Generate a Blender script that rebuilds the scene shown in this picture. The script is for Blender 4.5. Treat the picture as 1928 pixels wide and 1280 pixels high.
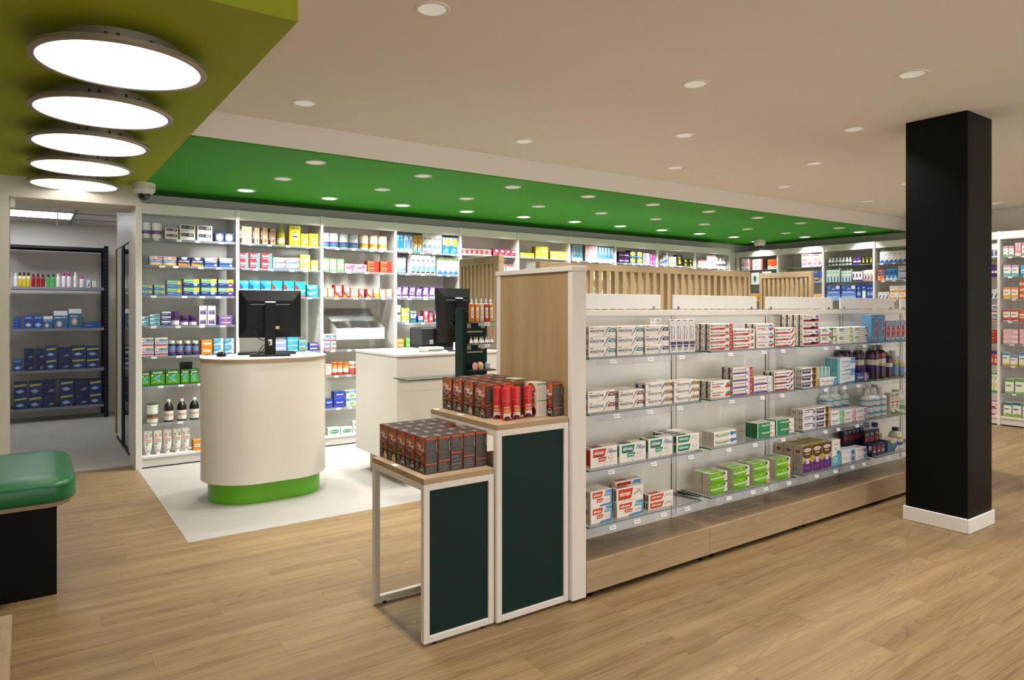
# A pharmacy sales floor: wall shelving under a green ceiling, service counters,
# a toothpaste gondola, display tables and an oak plank floor.  Units: metres.
import bpy, math, random
from mathutils import Vector, Matrix

for _o in list(bpy.data.objects):
    bpy.data.objects.remove(_o)
C = bpy.context.scene.collection
sc = bpy.context.scene
rng = random.Random(7)
PI = math.pi

# ------------------------------------------------------------------ camera
FOC, PX, PY, EYE = 1292.0, 964.0, 580.5, 1.5      # pixels of the 1928 x 1280 frame; eye height
YAW = math.atan(914.0 / FOC)
SY, CYW = math.sin(YAW), math.cos(YAW)
cam_d = bpy.data.cameras.new('camera')
cam_d.sensor_fit = 'HORIZONTAL'
cam_d.sensor_width = 36.0
cam_d.lens = 36.0 * FOC / 1928.0
cam_d.shift_y = -(640.0 - PY) / 1928.0
cam_d.clip_start = 0.05
cam = bpy.data.objects.new('camera', cam_d)
C.objects.link(cam)
cam.location = (0, 0, EYE)
cam.rotation_euler = (PI / 2, 0, -YAW)
sc.camera = cam

# ------------------------------------------------------------------ world and exposure
w = bpy.data.worlds.new('world')
sc.world = w
w.use_nodes = True
w.node_tree.nodes['Background'].inputs[0].default_value = (1.0, 0.98, 0.95, 1)
w.node_tree.nodes['Background'].inputs[1].default_value = 2.0      # daylight added as soft fill, through a made-up shop front behind the camera
sc.view_settings.view_transform = 'Standard'
sc.view_settings.look = 'None'
sc.view_settings.gamma = 1.0
sc.view_settings.use_curve_mapping = False
sc.view_settings.exposure = 0.24
sc.cycles.max_bounces = 7
sc.cycles.diffuse_bounces = 4
sc.cycles.transparent_max_bounces = 12
sc.cycles.sample_clamp_indirect = 3.0
sc.cycles.caustics_reflective = False
sc.cycles.caustics_refractive = False

WARM = (1.0, 0.955, 0.90)
NEUT = (1.0, 0.98, 0.95)
DOWN_W = 13.0          # watts of each downlight in the white ceiling
GREEN_W = 36.0
DIM_W = 8.0           # watts of each dimmed one         # watts of each lit downlight in the green ceiling
ROUND_E = 2.6          # emission of the five round panels
STORE_E = 9.0          # emission of the storage room panel


# ------------------------------------------------------------------ helpers
def lin(h):
    if not isinstance(h, str):
        return h
    h = h.lstrip('#')
    out = []
    for i in (0, 2, 4):
        c = int(h[i:i + 2], 16) / 255.0
        out.append(c / 12.92 if c <= 0.04045 else ((c + 0.055) / 1.055) ** 2.4)
    return (out[0], out[1], out[2], 1.0)


def on_y(px, py, Y):            # the point of the plane y = Y that shows at a pixel of the photograph
    u = (px - PX) / FOC
    d = Y / (CYW - u * SY)
    return d * (SY + u * CYW), EYE - d * (py - PY) / FOC


def on_x(px, py, X):            # the same for the plane x = X
    u = (px - PX) / FOC
    d = X / (SY + u * CYW)
    return d * (CYW - u * SY), EYE - d * (py - PY) / FOC


class MB:
    """Collects polygons (each with a colour and a material slot) for ONE mesh object."""
    def __init__(s):
        s.v, s.f, s.c, s.m, s.sm = [], [], [], [], []
        s.at = {}

    def poly(s, pts, col=(.8, .8, .8, 1), m=0, smooth=False):
        if smooth:
            b = len(s.v)
            s.v.extend([tuple(p) for p in pts])
            ix = tuple(range(b, b + len(pts)))
        else:                                   # flat faces share their corners
            ix = []
            for p in pts:
                q = (round(p[0], 6), round(p[1], 6), round(p[2], 6))
                if q not in s.at:
                    s.at[q] = len(s.v)
                    s.v.append(tuple(p))
                ix.append(s.at[q])
            if len(set(ix)) < 3 or len(set(ix)) < len(ix):
                ix = list(dict.fromkeys(ix))
                if len(ix) < 3:
                    return
            ix = tuple(ix)
        s.f.append(ix)
        s.c.append(lin(col)); s.m.append(m); s.sm.append(smooth)

    def box(s, x0, y0, z0, x1, y1, z1, col=(.8, .8, .8, 1), m=0, ch=0.0, cols=None, ms=None):
        """Box, with chamfered edges when ch > 0. cols / ms: colour or slot per side, keys F B L R T D."""
        cols, ms = cols or {}, ms or {}
        ch = min(ch, (x1 - x0) * .3, (y1 - y0) * .3, (z1 - z0) * .3)
        X, Y, Z = (x0, x1), (y0, y1), (z0, z1)
        g = lambda k: (cols.get(k, col), ms.get(k, m))
        a = ch
        q = lambda k, pts: s.poly(pts, g(k)[0], g(k)[1])
        q('F', [(x0 + a, y0, z0 + a), (x1 - a, y0, z0 + a), (x1 - a, y0, z1 - a), (x0 + a, y0, z1 - a)])
        q('B', [(x1 - a, y1, z0 + a), (x0 + a, y1, z0 + a), (x0 + a, y1, z1 - a), (x1 - a, y1, z1 - a)])
        q('L', [(x0, y1 - a, z0 + a), (x0, y0 + a, z0 + a), (x0, y0 + a, z1 - a), (x0, y1 - a, z1 - a)])
        q('R', [(x1, y0 + a, z0 + a), (x1, y1 - a, z0 + a), (x1, y1 - a, z1 - a), (x1, y0 + a, z1 - a)])
        q('T', [(x0 + a, y0 + a, z1), (x1 - a, y0 + a, z1), (x1 - a, y1 - a, z1), (x0 + a, y1 - a, z1)])
        q('D', [(x0 + a, y1 - a, z0), (x1 - a, y1 - a, z0), (x1 - a, y0 + a, z0), (x0 + a, y0 + a, z0)])
        if a > 0:
            for zi, k in ((0, 'D'), (1, 'T')):
                z, zz = Z[zi], Z[zi] + (a if zi == 0 else -a)
                for (y, yy, kk) in ((y0, y0 + a, 'F'), (y1, y1 - a, 'B')):
                    p = [(x0 + a, y, zz), (x1 - a, y, zz), (x1 - a, yy, z), (x0 + a, yy, z)]
                    flip = (zi == 0) != (kk == 'B')
                    q(kk, p[::-1] if flip else p)
                for (x, xx, kk) in ((x0, x0 + a, 'L'), (x1, x1 - a, 'R')):
                    p = [(x, y1 - a, zz), (x, y0 + a, zz), (xx, y0 + a, z), (xx, y1 - a, z)]
                    flip = (zi == 0) != (kk == 'R')
                    q(kk, p[::-1] if flip else p)
            for (x, xx) in ((x0, x0 + a), (x1, x1 - a)):
                for (y, yy) in ((y0, y0 + a), (y1, y1 - a)):
                    p = [(x, yy, z0 + a), (xx, y, z0 + a), (xx, y, z1 - a), (x, yy, z1 - a)]
                    flip = (x == x0) == (y == y0)
                    q('F' if y == y0 else 'B', p if flip else p[::-1])
                    for (z, zz) in ((z0, z0 + a), (z1, z1 - a)):
                        t = [(x, yy, zz), (xx, y, zz), (xx, yy, z)]
                        fl = (x == x0) == (y == y0)
                        if z == z0:
                            fl = not fl
                        q('F' if y == y0 else 'B', t if fl else t[::-1])

    def lathe(s, prof, n=20, cx=0.0, cy=0.0, m=0, sx=1.0, sy=1.0):
        """prof: list of (radius, z, colour); the colour is that of the band that ends there."""
        for i in range(1, len(prof)):
            (r0, z0, _), (r1, z1, col) = prof[i - 1][:3], prof[i][:3]
            mm = prof[i][3] if len(prof[i]) > 3 else m
            b = len(s.v)
            for (r, z) in ((r0, z0), (r1, z1)):
                for k in range(n):
                    t = 2 * PI * k / n
                    s.v.append((cx + r * sx * math.cos(t), cy + r * sy * math.sin(t), z))
            for k in range(n):
                k2 = (k + 1) % n
                f = (b + k, b + k2, b + n + k2, b + n + k)
                if r0 < 1e-6:
                    f = (b, b + n + k2, b + n + k)
                elif r1 < 1e-6:
                    f = (b + k, b + k2, b + n)
                s.f.append(f); s.c.append(lin(col)); s.m.append(mm); s.sm.append(True)

    def tube(s, pts, r, n=8, col=(.02, .02, .02, 1), m=0):
        pts = [Vector(p) for p in pts]
        b = len(s.v)
        for i, p in enumerate(pts):
            d = (pts[min(i + 1, len(pts) - 1)] - pts[max(i - 1, 0)]).normalized()
            up = Vector((0, 0, 1)) if abs(d.z) < .9 else Vector((1, 0, 0))
            a = d.cross(up).normalized(); c = a.cross(d).normalized()
            for k in range(n):
                t = 2 * PI * k / n
                q = p + a * (r * math.cos(t)) + c * (r * math.sin(t))
                s.v.append(tuple(q))
        for i in range(len(pts) - 1):
            for k in range(n):
                k2 = (k + 1) % n
                s.f.append((b + i * n + k, b + i * n + k2, b + (i + 1) * n + k2, b + (i + 1) * n + k))
                s.c.append(lin(col)); s.m.append(m); s.sm.append(True)

    def prism(s, outline, z0, z1, col=(.8, .8, .8, 1), m=0, mt=None, smooth=True, colt=None):
        n = len(outline)
        b = len(s.v)
        for z in (z0, z1):
            s.v.extend([(x, y, z) for x, y in outline])
        for k in range(n):
            k2 = (k + 1) % n
            s.f.append((b + k, b + k2, b + n + k2, b + n + k))
            s.c.append(lin(col)); s.m.append(m); s.sm.append(smooth)
        s.poly([(x, y, z1) for x, y in outline], colt or col, m if mt is None else mt)
        s.poly([(x, y, z0) for x, y in outline[::-1]], col, m)

    def mesh(s, name, mats):
        me = bpy.data.meshes.new(name)
        me.from_pydata(s.v, [], s.f)
        for mt in (mats if isinstance(mats, (list, tuple)) else [mats]):
            me.materials.append(mt)
        me.polygons.foreach_set('material_index', s.m)
        me.polygons.foreach_set('use_smooth', s.sm)
        at = me.color_attributes.new('Col', 'FLOAT_COLOR', 'CORNER')
        buf = []
        for p, c in zip(me.polygons, s.c):
            buf.extend(list(c) * p.loop_total)
        at.data.foreach_set('color', buf)
        me.update()
        return me

    def build(s, name, mats, parent=None, loc=(0, 0, 0), rz=0.0):
        o = bpy.data.objects.new(name, s.mesh(name, mats))
        C.objects.link(o)
        o.location = loc
        o.rotation_euler = (0, 0, rz)
        if parent:
            o.parent = parent
        return o


def tag(o, label=None, cat=None, group=None, kind=None):
    if label: o['label'] = label
    if cat: o['category'] = cat
    if group: o['group'] = group
    if kind: o['kind'] = kind
    return o


def thing(name, label, cat, loc=(0, 0, 0), rz=0.0, group=None):
    o = bpy.data.objects.new(name, None)
    C.objects.link(o)
    o.empty_display_size = .05
    o.location = loc
    o.rotation_euler = (0, 0, rz)
    return tag(o, label, cat, group)


def copy_tree(o, parent=None):
    c = o.copy()
    C.objects.link(c)
    if parent: c.parent = parent
    for ch in o.children:
        copy_tree(ch, c)
    return c


def add_box(name, mats, x0, y0, z0, x1, y1, z1, parent=None, ch=0.0, loc=(0, 0, 0), **k):
    b = MB(); b.box(x0, y0, z0, x1, y1, z1, ch=ch, **k)
    return b.build(name, mats, parent, loc)


def struct(o):
    o['kind'] = 'structure'
    return o


# ------------------------------------------------------------------ lettering
_TX = {}


def text_polys(s, bold=True):
    """The polygons of a word, scaled into the unit square."""
    k = (s, bold)
    if k in _TX:
        return _TX[k]
    cu = bpy.data.curves.new('word', 'FONT')
    cu.body = s
    cu.resolution_u = 2
    cu.offset = 0.022 if bold else 0.0
    ob = bpy.data.objects.new('word', cu)
    me = ob.to_mesh()
    vs = [(v.co.x, v.co.y) for v in me.vertices]
    fs = [tuple(p.vertices) for p in me.polygons]
    ob.to_mesh_clear()
    bpy.data.objects.remove(ob)
    bpy.data.curves.remove(cu)
    if not vs:
        _TX[k] = []
        return []
    xa, xb = min(v[0] for v in vs), max(v[0] for v in vs)
    ya, yb = min(v[1] for v in vs), max(v[1] for v in vs)
    sx, sy = 1 / max(xb - xa, 1e-6), 1 / max(yb - ya, 1e-6)
    out = [[((vs[i][0] - xa) * sx, (vs[i][1] - ya) * sy) for i in f] for f in fs]
    _TX[k] = out
    return out


def prints(ops):
    """Printed shapes in unit coordinates (x to the right, y up): R rectangle, P polygon, T word, E ellipse, O ring,
    L lines of small print.  Gives [(points, colour, layer)]."""
    out = []
    for n, op in enumerate(ops):
        k = op[0]
        if k == 'R':
            x0, y0, x1, y1, c = op[1:]
            out.append(([(x0, y0), (x1, y0), (x1, y1), (x0, y1)], c, n))
        elif k == 'P':
            out.append((list(op[1]), op[2], n))
        elif k == 'T':                         # word, x0, y0, x1, y1, colour, (slant, rise, upright)
            s, x0, y0, x1, y1, c = op[1:7]
            sl = op[7] if len(op) > 7 else 0.0
            rise = op[8] if len(op) > 8 else 0.0
            vert = op[9] if len(op) > 9 else False
            for f in text_polys(s):
                q = []
                for (a, b) in f:
                    if vert:
                        a, b = 1 - b, a
                    q.append((x0 + (a + sl * b) * (x1 - x0), y0 + b * (y1 - y0) + rise * a))
                out.append((q, c, n))
        elif k == 'E':
            cx, cy, rx, ry, c = op[1:]
            out.append(([(cx + rx * math.cos(2 * PI * i / 20), cy + ry * math.sin(2 * PI * i / 20)) for i in range(20)], c, n))
        elif k == 'O':
            cx, cy, rx, ry, t, c = op[1:]
            for i in range(20):
                a, b = 2 * PI * i / 20, 2 * PI * (i + 1) / 20
                out.append(([(cx + rx * math.cos(a), cy + ry * math.sin(a)), (cx + rx * math.cos(b), cy + ry * math.sin(b)),
                             (cx + rx * (1 - t) * math.cos(b), cy + ry * (1 - t) * math.sin(b)),
                             (cx + rx * (1 - t) * math.cos(a), cy + ry * (1 - t) * math.sin(a))], c, n))
        elif k == 'L':                         # x0, y0, x1, y1, how many, colour
            x0, y0, x1, y1, m, c = op[1:]
            st = (y1 - y0) / m
            for i in range(m):
                e = x0 + (x1 - x0) * (.72 + .28 * ((i * 37 + 11) % 10) / 10)
                out.append(([(x0, y0 + i * st + st * .2), (e, y0 + i * st + st * .2), (e, y0 + i * st + st * .62), (x0, y0 + i * st + st * .62)], c, n))
    return out


# ------------------------------------------------------------------ materials
def mat(name, col, rough=.5, metal=0.0, spec=.5, emit=0.0, coat=0.0, var=0.0, bump=0.0, bscale=60):
    m = bpy.data.materials.new(name)
    m.use_nodes = True
    nt = m.node_tree
    b = nt.nodes['Principled BSDF']
    col = lin(col)
    b.inputs['Base Color'].default_value = col
    b.inputs['Roughness'].default_value = rough
    b.inputs['Metallic'].default_value = metal
    b.inputs['Specular IOR Level'].default_value = spec
    b.inputs['Coat Weight'].default_value = coat
    if emit:
        b.inputs['Emission Color'].default_value = col
        b.inputs['Emission Strength'].default_value = emit
    if var or bump:
        tc = nt.nodes.new('ShaderNodeTexCoord')
        nz = nt.nodes.new('ShaderNodeTexNoise')
        nz.inputs['Scale'].default_value = bscale if bump else 3.0
        nz.inputs['Detail'].default_value = 4
        nt.links.new(tc.outputs['Object'], nz.inputs['Vector'])
        if var:
            n2 = nt.nodes.new('ShaderNodeTexNoise'); n2.inputs['Scale'].default_value = 2.4; n2.inputs['Detail'].default_value = 5
            nt.links.new(tc.outputs['Object'], n2.inputs['Vector'])
            rp = nt.nodes.new('ShaderNodeValToRGB')
            rp.color_ramp.elements[0].color = tuple(c * (1 - var) for c in col[:3]) + (1,)
            rp.color_ramp.elements[1].color = tuple(min(1, c * (1 + var)) for c in col[:3]) + (1,)
            rp.color_ramp.elements[0].position = .3; rp.color_ramp.elements[1].position = .7
            nt.links.new(n2.outputs['Fac'], rp.inputs[0])
            nt.links.new(rp.outputs[0], b.inputs['Base Color'])
        if bump:
            bp = nt.nodes.new('ShaderNodeBump'); bp.inputs['Strength'].default_value = bump; bp.inputs['Distance'].default_value = .002
            nt.links.new(nz.outputs['Fac'], bp.inputs['Height'])
            nt.links.new(bp.outputs[0], b.inputs['Normal'])
    return m


def print_mat(name, rough=.38, spec=.45, coat=0.0):
    """Printed board or plastic: the flat print colours of the mesh."""
    m = bpy.data.materials.new(name)
    m.use_nodes = True
    nt = m.node_tree
    b = nt.nodes['Principled BSDF']
    a = nt.nodes.new('ShaderNodeAttribute'); a.attribute_name = 'Col'
    nt.links.new(a.outputs['Color'], b.inputs['Base Color'])
    b.inputs['Roughness'].default_value = rough
    b.inputs['Specular IOR Level'].default_value = spec
    b.inputs['Coat Weight'].default_value = coat
    return m


def wood(name, light, dark, axis='X', rough=.45, rand=False, rings=.35, streak=.6, scale=1.0, cross=7.0):
    """Oak: long streaks, fine pores and cathedral figure, running along an object axis."""
    m = bpy.data.materials.new(name)
    m.use_nodes = True
    nt = m.node_tree; N = nt.nodes.new; L = nt.links.new
    b = nt.nodes['Principled BSDF']
    tc = N('ShaderNodeTexCoord')
    vec = tc.outputs['Object']
    if rand:
        oi = N('ShaderNodeObjectInfo')
        mu = N('ShaderNodeVectorMath'); mu.operation = 'SCALE'
        mu.inputs[0].default_value = (37.0, 91.0, 13.0)
        L(oi.outputs['Random'], mu.inputs['Scale'])
        ad = N('ShaderNodeVectorMath'); ad.operation = 'ADD'
        L(vec, ad.inputs[0]); L(mu.outputs[0], ad.inputs[1])
        vec = ad.outputs[0]
    mp = N('ShaderNodeMapping')
    sc3 = {'X': (.8, cross, cross), 'Y': (cross, .8, cross), 'Z': (cross, cross, .8)}[axis]
    mp.inputs['Scale'].default_value = tuple(v * scale for v in sc3)
    L(vec, mp.inputs['Vector'])
    n1 = N('ShaderNodeTexNoise'); n1.inputs['Scale'].default_value = 1.0; n1.inputs['Detail'].default_value = 4
    n1.inputs['Roughness'].default_value = .5; n1.inputs['Distortion'].default_value = .15
    L(mp.outputs[0], n1.inputs['Vector'])
    # figure: contour lines of a slow noise field
    n2 = N('ShaderNodeTexNoise'); n2.inputs['Scale'].default_value = .55; n2.inputs['Detail'].default_value = 1.0
    n2.inputs['Distortion'].default_value = .1
    L(mp.outputs[0], n2.inputs['Vector'])
    k = N('ShaderNodeMath'); k.operation = 'MULTIPLY'; k.inputs[1].default_value = 26.0
    L(n2.outputs['Fac'], k.inputs[0])
    fr = N('ShaderNodeMath'); fr.operation = 'FRACT'
    L(k.outputs[0], fr.inputs[0])
    pw = N('ShaderNodeMath'); pw.operation = 'POWER'; pw.inputs[1].default_value = 3.0
    L(fr.outputs[0], pw.inputs[0])
    # pores
    mp2 = N('ShaderNodeMapping')
    s2 = {'X': (4, 170, 170), 'Y': (170, 4, 170), 'Z': (170, 170, 4)}[axis]
    mp2.inputs['Scale'].default_value = s2
    L(vec, mp2.inputs['Vector'])
    n3 = N('ShaderNodeTexNoise'); n3.inputs['Scale'].default_value = 1.0; n3.inputs['Detail'].default_value = 2
    L(mp2.outputs[0], n3.inputs['Vector'])
    r1 = N('ShaderNodeMapRange'); r1.inputs['From Min'].default_value = .32; r1.inputs['From Max'].default_value = .68
    r1.inputs['To Max'].default_value = streak
    L(n1.outputs['Fac'], r1.inputs['Value'])
    r3 = N('ShaderNodeMapRange'); r3.inputs['From Min'].default_value = .5; r3.inputs['From Max'].default_value = .75
    r3.inputs['To Max'].default_value = .3
    L(n3.outputs['Fac'], r3.inputs['Value'])
    m1 = N('ShaderNodeMath'); m1.operation = 'MULTIPLY_ADD'; m1.inputs[1].default_value = rings
    L(pw.outputs[0], m1.inputs[0]); L(r1.outputs[0], m1.inputs[2])
    m2 = N('ShaderNodeMath'); m2.operation = 'ADD'; m2.use_clamp = True
    L(m1.outputs[0], m2.inputs[0]); L(r3.outputs[0], m2.inputs[1])
    mx = N('ShaderNodeMix'); mx.data_type = 'RGBA'
    mx.inputs['A'].default_value = lin(light); mx.inputs['B'].default_value = lin(dark)
    L(m2.outputs[0], mx.inputs['Factor'])
    colo = mx.outputs['Result']
    if rand:
        hv = N('ShaderNodeHueSaturation')
        rr = N('ShaderNodeMapRange'); rr.inputs['To Min'].default_value = .92; rr.inputs['To Max'].default_value = 1.06
        L(oi.outputs['Random'], rr.inputs['Value']); L(rr.outputs[0], hv.inputs['Value'])
        L(colo, hv.inputs['Color'])
        colo = hv.outputs[0]
    L(colo, b.inputs['Base Color'])
    b.inputs['Roughness'].default_value = rough
    b.inputs['Specular IOR Level'].default_value = .4
    bp = N('ShaderNodeBump'); bp.inputs['Strength'].default_value = .12; bp.inputs['Distance'].default_value = .001
    L(n3.outputs['Fac'], bp.inputs['Height']); L(bp.outputs[0], b.inputs['Normal'])
    return m


def sheet_glass(name, tint=(.93, .97, .95), gloss=1.0, rough=.02):
    """Thin clear sheet: passes light with a slight tint and mirrors by Fresnel."""
    m = bpy.data.materials.new(name)
    m.use_nodes = True
    nt = m.node_tree; N = nt.nodes.new; L = nt.links.new
    nt.nodes.remove(nt.nodes['Principled BSDF'])
    out = nt.nodes['Material Output']
    t = N('ShaderNodeBsdfTransparent'); t.inputs[0].default_value = tuple(tint) + (1,)
    g = N('ShaderNodeBsdfGlossy'); g.inputs['Roughness'].default_value = rough
    fz = N('ShaderNodeFresnel'); ge = N('ShaderNodeNewGeometry')               # same sheet from either face
    mr = N('ShaderNodeMapRange'); mr.inputs['To Min'].default_value = 1.45; mr.inputs['To Max'].default_value = 1 / 1.45
    L(ge.outputs['Backfacing'], mr.inputs['Value']); L(mr.outputs[0], fz.inputs['IOR'])
    mu = N('ShaderNodeMath'); mu.operation = 'MULTIPLY'; mu.inputs[1].default_value = gloss
    L(fz.outputs[0], mu.inputs[0])
    mx = N('ShaderNodeMixShader')
    L(mu.outputs[0], mx.inputs[0]); L(t.outputs[0], mx.inputs[1]); L(g.outputs[0], mx.inputs[2])
    L(mx.outputs[0], out.inputs['Surface'])
    return m


def frosted(name, col, share, rough=.25):
    """Milky clear plastic: part of the light passes straight, part scatters."""
    m = mat(name, col, rough)
    nt = m.node_tree
    b = nt.nodes['Principled BSDF']
    t = nt.nodes.new('ShaderNodeBsdfTransparent')
    mx = nt.nodes.new('ShaderNodeMixShader'); mx.inputs[0].default_value = share
    nt.links.new(t.outputs[0], mx.inputs[1]); nt.links.new(b.outputs[0], mx.inputs[2])
    nt.links.new(mx.outputs[0], nt.nodes['Material Output'].inputs['Surface'])
    return m


M = {}
M['white'] = mat('white_laminate', '#e6e3de', .42)
M['white_metal'] = mat('white_powder_coat', '#e2dcd4', .45)
M['paint'] = mat('white_wall_paint', '#e2ddd4', .8, bump=.03)
M['ceil'] = mat('ceiling_paint', '#e9e4dd', .85, bump=.02)
M['green_ceil'] = mat('green_ceiling_paint', '#3a9026', .6, spec=.12)
M['olive_ceil'] = mat('olive_ceiling_paint', '#98a42c', .65, spec=.12)
M['lime'] = mat('lime_lacquer', '#63b50a', .28)
M['cream'] = mat('cream_lacquer', '#e6e1d6', .25, coat=.15)
M['vinyl'] = mat('pale_stone_vinyl', '#a8a49e', .38, var=.05)
M['vinyl_grey'] = mat('grey_stone_vinyl', '#b9b5ae', .4, var=.07)
M['black_paint'] = mat('black_column_paint', '#070605', .5, spec=.15, bump=.02)
M['black'] = mat('black_plastic', '#0a0a0b', .55, spec=.3)
M['black_gloss'] = mat('black_gloss_plastic', '#08080a', .15)
M['darkwood'] = mat('black_bench_board', '#090605', .5, spec=.15)
M['deep_green'] = mat('deep_green_board', '#0d2a26', .55, spec=.2)
M['green_leather'] = mat('green_leatherette', '#0f6434', .33, bump=.08, bscale=260)
M['steel'] = mat('brushed_steel', '#9a9a98', .35, metal=.9)
M['dark_steel'] = mat('dark_grey_steel', '#3a3b3d', .45, metal=.4)
M['shelf_grey'] = mat('grey_shelf_steel', '#85868a', .5, metal=.1)
M['glass'] = sheet_glass('shelf_glass', (.965, .985, .975))
M['door_glass'] = sheet_glass('door_glass', (.72, .72, .72), 1.6)
M['clear'] = sheet_glass('clear_plastic', (.96, .96, .97), .8, .08)
M['strip'] = frosted('price_rail_plastic', '#a4a6b4', .26)
M['glass_edge'] = mat('glass_cut_edge', '#2c6652', .15)
M['glass_edge_pale'] = mat('glass_front_edge', '#6d8388', .15)
M['print'] = print_mat('printed_carton')
M['plastic'] = print_mat('moulded_plastic', .28, .5)
M['tag'] = print_mat('paper_tag', .6)
M['oak_floor'] = wood('oak_floor_plank', '#977f59', '#6a5033', 'X', .42, rand=True, rings=.34, streak=.55, cross=13)
M['oak_h'] = wood('oak_board_along', '#b39b7a', '#8d7556', 'X', .5, rings=.25, streak=.5)
M['oak_y'] = wood('oak_board_across', '#b39b7a', '#8d7556', 'Y', .5, rings=.25, streak=.5)
M['oak_tray'] = wood('oak_tray', '#92795a', '#6b5439', 'X', .3, rings=.2, streak=.6)
M['oak_v'] = wood('oak_board_upright', '#b0946c', '#917650', 'Z', .5, rings=.12, streak=.5, cross=12)
M['oak_scr'] = wood('oak_screen', '#b29a76', '#907757', 'Z', .5, rings=.1, streak=.5, cross=10)
M['subfloor'] = mat('dark_subfloor', '#3a2a18', .9)
M['reflector'] = mat('downlight_reflector', '#efece6', .4, emit=.22)
M['lamp_on'] = mat('lit_diffuser', '#fffaf2', .4, emit=4.0)
M['round_on'] = mat('lit_round_diffuser', '#fff6ea', .4, emit=ROUND_E)
M['store_on'] = mat('lit_store_diffuser', '#f4f6ff', .4, emit=STORE_E)
M['alu'] = mat('champagne_aluminium', '#a39a8c', .4, metal=.7)
M['grey_plastic'] = mat('grey_plastic', '#9a9da0', .4)
M['olive_edge'] = mat('olive_door_edge', '#8a7f22', .5)
M['mirror'] = mat('grey_bin_plastic', '#9fa1a1', .2)

# ------------------------------------------------------------------ structure: floor
ZC, ZS = 2.82, 2.64                      # main ceiling; dropped green and olive ceilings
XL, XR, YF, YB = -2.6, 10.65, -3.2, 7.65  # the sales room
RISER = 4.9
SOF_X, SOF_Y = 0.872, 2.693              # edges of the olive drop ceiling

floor = struct(add_box('floor', M['subfloor'], XL - .1, YF - .1, -.12, XR + .1, 7.45, -.005))
# oak planks laid along the gondola
PW, PL = .19, 1.32
pm = MB(); pm.box(-PL / 2 + .0002, -PW / 2 + .0002, -.005, PL / 2 - .0002, PW / 2 - .0002, 0, ch=.0004)
plank_me = pm.mesh('floor_plank', M['oak_floor'])


def plank(x0, x1, yc, cut_y=None):
    full = abs((x1 - x0) - PL) < 1e-4 and cut_y is None
    if full:
        me = plank_me
    else:
        h0, h1 = (-PW / 2, PW / 2) if cut_y is None else (cut_y[0] - yc, cut_y[1] - yc)
        c = MB(); hw = (x1 - x0) / 2
        c.box(-hw + .0002, h0 + .0002, -.005, hw - .0002, h1 - .0002, 0, ch=.0004)
        me = c.mesh('floor_plank', M['oak_floor'])
    o = bpy.data.objects.new('floor_plank', me)
    C.objects.link(o)
    o.location = ((x0 + x1) / 2, yc, 0)
    o.parent = floor


def plank_row(y0, y1, xa, xb, off):
    x = xa - off
    yc = y0 + PW / 2
    cut = None if abs(y1 - y0 - PW) < 1e-4 else (y0, y1)
    while x < xb - .02:
        a, b = max(x, xa), min(x + PL, xb)
        if b - a > .03:
            plank(a, b, yc, cut)
        x += PL


def rear_fill(x0, x1, y0, y1):
    o = add_box('floor_board', M['oak_floor'], x0, y0, -.005, x1, y1, 0, parent=floor)
    o['kind'] = 'stuff'


ROW0 = 3.733 - 15 * PW                    # a joint line seen in the photograph lies at y = 3.733
nrow = 0
y = ROW0
while y < 4.784:
    y1 = min(y + PW, 4.784)
    # only the strip that the view can meet
    xa = max(-.55, -.3 + max(0, (2.4 - y)) * .95)
    plank_row(y, y1, round(xa, 3), 10.2, PL * ((nrow * .37) % 1.0))
    nrow += 1
    y += PW
y = 4.784
while y < 7.45:
    y1 = min(y + PW, 7.45)
    plank_row(y, y1, -.62, .847, PL * ((nrow * .37) % 1.0))
    nrow += 1
    y += PW
rear_fill(XL, -.62, YF, 7.45)
rear_fill(-.55, XR, YF, ROW0)

vf = struct(add_box('floor_vinyl', M['vinyl'], .847, 4.784, -.006, XR, YB, .0006))
struct(add_box('floor_storage', M['vinyl_grey'], -1.6, 7.45, -.1, 1.6, 11.6, 0))

# ------------------------------------------------------------------ structure: walls and ceilings
struct(add_box('wall_left', M['paint'], XL - .1, YF, 0, XL, 7.2, ZC))
# unseen front wall behind the camera: made-up glazing added to admit fill light
wf = struct(add_box('wall_front', M['paint'], XL, YF - .1, 0, XR, YF, .12))
add_box('lintel', M['paint'], XL, YF - .1, 2.62, XR, YF, ZC, parent=wf)
for i in range(6):
    xa, xb = XL + (XR - XL) * i / 6, XL + (XR - XL) * (i + 1) / 6
    wn = struct(bpy.data.objects.new('window_%d' % (i + 1), None)); C.objects.link(wn)
    for (a_, b_, c_, d_) in ((xa, .12, xa + .06, 2.62), (xb - .06, .12, xb, 2.62), (xa + .06, .12, xb - .06, .18), (xa + .06, 2.56, xb - .06, 2.62)):
        add_box('window_frame', M['dark_steel'], a_, YF - .09, b_, c_, YF - .03, d_, parent=wn)
    b = MB(); b.poly([(xa + .06, YF - .06, .18), (xb - .06, YF - .06, .18), (xb - .06, YF - .06, 2.56), (xa + .06, YF - .06, 2.56)])
    b.build('pane', M['glass'], wn)
pl = bpy.data.lights.new('window_portal', 'AREA'); pl.shape = 'RECTANGLE'; pl.size = XR - XL - .1; pl.size_y = 2.4
pl.cycles.is_portal = True
po = bpy.data.objects.new('window_portal', pl); C.objects.link(po)
po.location = ((XL + XR) / 2, YF - .02, 1.37); po.rotation_euler = (PI / 2, 0, 0)
struct(add_box('wall_right', M['paint'], XR, YF, 0, XR + .1, YB, ZC))
struct(add_box('wall_back', M['paint'], .86, YB, 0, XR, YB + .1, ZC))
wl = struct(add_box('wall_entry', M['paint'], XL, 7.2, 0, -.122, 7.8, ZS))
struct(add_box('wall_header', M['paint'], -.122, 7.2, 2.45, .86, 7.8, ZS))
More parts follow.
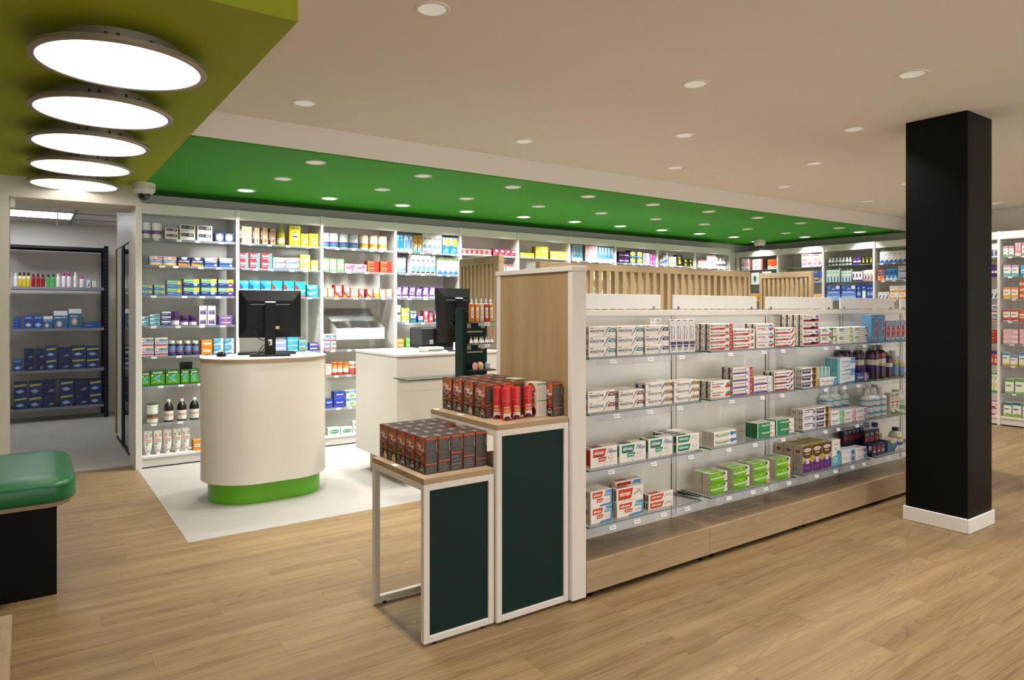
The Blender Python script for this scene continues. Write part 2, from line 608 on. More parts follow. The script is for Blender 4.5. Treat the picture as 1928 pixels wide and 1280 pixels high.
struct(add_box('baseboard_left', M['white'], -.122, 7.2, 0, -.112, 7.8, .08))
struct(add_box('ceiling', M['ceil'], XL, YF, ZC, XR, RISER, ZC + .1))
struct(add_box('ceiling_riser', M['ceil'], SOF_X, RISER, ZS, XR, RISER + .06, ZC))
struct(add_box('ceiling_green', M['green_ceil'], SOF_X, RISER + .0, ZS - .012, XR, YB, ZS))
struct(add_box('ceiling_olive', M['olive_ceil'], XL, SOF_Y + .06, ZS - .012, SOF_X, 7.2, ZS))
b = MB()
b.box(XL, SOF_Y - .002, ZS - .012, SOF_X, SOF_Y + .06, ZC, m=0)
b.box(SOF_X - .06, SOF_Y + .06, ZS, SOF_X, RISER, ZC, m=1)
struct(b.build('ceiling_edge', [M['olive_ceil'], M['ceil']]))
# storage room behind the doorway
struct(add_box('wall_storage_back', M['paint'], -1.6, 11.5, 0, 1.6, 11.6, 2.8))
struct(add_box('wall_storage_left', M['paint'], -1.7, 7.8, 0, -1.6, 11.6, 2.8))
struct(add_box('wall_storage_right', M['paint'], 1.3, 7.8, 0, 1.4, 11.6, 2.8))
struct(add_box('ceiling_storage', M['paint'], -1.6, 7.8, 2.69, 1.6, 11.6, 2.8))
b = MB()
for yy in (9.55, 10.15, 10.85):
    b.box(-1.6, yy - .012, 2.682, 1.4, yy + .012, 2.69)
for xx in (-.72, .5):
    b.box(xx - .012, 7.9, 2.682, xx + .012, 11.5, 2.69)
struct(b.build('trim_1', M['shelf_grey']))
struct(add_box('baseboard_back', M['white'], -1.6, 11.485, 0, 1.3, 11.5, .1))
struct(add_box('wall_passage', M['white'], .856, 7.66, 2.185, .92, 9.14, 2.69))
struct(add_box('trim_2', M['olive_edge'], .875, 9.46, 0, .94, 9.56, 2.21))

# black column with its white skirting
col = struct(bpy.data.objects.new('column', None)); C.objects.link(col)
cx0, cx1, cy0, cy1 = 5.112, 5.50, 1.975, 2.372
add_box('shaft', M['black_paint'], cx0, cy0, 0, cx1, cy1, ZC, parent=col, ch=.004)
b = MB()
t = .014
for (a0, b0, a1, b1) in ((cx0 - t, cy0 - t, cx1 + t, cy0), (cx0 - t, cy1, cx1 + t, cy1 + t), (cx0 - t, cy0, cx0, cy1), (cx1, cy0, cx1 + t, cy1)):
    b.box(a0, b0, 0, a1, b1, .098, ch=.004)
b.build('skirting', M['white'], col)


# ------------------------------------------------------------------ downlights and round panels
def area(name, loc, size, watts, colr, parent=None, spread=140, shape='DISK', tilt=(0, 0)):
    l = bpy.data.lights.new(name, 'AREA')
    l.shape = shape
    l.size = size
    l.energy = watts
    l.color = colr
    l.spread = math.radians(spread)
    o = bpy.data.objects.new(name, l)
    C.objects.link(o)
    o.location = loc
    o.rotation_euler = (tilt[0], tilt[1], 0)
    if parent: o.parent = parent
    return o


def ring_mesh(r0, r1, t, n=28):
    m_ = MB()
    m_.lathe([(r1, 0, '#efece6'), (r1, -t * .6, '#efece6'), (r1 - .003, -t, '#efece6'), (r0 + .002, -t, '#efece6'), (r0, -t * .75, '#efece6'), (r0, 0, '#efece6')], n)
    return m_


ring_me = ring_mesh(.062, .078, .006).mesh('trim_ring', M['white'])
dd = MB(); dd.lathe([(.063, -.0022, '#ffffff'), (.04, -.0012, '#ffffff'), (0, -.001, '#ffffff')], 28)
for p_i in range(len(dd.f)):
    dd.f[p_i] = dd.f[p_i][::-1]
refl_me = dd.mesh('reflector', M['reflector'])
lit_me = dd.mesh('diffuser', M['lamp_on'])
ring2_me = ring_mesh(.07, .095, .006).mesh('trim_ring', M['white'])
d2 = MB(); d2.lathe([(.071, -.0022, '#ffffff'), (.04, -.0012, '#ffffff'), (0, -.001, '#ffffff')], 28)
for p_i in range(len(d2.f)):
    d2.f[p_i] = d2.f[p_i][::-1]
lit2_me = d2.mesh('diffuser', M['lamp_on'])
ORD = ['first', 'second', 'third', 'fourth', 'fifth', 'sixth', 'seventh', 'eighth', 'ninth', 'tenth', 'eleventh', 'twelfth', 'thirteenth', 'fourteenth']


def downlight(x, y, z, label, kind, group, share=1.0, tilt=(0, 0)):
    t = thing('downlight', label, 'downlight', (x, y, z), 0, group)
    for nm, me in (('trim_ring', ring2_me if kind == 'bright' else ring_me), ('diffuser', {'bright': lit2_me, 'off': refl_me, 'main': refl_me}[kind])):
        o = bpy.data.objects.new(nm, me); C.objects.link(o); o.parent = t
    if kind == 'bright':
        area('lamp', (0, 0, -.0075), .13, GREEN_W * share, NEUT, t, 104, tilt=tilt)
    elif kind == 'main':
        area('lamp', (0, 0, -.0075), .11, DOWN_W * share, WARM, t, 118)
    else:
        area('lamp', (0, 0, -.0075), .10, DIM_W, NEUT, t, 110)
    return t


n_row = 0
for (yy, xs, where) in ((4.37, (1.46, 3.21, 4.97, 6.71, 8.45), 'row beside the green ceiling'), (3.51, (4.09, 5.85, 7.6, 9.9), 'row behind the black column'),
                        (2.67, (1.46, 3.21, 4.97), 'row over the display tables'), (1.85, (4.07,), 'before the column')):
    for i, xx in enumerate(xs):
        lb = 'white ceiling downlight, ' + (where if len(xs) == 1 else ORD[i] + ' of the ' + where)
        downlight(xx, yy, ZC, lb, 'main', 'downlights in the white ceiling', .35 if xx > 9.5 else .6 if yy < 3 and xx > 3 else 1.0)
for j, (yy, xs) in enumerate(((1.0, (1.46, 3.21, 4.97, 6.72, 8.4)), (-.75, (-.3, 1.46, 3.21, 4.97, 6.72)), (1.85, (7.6,)), (-2.3, (-.3, 1.46, 3.21, 4.97)))):
    for i, xx in enumerate(xs):
        downlight(xx, yy, ZC, 'recessed downlight overhead outside the view, %s of row %s' % (ORD[i], ORD[j]), 'main', 'downlights in the white ceiling', .6)
for i in range(9):
    xx = 1.82 + .933 * i
    downlight(xx, 5.2, ZS - .012, 'dimmed downlight in the green ceiling, outer row, %s from the olive ceiling' % ORD[i], 'off', 'downlights in the green ceiling')
    downlight(xx, 6.02, ZS - .012, 'dimmed downlight in the green ceiling, middle row, %s from the olive ceiling' % ORD[i], 'off', 'downlights in the green ceiling')
for i in range(10):
    downlight(1.71 + .8225 * i, 6.82, ZS - .012, 'bright downlight before the long wall shelving, %s from the doorway' % ORD[i], 'bright', 'downlights in the green ceiling', .55, (.16, 0))
for i, yy in enumerate((7.06, 6.17, 5.30)):
    downlight(10.03, yy, ZS - .012, 'bright downlight before the far end shelving, %s from the corner' % ORD[i], 'bright', 'downlights in the green ceiling', .13, (0, -.15))
for i, yy in enumerate((3.9, 2.6, 1.3)):
    downlight(9.6, yy, ZC, 'recessed downlight beyond the black column, %s along the end shelving' % ORD[i], 'main', 'downlights in the white ceiling', .25)

for i in range(8):
    yy = 3.40 + .875 * (i % 5)
    t = thing('round_ceiling_light', 'large round glowing ceiling panel, %s counted from the entrance%s' % (ORD[i % 5], '' if i < 5 else ', second row over the bench'), 'ceiling light', (.335 if i < 5 else -.62, yy, ZS - .012), 0, 'round panels on the olive ceiling')
    R = .338
    b = MB()
    b.lathe([(R - .02, -.066, '#ffffff'), (R, -.066, '#ffffff'), (R, -.082, '#ffffff'), (R - .006, -.088, '#ffffff'), (R - .026, -.088, '#ffffff'), (R - .028, -.083, '#ffffff')], 64)
    b.f = [f[::-1] for f in b.f]
    b.build('frame', M['alu'], t)
    b = MB(); b.lathe([(R - .027, -.0845, '#ffffff'), (0, -.0845, '#ffffff')], 64); b.f = [f[::-1] for f in b.f]
    b.build('diffuser', M['round_on'], t)
    b = MB(); b.lathe([(R - .10, 0, '#ffffff'), (R - .10, -.052, '#ffffff'), (R - .015, -.067, '#ffffff'), (0, -.0665, '#ffffff')], 48); b.f = [f[::-1] for f in b.f]
    h = b.build('housing', M['alu'], t)
    for a_ in (-1.9, -1.72, -1.2, -.9):
        c_, s_ = math.cos(a_) * (R - .0995), math.sin(a_) * (R - .0995)
        add_box('clip', M['dark_steel'], c_ - .006, s_ - .004, -.04, c_ + .006, s_ + .004, -.022, parent=h)

# storage room panel light and a hanging sensor rod
t = thing('panel_light', 'flat rectangular light panel in the storage room ceiling', 'ceiling light', (-.12, 10.5, 2.69))
add_box('frame', M['white'], -.61, -.34, -.008, .61, .34, 0, parent=t, ch=.002)
add_box('diffuser', M['store_on'], -.595, -.325, -.0095, .595, .325, -.0078, parent=t)
t = thing('ceiling_antenna', 'thin white antenna rod hanging under the storage room ceiling', 'antenna', (.30, 9.75, 2.69))
b = MB(); b.lathe([(0, 0, '#eeeeee'), (.09, 0, '#eeeeee'), (.085, -.012, '#eeeeee'), (.01, -.018, '#eeeeee')], 20); b.f = [f[::-1] for f in b.f]; b.build('base', M['white'], t)
b = MB(); b.lathe([(.006, -.015, '#eeeeee'), (.006, -.17, '#eeeeee'), (.01, -.175, '#eeeeee'), (.01, -.2, '#eeeeee'), (0, -.2, '#eeeeee')], 10); b.f = [f[::-1] for f in b.f]; b.build('rod', M['white'], t)
t = add_box('motion_sensor', M['white'], -.122, 7.3, 2.37, -.08, 7.36, 2.45, ch=.008)
tag(t, 'small white motion sensor under the doorway header', 'sensor')
t = thing('light_switch', 'white switch plate on the doorway jamb', 'switch', (-.122, 7.3, 1.68))
add_box('plate', M['white'], 0, -.04, -.075, .008, .04, .075, parent=t, ch=.003)
add_box('rocker', M['white'], .008, -.025, -.045, .012, .025, .045, parent=t, ch=.002)


# dome cameras
def dome_camera(x, y, label):
    t = thing('dome_camera', label, 'security camera', (x, y, ZS - .012))
    t.scale = (1.22, 1.22, 1.22)
    b = MB(); b.lathe([(0, 0, '#eeeeee'), (.078, 0, '#eeeeee'), (.078, -.052, '#eeeeee'), (.074, -.06, '#eeeeee'), (.055, -.078, '#eeeeee'), (.0, -.078, '#eeeeee')], 32); b.f = [f[::-1] for f in b.f]
    hb = b.build('housing', M['white'], t)
    b = MB()
    for a_ in (-1.15, -.8):
        b.lathe([(0, -.03, '#111111'), (.003, -.03, '#111111'), (.003, -.036, '#111111'), (0, -.036, '#111111')], 8, .0785 * math.cos(a_), .0785 * math.sin(a_))
    b.build('screw', M['black'], hb)
    b = MB(); b.lathe([(.054 * math.cos(a * PI / 16), -.078 - .054 * math.sin(a * PI / 16), '#111111') for a in range(9)], 28); b.f = [f[::-1] for f in b.f]
    b.build('dome', M['clear'], t)
    b = MB(); b.lathe([(.043 * math.cos(a * PI / 16), -.079 - .046 * math.sin(a * PI / 16), '#111111') for a in range(9)], 24); b.f = [f[::-1] for f in b.f]
    b.build('lens_turret', M['black_gloss'], t)


dome_camera(.865, 6.98, 'white dome camera at the corner of the olive and green ceilings')
dome_camera(9.9, 6.9, 'white dome camera over the far corner of the shelving')

# ------------------------------------------------------------------ wall shelving
SHZ = [2.16, 1.907, 1.622, 1.336, 1.05, .772, .42]      # tops of the glass shelves
BASEZ = .118
BW, BX0, BY = .867, .848, 7.209                          # width of a bay, first bay, front of the long wall's bays
RW, RY0, RX = .795, 7.58, 10.2                           # the same for the end wall
tag_me = {}


def tag_mesh(txt, w_=.05, h_=.026):
    if txt in tag_me:
        return tag_me[txt]
    b = MB()
    b.box(-w_ / 2, -.0012, -h_ / 2, w_ / 2, 0, h_ / 2, '#f2f1ef')
    for pts, c, n in prints([('T', txt, .12, .22, .88, .68, '#22222a'), ('R', .1, .8, .6, .88, '#b9b7c0')]):
        b.poly([(-w_ / 2 + x * w_, -.0015, -h_ / 2 + z * h_) for x, z in pts], c)
    tag_me[txt] = b.mesh('price_tag', M['tag'])
    return tag_me[txt]


PRICES = ['5,90 €', '9,50 €', '7,90 €', '12,90 €', '4,95 €', '6,80 €', '10,39 €', '8,25 €']


def glass_shelf(parent, w_, depth, ztop, n_tags, y0=0.0, rail=.030, tilt=.008, name='glass_shelf', lip=.006, th=.008, tw=.05, tht=.026, skip=0.0):
    b = MB()
    b.box(lip, y0, ztop - th, w_ - lip, y0 + depth, ztop, m=0, ms={'F': 1, 'L': 2, 'R': 2})
    g = b.build(name, [M['glass'], M['glass_edge_pale'], M['glass_edge']], parent)
    if rail:
        b = MB()
        x0, x1 = lip + .012 + skip, w_ - lip - .012
        b.poly([(x0, y0 - .003, ztop - .002), (x1, y0 - .003, ztop - .002), (x1, y0 - .003 - tilt, ztop - rail), (x0, y0 - .003 - tilt, ztop - rail)])
        b.poly([(x0, y0 - .003 - tilt, ztop - rail), (x1, y0 - .003 - tilt, ztop - rail), (x1, y0 - .0065 - tilt, ztop - rail + .003), (x0, y0 - .0065 - tilt, ztop - rail + .003)])
        b.build('price_rail', M['strip'], g)
        for i in range(n_tags):
            fx = (i + .5 + rng.uniform(-.22, .22)) / n_tags
            o = bpy.data.objects.new('price_tag', tag_mesh(rng.choice(PRICES), tw, tht)); C.objects.link(o)
            o.parent = g
            o.location = (x0 + .02 + fx * (x1 - x0 - .04), y0 - .0065 - tilt * .6, ztop - rail * .58)
            o.rotation_euler = (math.atan2(tilt, rail) * -1, 0, 0)
            o.scale = (1, 1, 1)
    return g


def wall_bay(loc, rz, w_, label, shelves, last=False, depth=.42, rails=True, first=False):
    t = thing('wall_shelving', label, 'shelving', loc, rz, 'white wall shelving bays')
    tk = .030
    b = MB(); b.box(0, 0, 0, tk, depth, 2.49, ch=.0015)
    sp = b.build('side_panel', M['white'], t)
    if last:
        b = MB(); b.box(w_, 0, 0, w_ + tk, depth, 2.49, ch=.0015); b.build('side_panel', M['white'], t)
    add_box('back_panel', M['white'], tk, depth - .016, .118, w_, depth, 2.49, parent=t)
    add_box('fascia', M['white'], tk, .014, 2.388, w_, .034, 2.485, parent=t, ch=.0012)
    add_box('top_board', M['white'], tk, .034, 2.47, w_, depth - .016, 2.485, parent=t)
    add_box('plinth', M['white'], tk, .02, .012, w_, .04, .092, parent=t, ch=.001)
    add_box('base_shelf', M['white'], tk, .004, .092, w_, depth - .016, .117, parent=t, ch=.0015)
    for k in shelves:
        g = glass_shelf(t, w_ - tk, depth - .022, SHZ[k], 4 if rails else 0, rail=.022 if rails else 0, tilt=.004, tw=.045, tht=.02)
        g.location.x = tk
    # rows of shelf pin holes in the far cheek
    b = MB()
    xx = w_ - .0005
    for zz in [.25 + .064 * i for i in range(33)]:
        for yy in (.06, .34):
            b.poly([(xx, yy - .0035, zz - .0035), (xx, yy - .0035, zz + .0035), (xx, yy + .0035, zz + .0035), (xx, yy + .0035, zz - .0035)])
    hb = b.build('pin_holes', M['dark_steel'], t)
    hb['kind'] = 'stuff'
    return t


for k in range(10):
    shelves = [0, 1, 2, 3, 4, 5, 6]
    if k in (1, 2): shelves.remove(3)
    wall_bay((BX0 + BW * k, BY, 0), 0, BW, 'white wall shelving bay with glass shelves, %s bay from the doorway' % ORD[k], shelves, last=(k == 9), rails=(k not in (4, 5)))
for k in range(6):
    shelves = [0, 1, 2, 3, 4, 5, 6]
    wall_bay((RX, RY0 - RW * k, 0), -PI / 2, RW, 'white end wall shelving bay with glass shelves, %s bay from the far corner' % ORD[k], shelves, last=(k == 5), depth=.44, rails=(k >= 3))
# filler between the two runs of shelving
t = thing('corner_filler', 'white corner filler panel between the two shelving runs', 'panel', (9.56, 7.25, 0))
add_box('panel', M['white'], .0, .36, 0, 1.08, .385, 2.485, parent=t)
add_box('short_fascia', M['white'], .64, .335, 2.388, 1.07, .355, 2.485, parent=t)

# sliding glass door and white partition beside the doorway
t = thing('glass_sliding_door', 'dark framed glass sliding door beside the storage room entrance', 'door', (.856, 7.66, 0))
add_box('leaf', M['white'], 0, 0, .03, .03, .36, 2.178, parent=t, ch=.001)
add_box('glass_pane', M['door_glass'], .008, .36, .03, .02, .84, 2.178, parent=t)
for y0_, y1_ in ((.84, .905), (.96, 1.03)):
    add_box('stile', M['black'], 0, y0_, .02, .03, y1_, 2.178, parent=t, ch=.002)
add_box('inner_strip', M['grey_plastic'], .006, .905, .03, .024, .96, 2.178, parent=t)
add_box('rear_leaf', M['white'], .004, 1.03, .03, .034, 1.48, 2.178, parent=t)
add_box('top_track', M['black'], 0, 0, 2.178, .034, 1.48, 2.186, parent=t)
add_box('floor_track', M['black'], -.004, 0, 0, .034, 1.48, .03, parent=t)
t = thing('shelving_end_panel', 'white end panel closing the wall shelving at the doorway', 'panel', (.826, 7.209, 0))
add_box('panel', M['white'], 0, 0, 0, .022, .45, 2.49, parent=t, ch=.001)

# storage rack
t = thing('storage_rack', 'black slotted steel rack with grey shelves in the storage room', 'rack', (.34, 11.2, 0))
for (x_, y_) in ((-.60, -.22), (.55, -.22), (-.60, .22), (.55, .22)):
    b = MB()
    b.box(x_ - .02, y_ - .004, 0, x_ + .035, y_, 2.36)
    b.box(x_ + .031, y_, 0, x_ + .035, y_ + .04, 2.36)
    p = b.build('post', M['black'], t)
    b = MB()
    for zz in [.06 + .05 * i for i in range(46)]:
        b.box(x_ - .002, y_ - .0052, zz - .012, x_ + .012, y_ - .0042, zz + .012)
    s_ = b.build('slots', M['dark_steel'], p); s_['kind'] = 'stuff'
RACKZ = [1.784, 1.234, .681, .184]
for zz in RACKZ + [2.33]:
    b = MB()
    b.box(-.60, -.22, zz - .004, .55, .22, zz)
    b.box(-.60, -.222, zz - .036, .55, -.218, zz)
    b.box(-.60, .218, zz - .036, .55, .222, zz)
    b.build('rack_shelf', M['black'] if zz > 2 else M['shelf_grey'], t)

# ------------------------------------------------------------------ oval service counter


def stadium(x1, x2, yc, r, n=20):
    o = []
    for i in range(n + 1):
        a = -PI / 2 + PI * i / n
        o.append((x2 + r * math.cos(a), yc + r * math.sin(a)))
    for i in range(n + 1):
        a = PI / 2 + PI * i / n
        o.append((x1 + r * math.cos(a), yc + r * math.sin(a)))
    return o


t = thing('oval_counter', 'cream oval service counter with lime green base and oak rimmed top', 'counter', (1.59, 5.74, 0))
b = MB(); b.prism(stadium(-.13, .142, .01, .30), .0008, .19); b.build('base', M['lime'], t)
b = MB(); b.prism(stadium(-.124, .122, 0, .36), .163, 1.09); b.build('body', M['cream'], t)
b = MB(); b.prism(stadium(-.124, .122, 0, .368), 1.09, 1.113); top = b.build('top_rim', M['oak_h'], t)
b = MB(); b.prism(stadium(-.124, .122, 0, .366), 1.113, 1.1145); b.build('top', M['white'], t)
CT = 1.1152


def monitor(label, x, y, rz, tilt=0.0, w_=.48, h_=.385, zc=.34):
    """Seen from behind: the back of the set looks along local -y."""
    t = thing('computer_monitor', label, 'monitor', (x, y, CT), rz)
    ca, sa = math.cos(tilt), math.sin(tilt)

    def tl(p):
        yy, zz = p[1], p[2] - zc
        return (p[0], yy * ca - zz * sa, zz * ca + yy * sa + zc)

    def tilted(bm):
        bm.v = [tl(v) for v in bm.v]
        return bm
    b = MB(); b.box(-w_ / 2, .012, zc - h_ / 2, w_ / 2, .045, zc + h_ / 2, ch=.005)
    tilted(b).build('panel', M['black'], t)
    b = MB(); b.box(-w_ / 2 + .012, .044, zc - h_ / 2 + .014, w_ / 2 - .012, .0462, zc + h_ / 2 - .012)
    tilted(b).build('screen', M['black_gloss'], t)
    b = MB()                                           # tapered back shell
    a0, a1, z0, z1 = w_ / 2 - .004, w_ / 2 - .06, h_ / 2 - .004, h_ / 2 - .055
    o_ = [(-a0, .013, zc - z0), (a0, .013, zc - z0), (a0, .013, zc + z0), (-a0, .013, zc + z0)]
    i_ = [(-a1, -.02, zc - z1 + .02), (a1, -.02, zc - z1 + .02), (a1, -.02, zc + z1 - .03), (-a1, -.02, zc + z1 - .03)]
    for k in range(4):
        b.poly([o_[k], o_[(k + 1) % 4], i_[(k + 1) % 4], i_[k]])
    b.poly(i_)
    sh_ = tilted(b).build('back_shell', M['black'], t)
    b = MB(); b.box(-.15, -.0225, zc + .075, .15, -.0195, zc + .079); b.box(-.06, -.0225, zc + .02, -.03, -.0195, zc + .024)
    tilted(b).build('seam', M['grey_plastic'], sh_)
    b = MB(); b.box(-.058, -.03, zc - .06, .058, -.019, zc + .06, ch=.004)
    tilted(b).build('mount_plate', M['black'], t)
    b = MB(); b.box(.035, -.034, zc - .125, .07, -.02, zc - .10, ch=.003)
    tilted(b).build('video_plug', mat_beige, sh_)
    b = MB(); b.box(-.042, -.055, .016, .042, -.028, zc + .10, ch=.004); nk = b.build('stand_column', M['black'], t)
    b = MB(); b.box(-.042, -.0565, zc + .088, .042, -.029, zc + .101, ch=.004); b.build('cap', M['white'], nk)
    b = MB(); b.box(-.016, -.057, .088, .014, -.0545, .135); b.build('cable_slot', M['white'], nk)
    b = MB(); b.box(-.155, -.10, 0, .155, .11, .016, ch=.004); b.build('base_plate', M['black'], t)
    for pts in ([(-.12, -.03, zc - .12), (-.11, -.06, zc - .16), (-.08, -.075, zc - .20), (-.03, -.07, .125), (0, -.062, .115)],
                [(0, -.062, .11), (-.05, -.085, .09), (-.08, -.10, .05), (-.085, -.10, .02), (-.10, -.04, .022)],
                [(.0, -.062, .105), (-.03, -.08, .08), (-.06, -.09, .045), (-.07, -.09, .02)]):
        # smooth the path
        P_ = [Vector(p) for p in pts]
        q = []
        for i in range(len(P_) - 1):
            p0, p1, p2, p3 = P_[max(i - 1, 0)], P_[i], P_[i + 1], P_[min(i + 2, len(P_) - 1)]
            for s in range(6):
                u = s / 6
                q.append(.5 * ((2 * p1) + (p2 - p0) * u + (2 * p0 - 5 * p1 + 4 * p2 - p3) * u * u + (3 * p1 - p0 - 3 * p2 + p3) * u ** 3))
        q.append(P_[-1])
        b = MB(); b.tube(q, .0035, 8); b.build('cable', M['black'], t)
    return t


mat_beige = mat('beige_plug', '#c3b696', .5)
monitor('black computer monitor seen from behind on the oval counter', 1.62, 5.70, -.27)
t = thing('keyboard', 'flat black keyboard lying behind the monitor on the oval counter', 'keyboard', (1.66, 5.93, CT), -.24)
b = MB(); b.box(-.23, -.075, 0, .23, .075, .016, ch=.004); b.build('case', M['black'], t)
for r_ in range(5):
    b = MB()
    for c_ in range(15):
        b.box(-.218 + c_ * .029, -.062 + r_ * .025, .016, -.218 + c_ * .029 + .025, -.062 + r_ * .025 + .021, .021)
    o = b.build('key_row', M['black_gloss'], t); o['kind'] = 'stuff'
t = thing('computer_mouse', 'black computer mouse with a red wheel on the oval counter', 'mouse', (1.275, 5.84, CT), .2)
b = MB()
b.lathe([(.031, 0, '#111111'), (.034, .008, '#1c1c1e'), (.031, .022, '#1c1c1e'), (.022, .034, '#1c1c1e'), (.009, .038, '#1c1c1e'), (0, .0385, '#1c1c1e')], 24, sx=1.0, sy=1.65)
b.build('shell', M['black_gloss'], t)
b = MB(); b.box(-.004, -.034, .026, .004, -.012, .037, ch=.002); b.build('wheel', mat('red_rubber', '#c0241d', .4), t)

# ------------------------------------------------------------------ second counter with its screen, till things
t = thing('square_counter', 'white square service counter with white top on an oak plinth', 'counter', (2.52, 5.22, 0))
add_box('body', M['cream'], .0, .004, .197, 1.06, .88, 1.09, parent=t, ch=.004)
add_box('top', M['white'], -.006, -.006, 1.092, 1.06, .89, 1.1145, parent=t, ch=.003)
add_box('plinth', M['oak_h'], .14, .27, .0008, 1.06, .87, .197, parent=t)
b = MB()
for zz in (.52, .80):
    b.box(.004, .003, zz, 1.05, .006, zz + .003)
b.build('slat_groove', M['cream'], t)
g = add_box('glass_ledge', [M['glass'], M['glass_edge']], -.03, -.262, .916, .62, .002, .926, parent=t, ms={'F': 1, 'L': 1, 'R': 1})
add_box('bracket', M['glass_edge_pale'], .02, -.01, .905, .60, .003, .9155, parent=g)


def slat_screen(name, label, loc, rz, L_, z0, z1, n, zsolid=None, th=.06, sw=.034, sd=.05, group=None):
    """Oak frame of upright slats; runs along local x, thickness along y."""
    t = thing(name, label, 'screen', loc, rz, group)
    add_box('top_rail', M['oak_h'], 0, -th / 2, z1 - .075, L_, th / 2, z1, parent=t, ch=.002)
    for x_ in (0, L_ - .045):
        add_box('end_post', M['oak_scr'], x_, -th / 2, z0, x_ + .045, th / 2, z1 - .075, parent=t, ch=.001)
    zb = z0 if zsolid is None else zsolid
    if zsolid is not None:
        add_box('lower_panel', M['oak_scr'], .045, -th / 2 + .004, z0, L_ - .045, th / 2 - .004, zsolid, parent=t)
    b = MB(); b.box(-sw / 2, -sd / 2, zb, sw / 2, sd / 2, z1 - .075, ch=.001)
    me = b.mesh('slat', M['oak_scr'])
    for i in range(n):
        o = bpy.data.objects.new('slat', me); C.objects.link(o); o.parent = t
        o.location = (.045 + (L_ - .09) * (i + .5) / n, 0, 0)
    return t


slat_screen('slat_screen', 'narrow oak slat screen with solid lower panel beside the square counter', (3.63, 5.30, 0), PI / 2, .72, .0008, 2.0, 9, 1.14, group='oak slat screens')
slat_screen('slat_screen', 'long oak slat screen rising behind the toothpaste gondola', (4.43, 5.79, 0), 0, 3.62, .0008, 2.0, 28, .9, th=.075, sw=.055, sd=.07, group='oak slat screens')
slat_screen('slat_screen', 'short pale oak slat screen before the end wall shelving', (8.60, 5.18, 0), PI / 2, .80, .0008, 2.0, 10, .9, group='oak slat screens')

monitor('black computer monitor turned away on the square counter', 3.31, 5.60, .33, tilt=-.06, zc=.385)
t = thing('receipt_printer', 'bulky black printer on the square counter behind the monitor', 'printer', (3.33, 5.99, CT), -.05)
b = MB(); b.box(-.235, -.13, 0, .235, .15, .20, ch=.012); b.build('body', M['black'], t)
b = MB(); b.box(-.236, -.134, .03, -.10, .12, .195, ch=.006); b.build('side_cover', M['dark_steel'], t)
b = MB(); b.box(-.095, -.138, .05, .23, -.128, .19, ch=.004); b.build('front_flap', M['black_gloss'], t)
b = MB(); b.box(-.15, -.136, .042, -.11, -.1335, .082); b.build('sticker', M['white'], t)
t = thing('cash_box', 'low white box lying before the printer on the square counter', 'box', (2.955, 5.43, CT), -.1)
b = MB(); b.box(-.10, -.06, 0, .10, .06, .04, ch=.006); b.build('body', M['white'], t)
b = MB(); b.box(-.05, -.0615, .012, .09, -.0595, .018); b.build('seam', M['dark_steel'], t)
t = thing('card_terminal', 'white and black card terminal on a stand on the square counter', 'terminal', (3.19, 5.345, CT), -.5)
b = MB(); b.box(-.10, -.07, 0, .10, .08, .012, ch=.004); b.build('foot', M['black'], t)
b = MB()
b.poly([(-.05, -.05, .012), (.05, -.05, .012), (.045, .06, .075), (-.045, .06, .075)]); b.poly([(-.05, -.05, .012), (-.045, .06, .075), (-.045, .07, .012)])
b.poly([(.05, -.05, .012), (.045, .07, .012), (.045, .06, .075)]); b.poly([(-.045, .06, .075), (.045, .06, .075), (.045, .07, .012), (-.045, .07, .012)])
b.build('housing', M['white'], t)
b = MB(); b.poly([(-.035, -.005, .0395), (.035, -.005, .0395), (.032, .045, .068), (-.032, .045, .068)]); b.build('screen', M['deep_green'], t)
b = MB()
for r_ in range(3):
    for c_ in range(3):
        b.box(-.03 + c_ * .022, -.045 + r_ * .013, .0155 + r_ * .0072, -.012 + c_ * .022, -.036 + r_ * .013, .024 + r_ * .0072)
o = b.build('keys', M['dark_steel'], t); o['kind'] = 'stuff'

# slim dark green display stand with body mists
DX, DY = 2.80, 4.60
t = thing('display_stand', 'slim dark green metal display stand behind the hair dye table', 'stand', (DX, DY, 0))
add_box('back_board', M['deep_green'], 0, 0, .02, .21, .02, 1.475, parent=t, ch=.002)
add_box('side_cheek', M['deep_green'], -.028, -.02, .02, 0, .10, 1.50, parent=t, ch=.002)
add_box('foot', M['deep_green'], -.03, -.13, .0008, .22, .13, .02, parent=t, ch=.003)
add_box('bottom_tray', M['deep_green'], 0, -.12, 1.012, .22, 0, 1.022, parent=t, ch=.002)
for zz in (1.31, 1.15):
    add_box('slot_rail', M['alu'], .02, -.003, zz, .165, 0, zz + .012, parent=t)
DSH = [1.395, 1.225]
for zz in DSH:
    for x_ in (.02, .15):
        add_box('bracket', M['alu'], x_, -.004, zz - .05, x_ + .035, 0, zz - .012, parent=t)
    s = glass_shelf(t, .23, .10, zz, 0, y0=-.10, rail=0)
    add_box('price_rail', M['grey_plastic'], .06, -.108, zz - .032, .235, -.104, zz - .004, parent=s)
    o = bpy.data.objects.new('price_tag', tag_mesh('9,90 €')); C.objects.link(o); o.parent = s; o.location = (.14, -.1085, zz - .017)

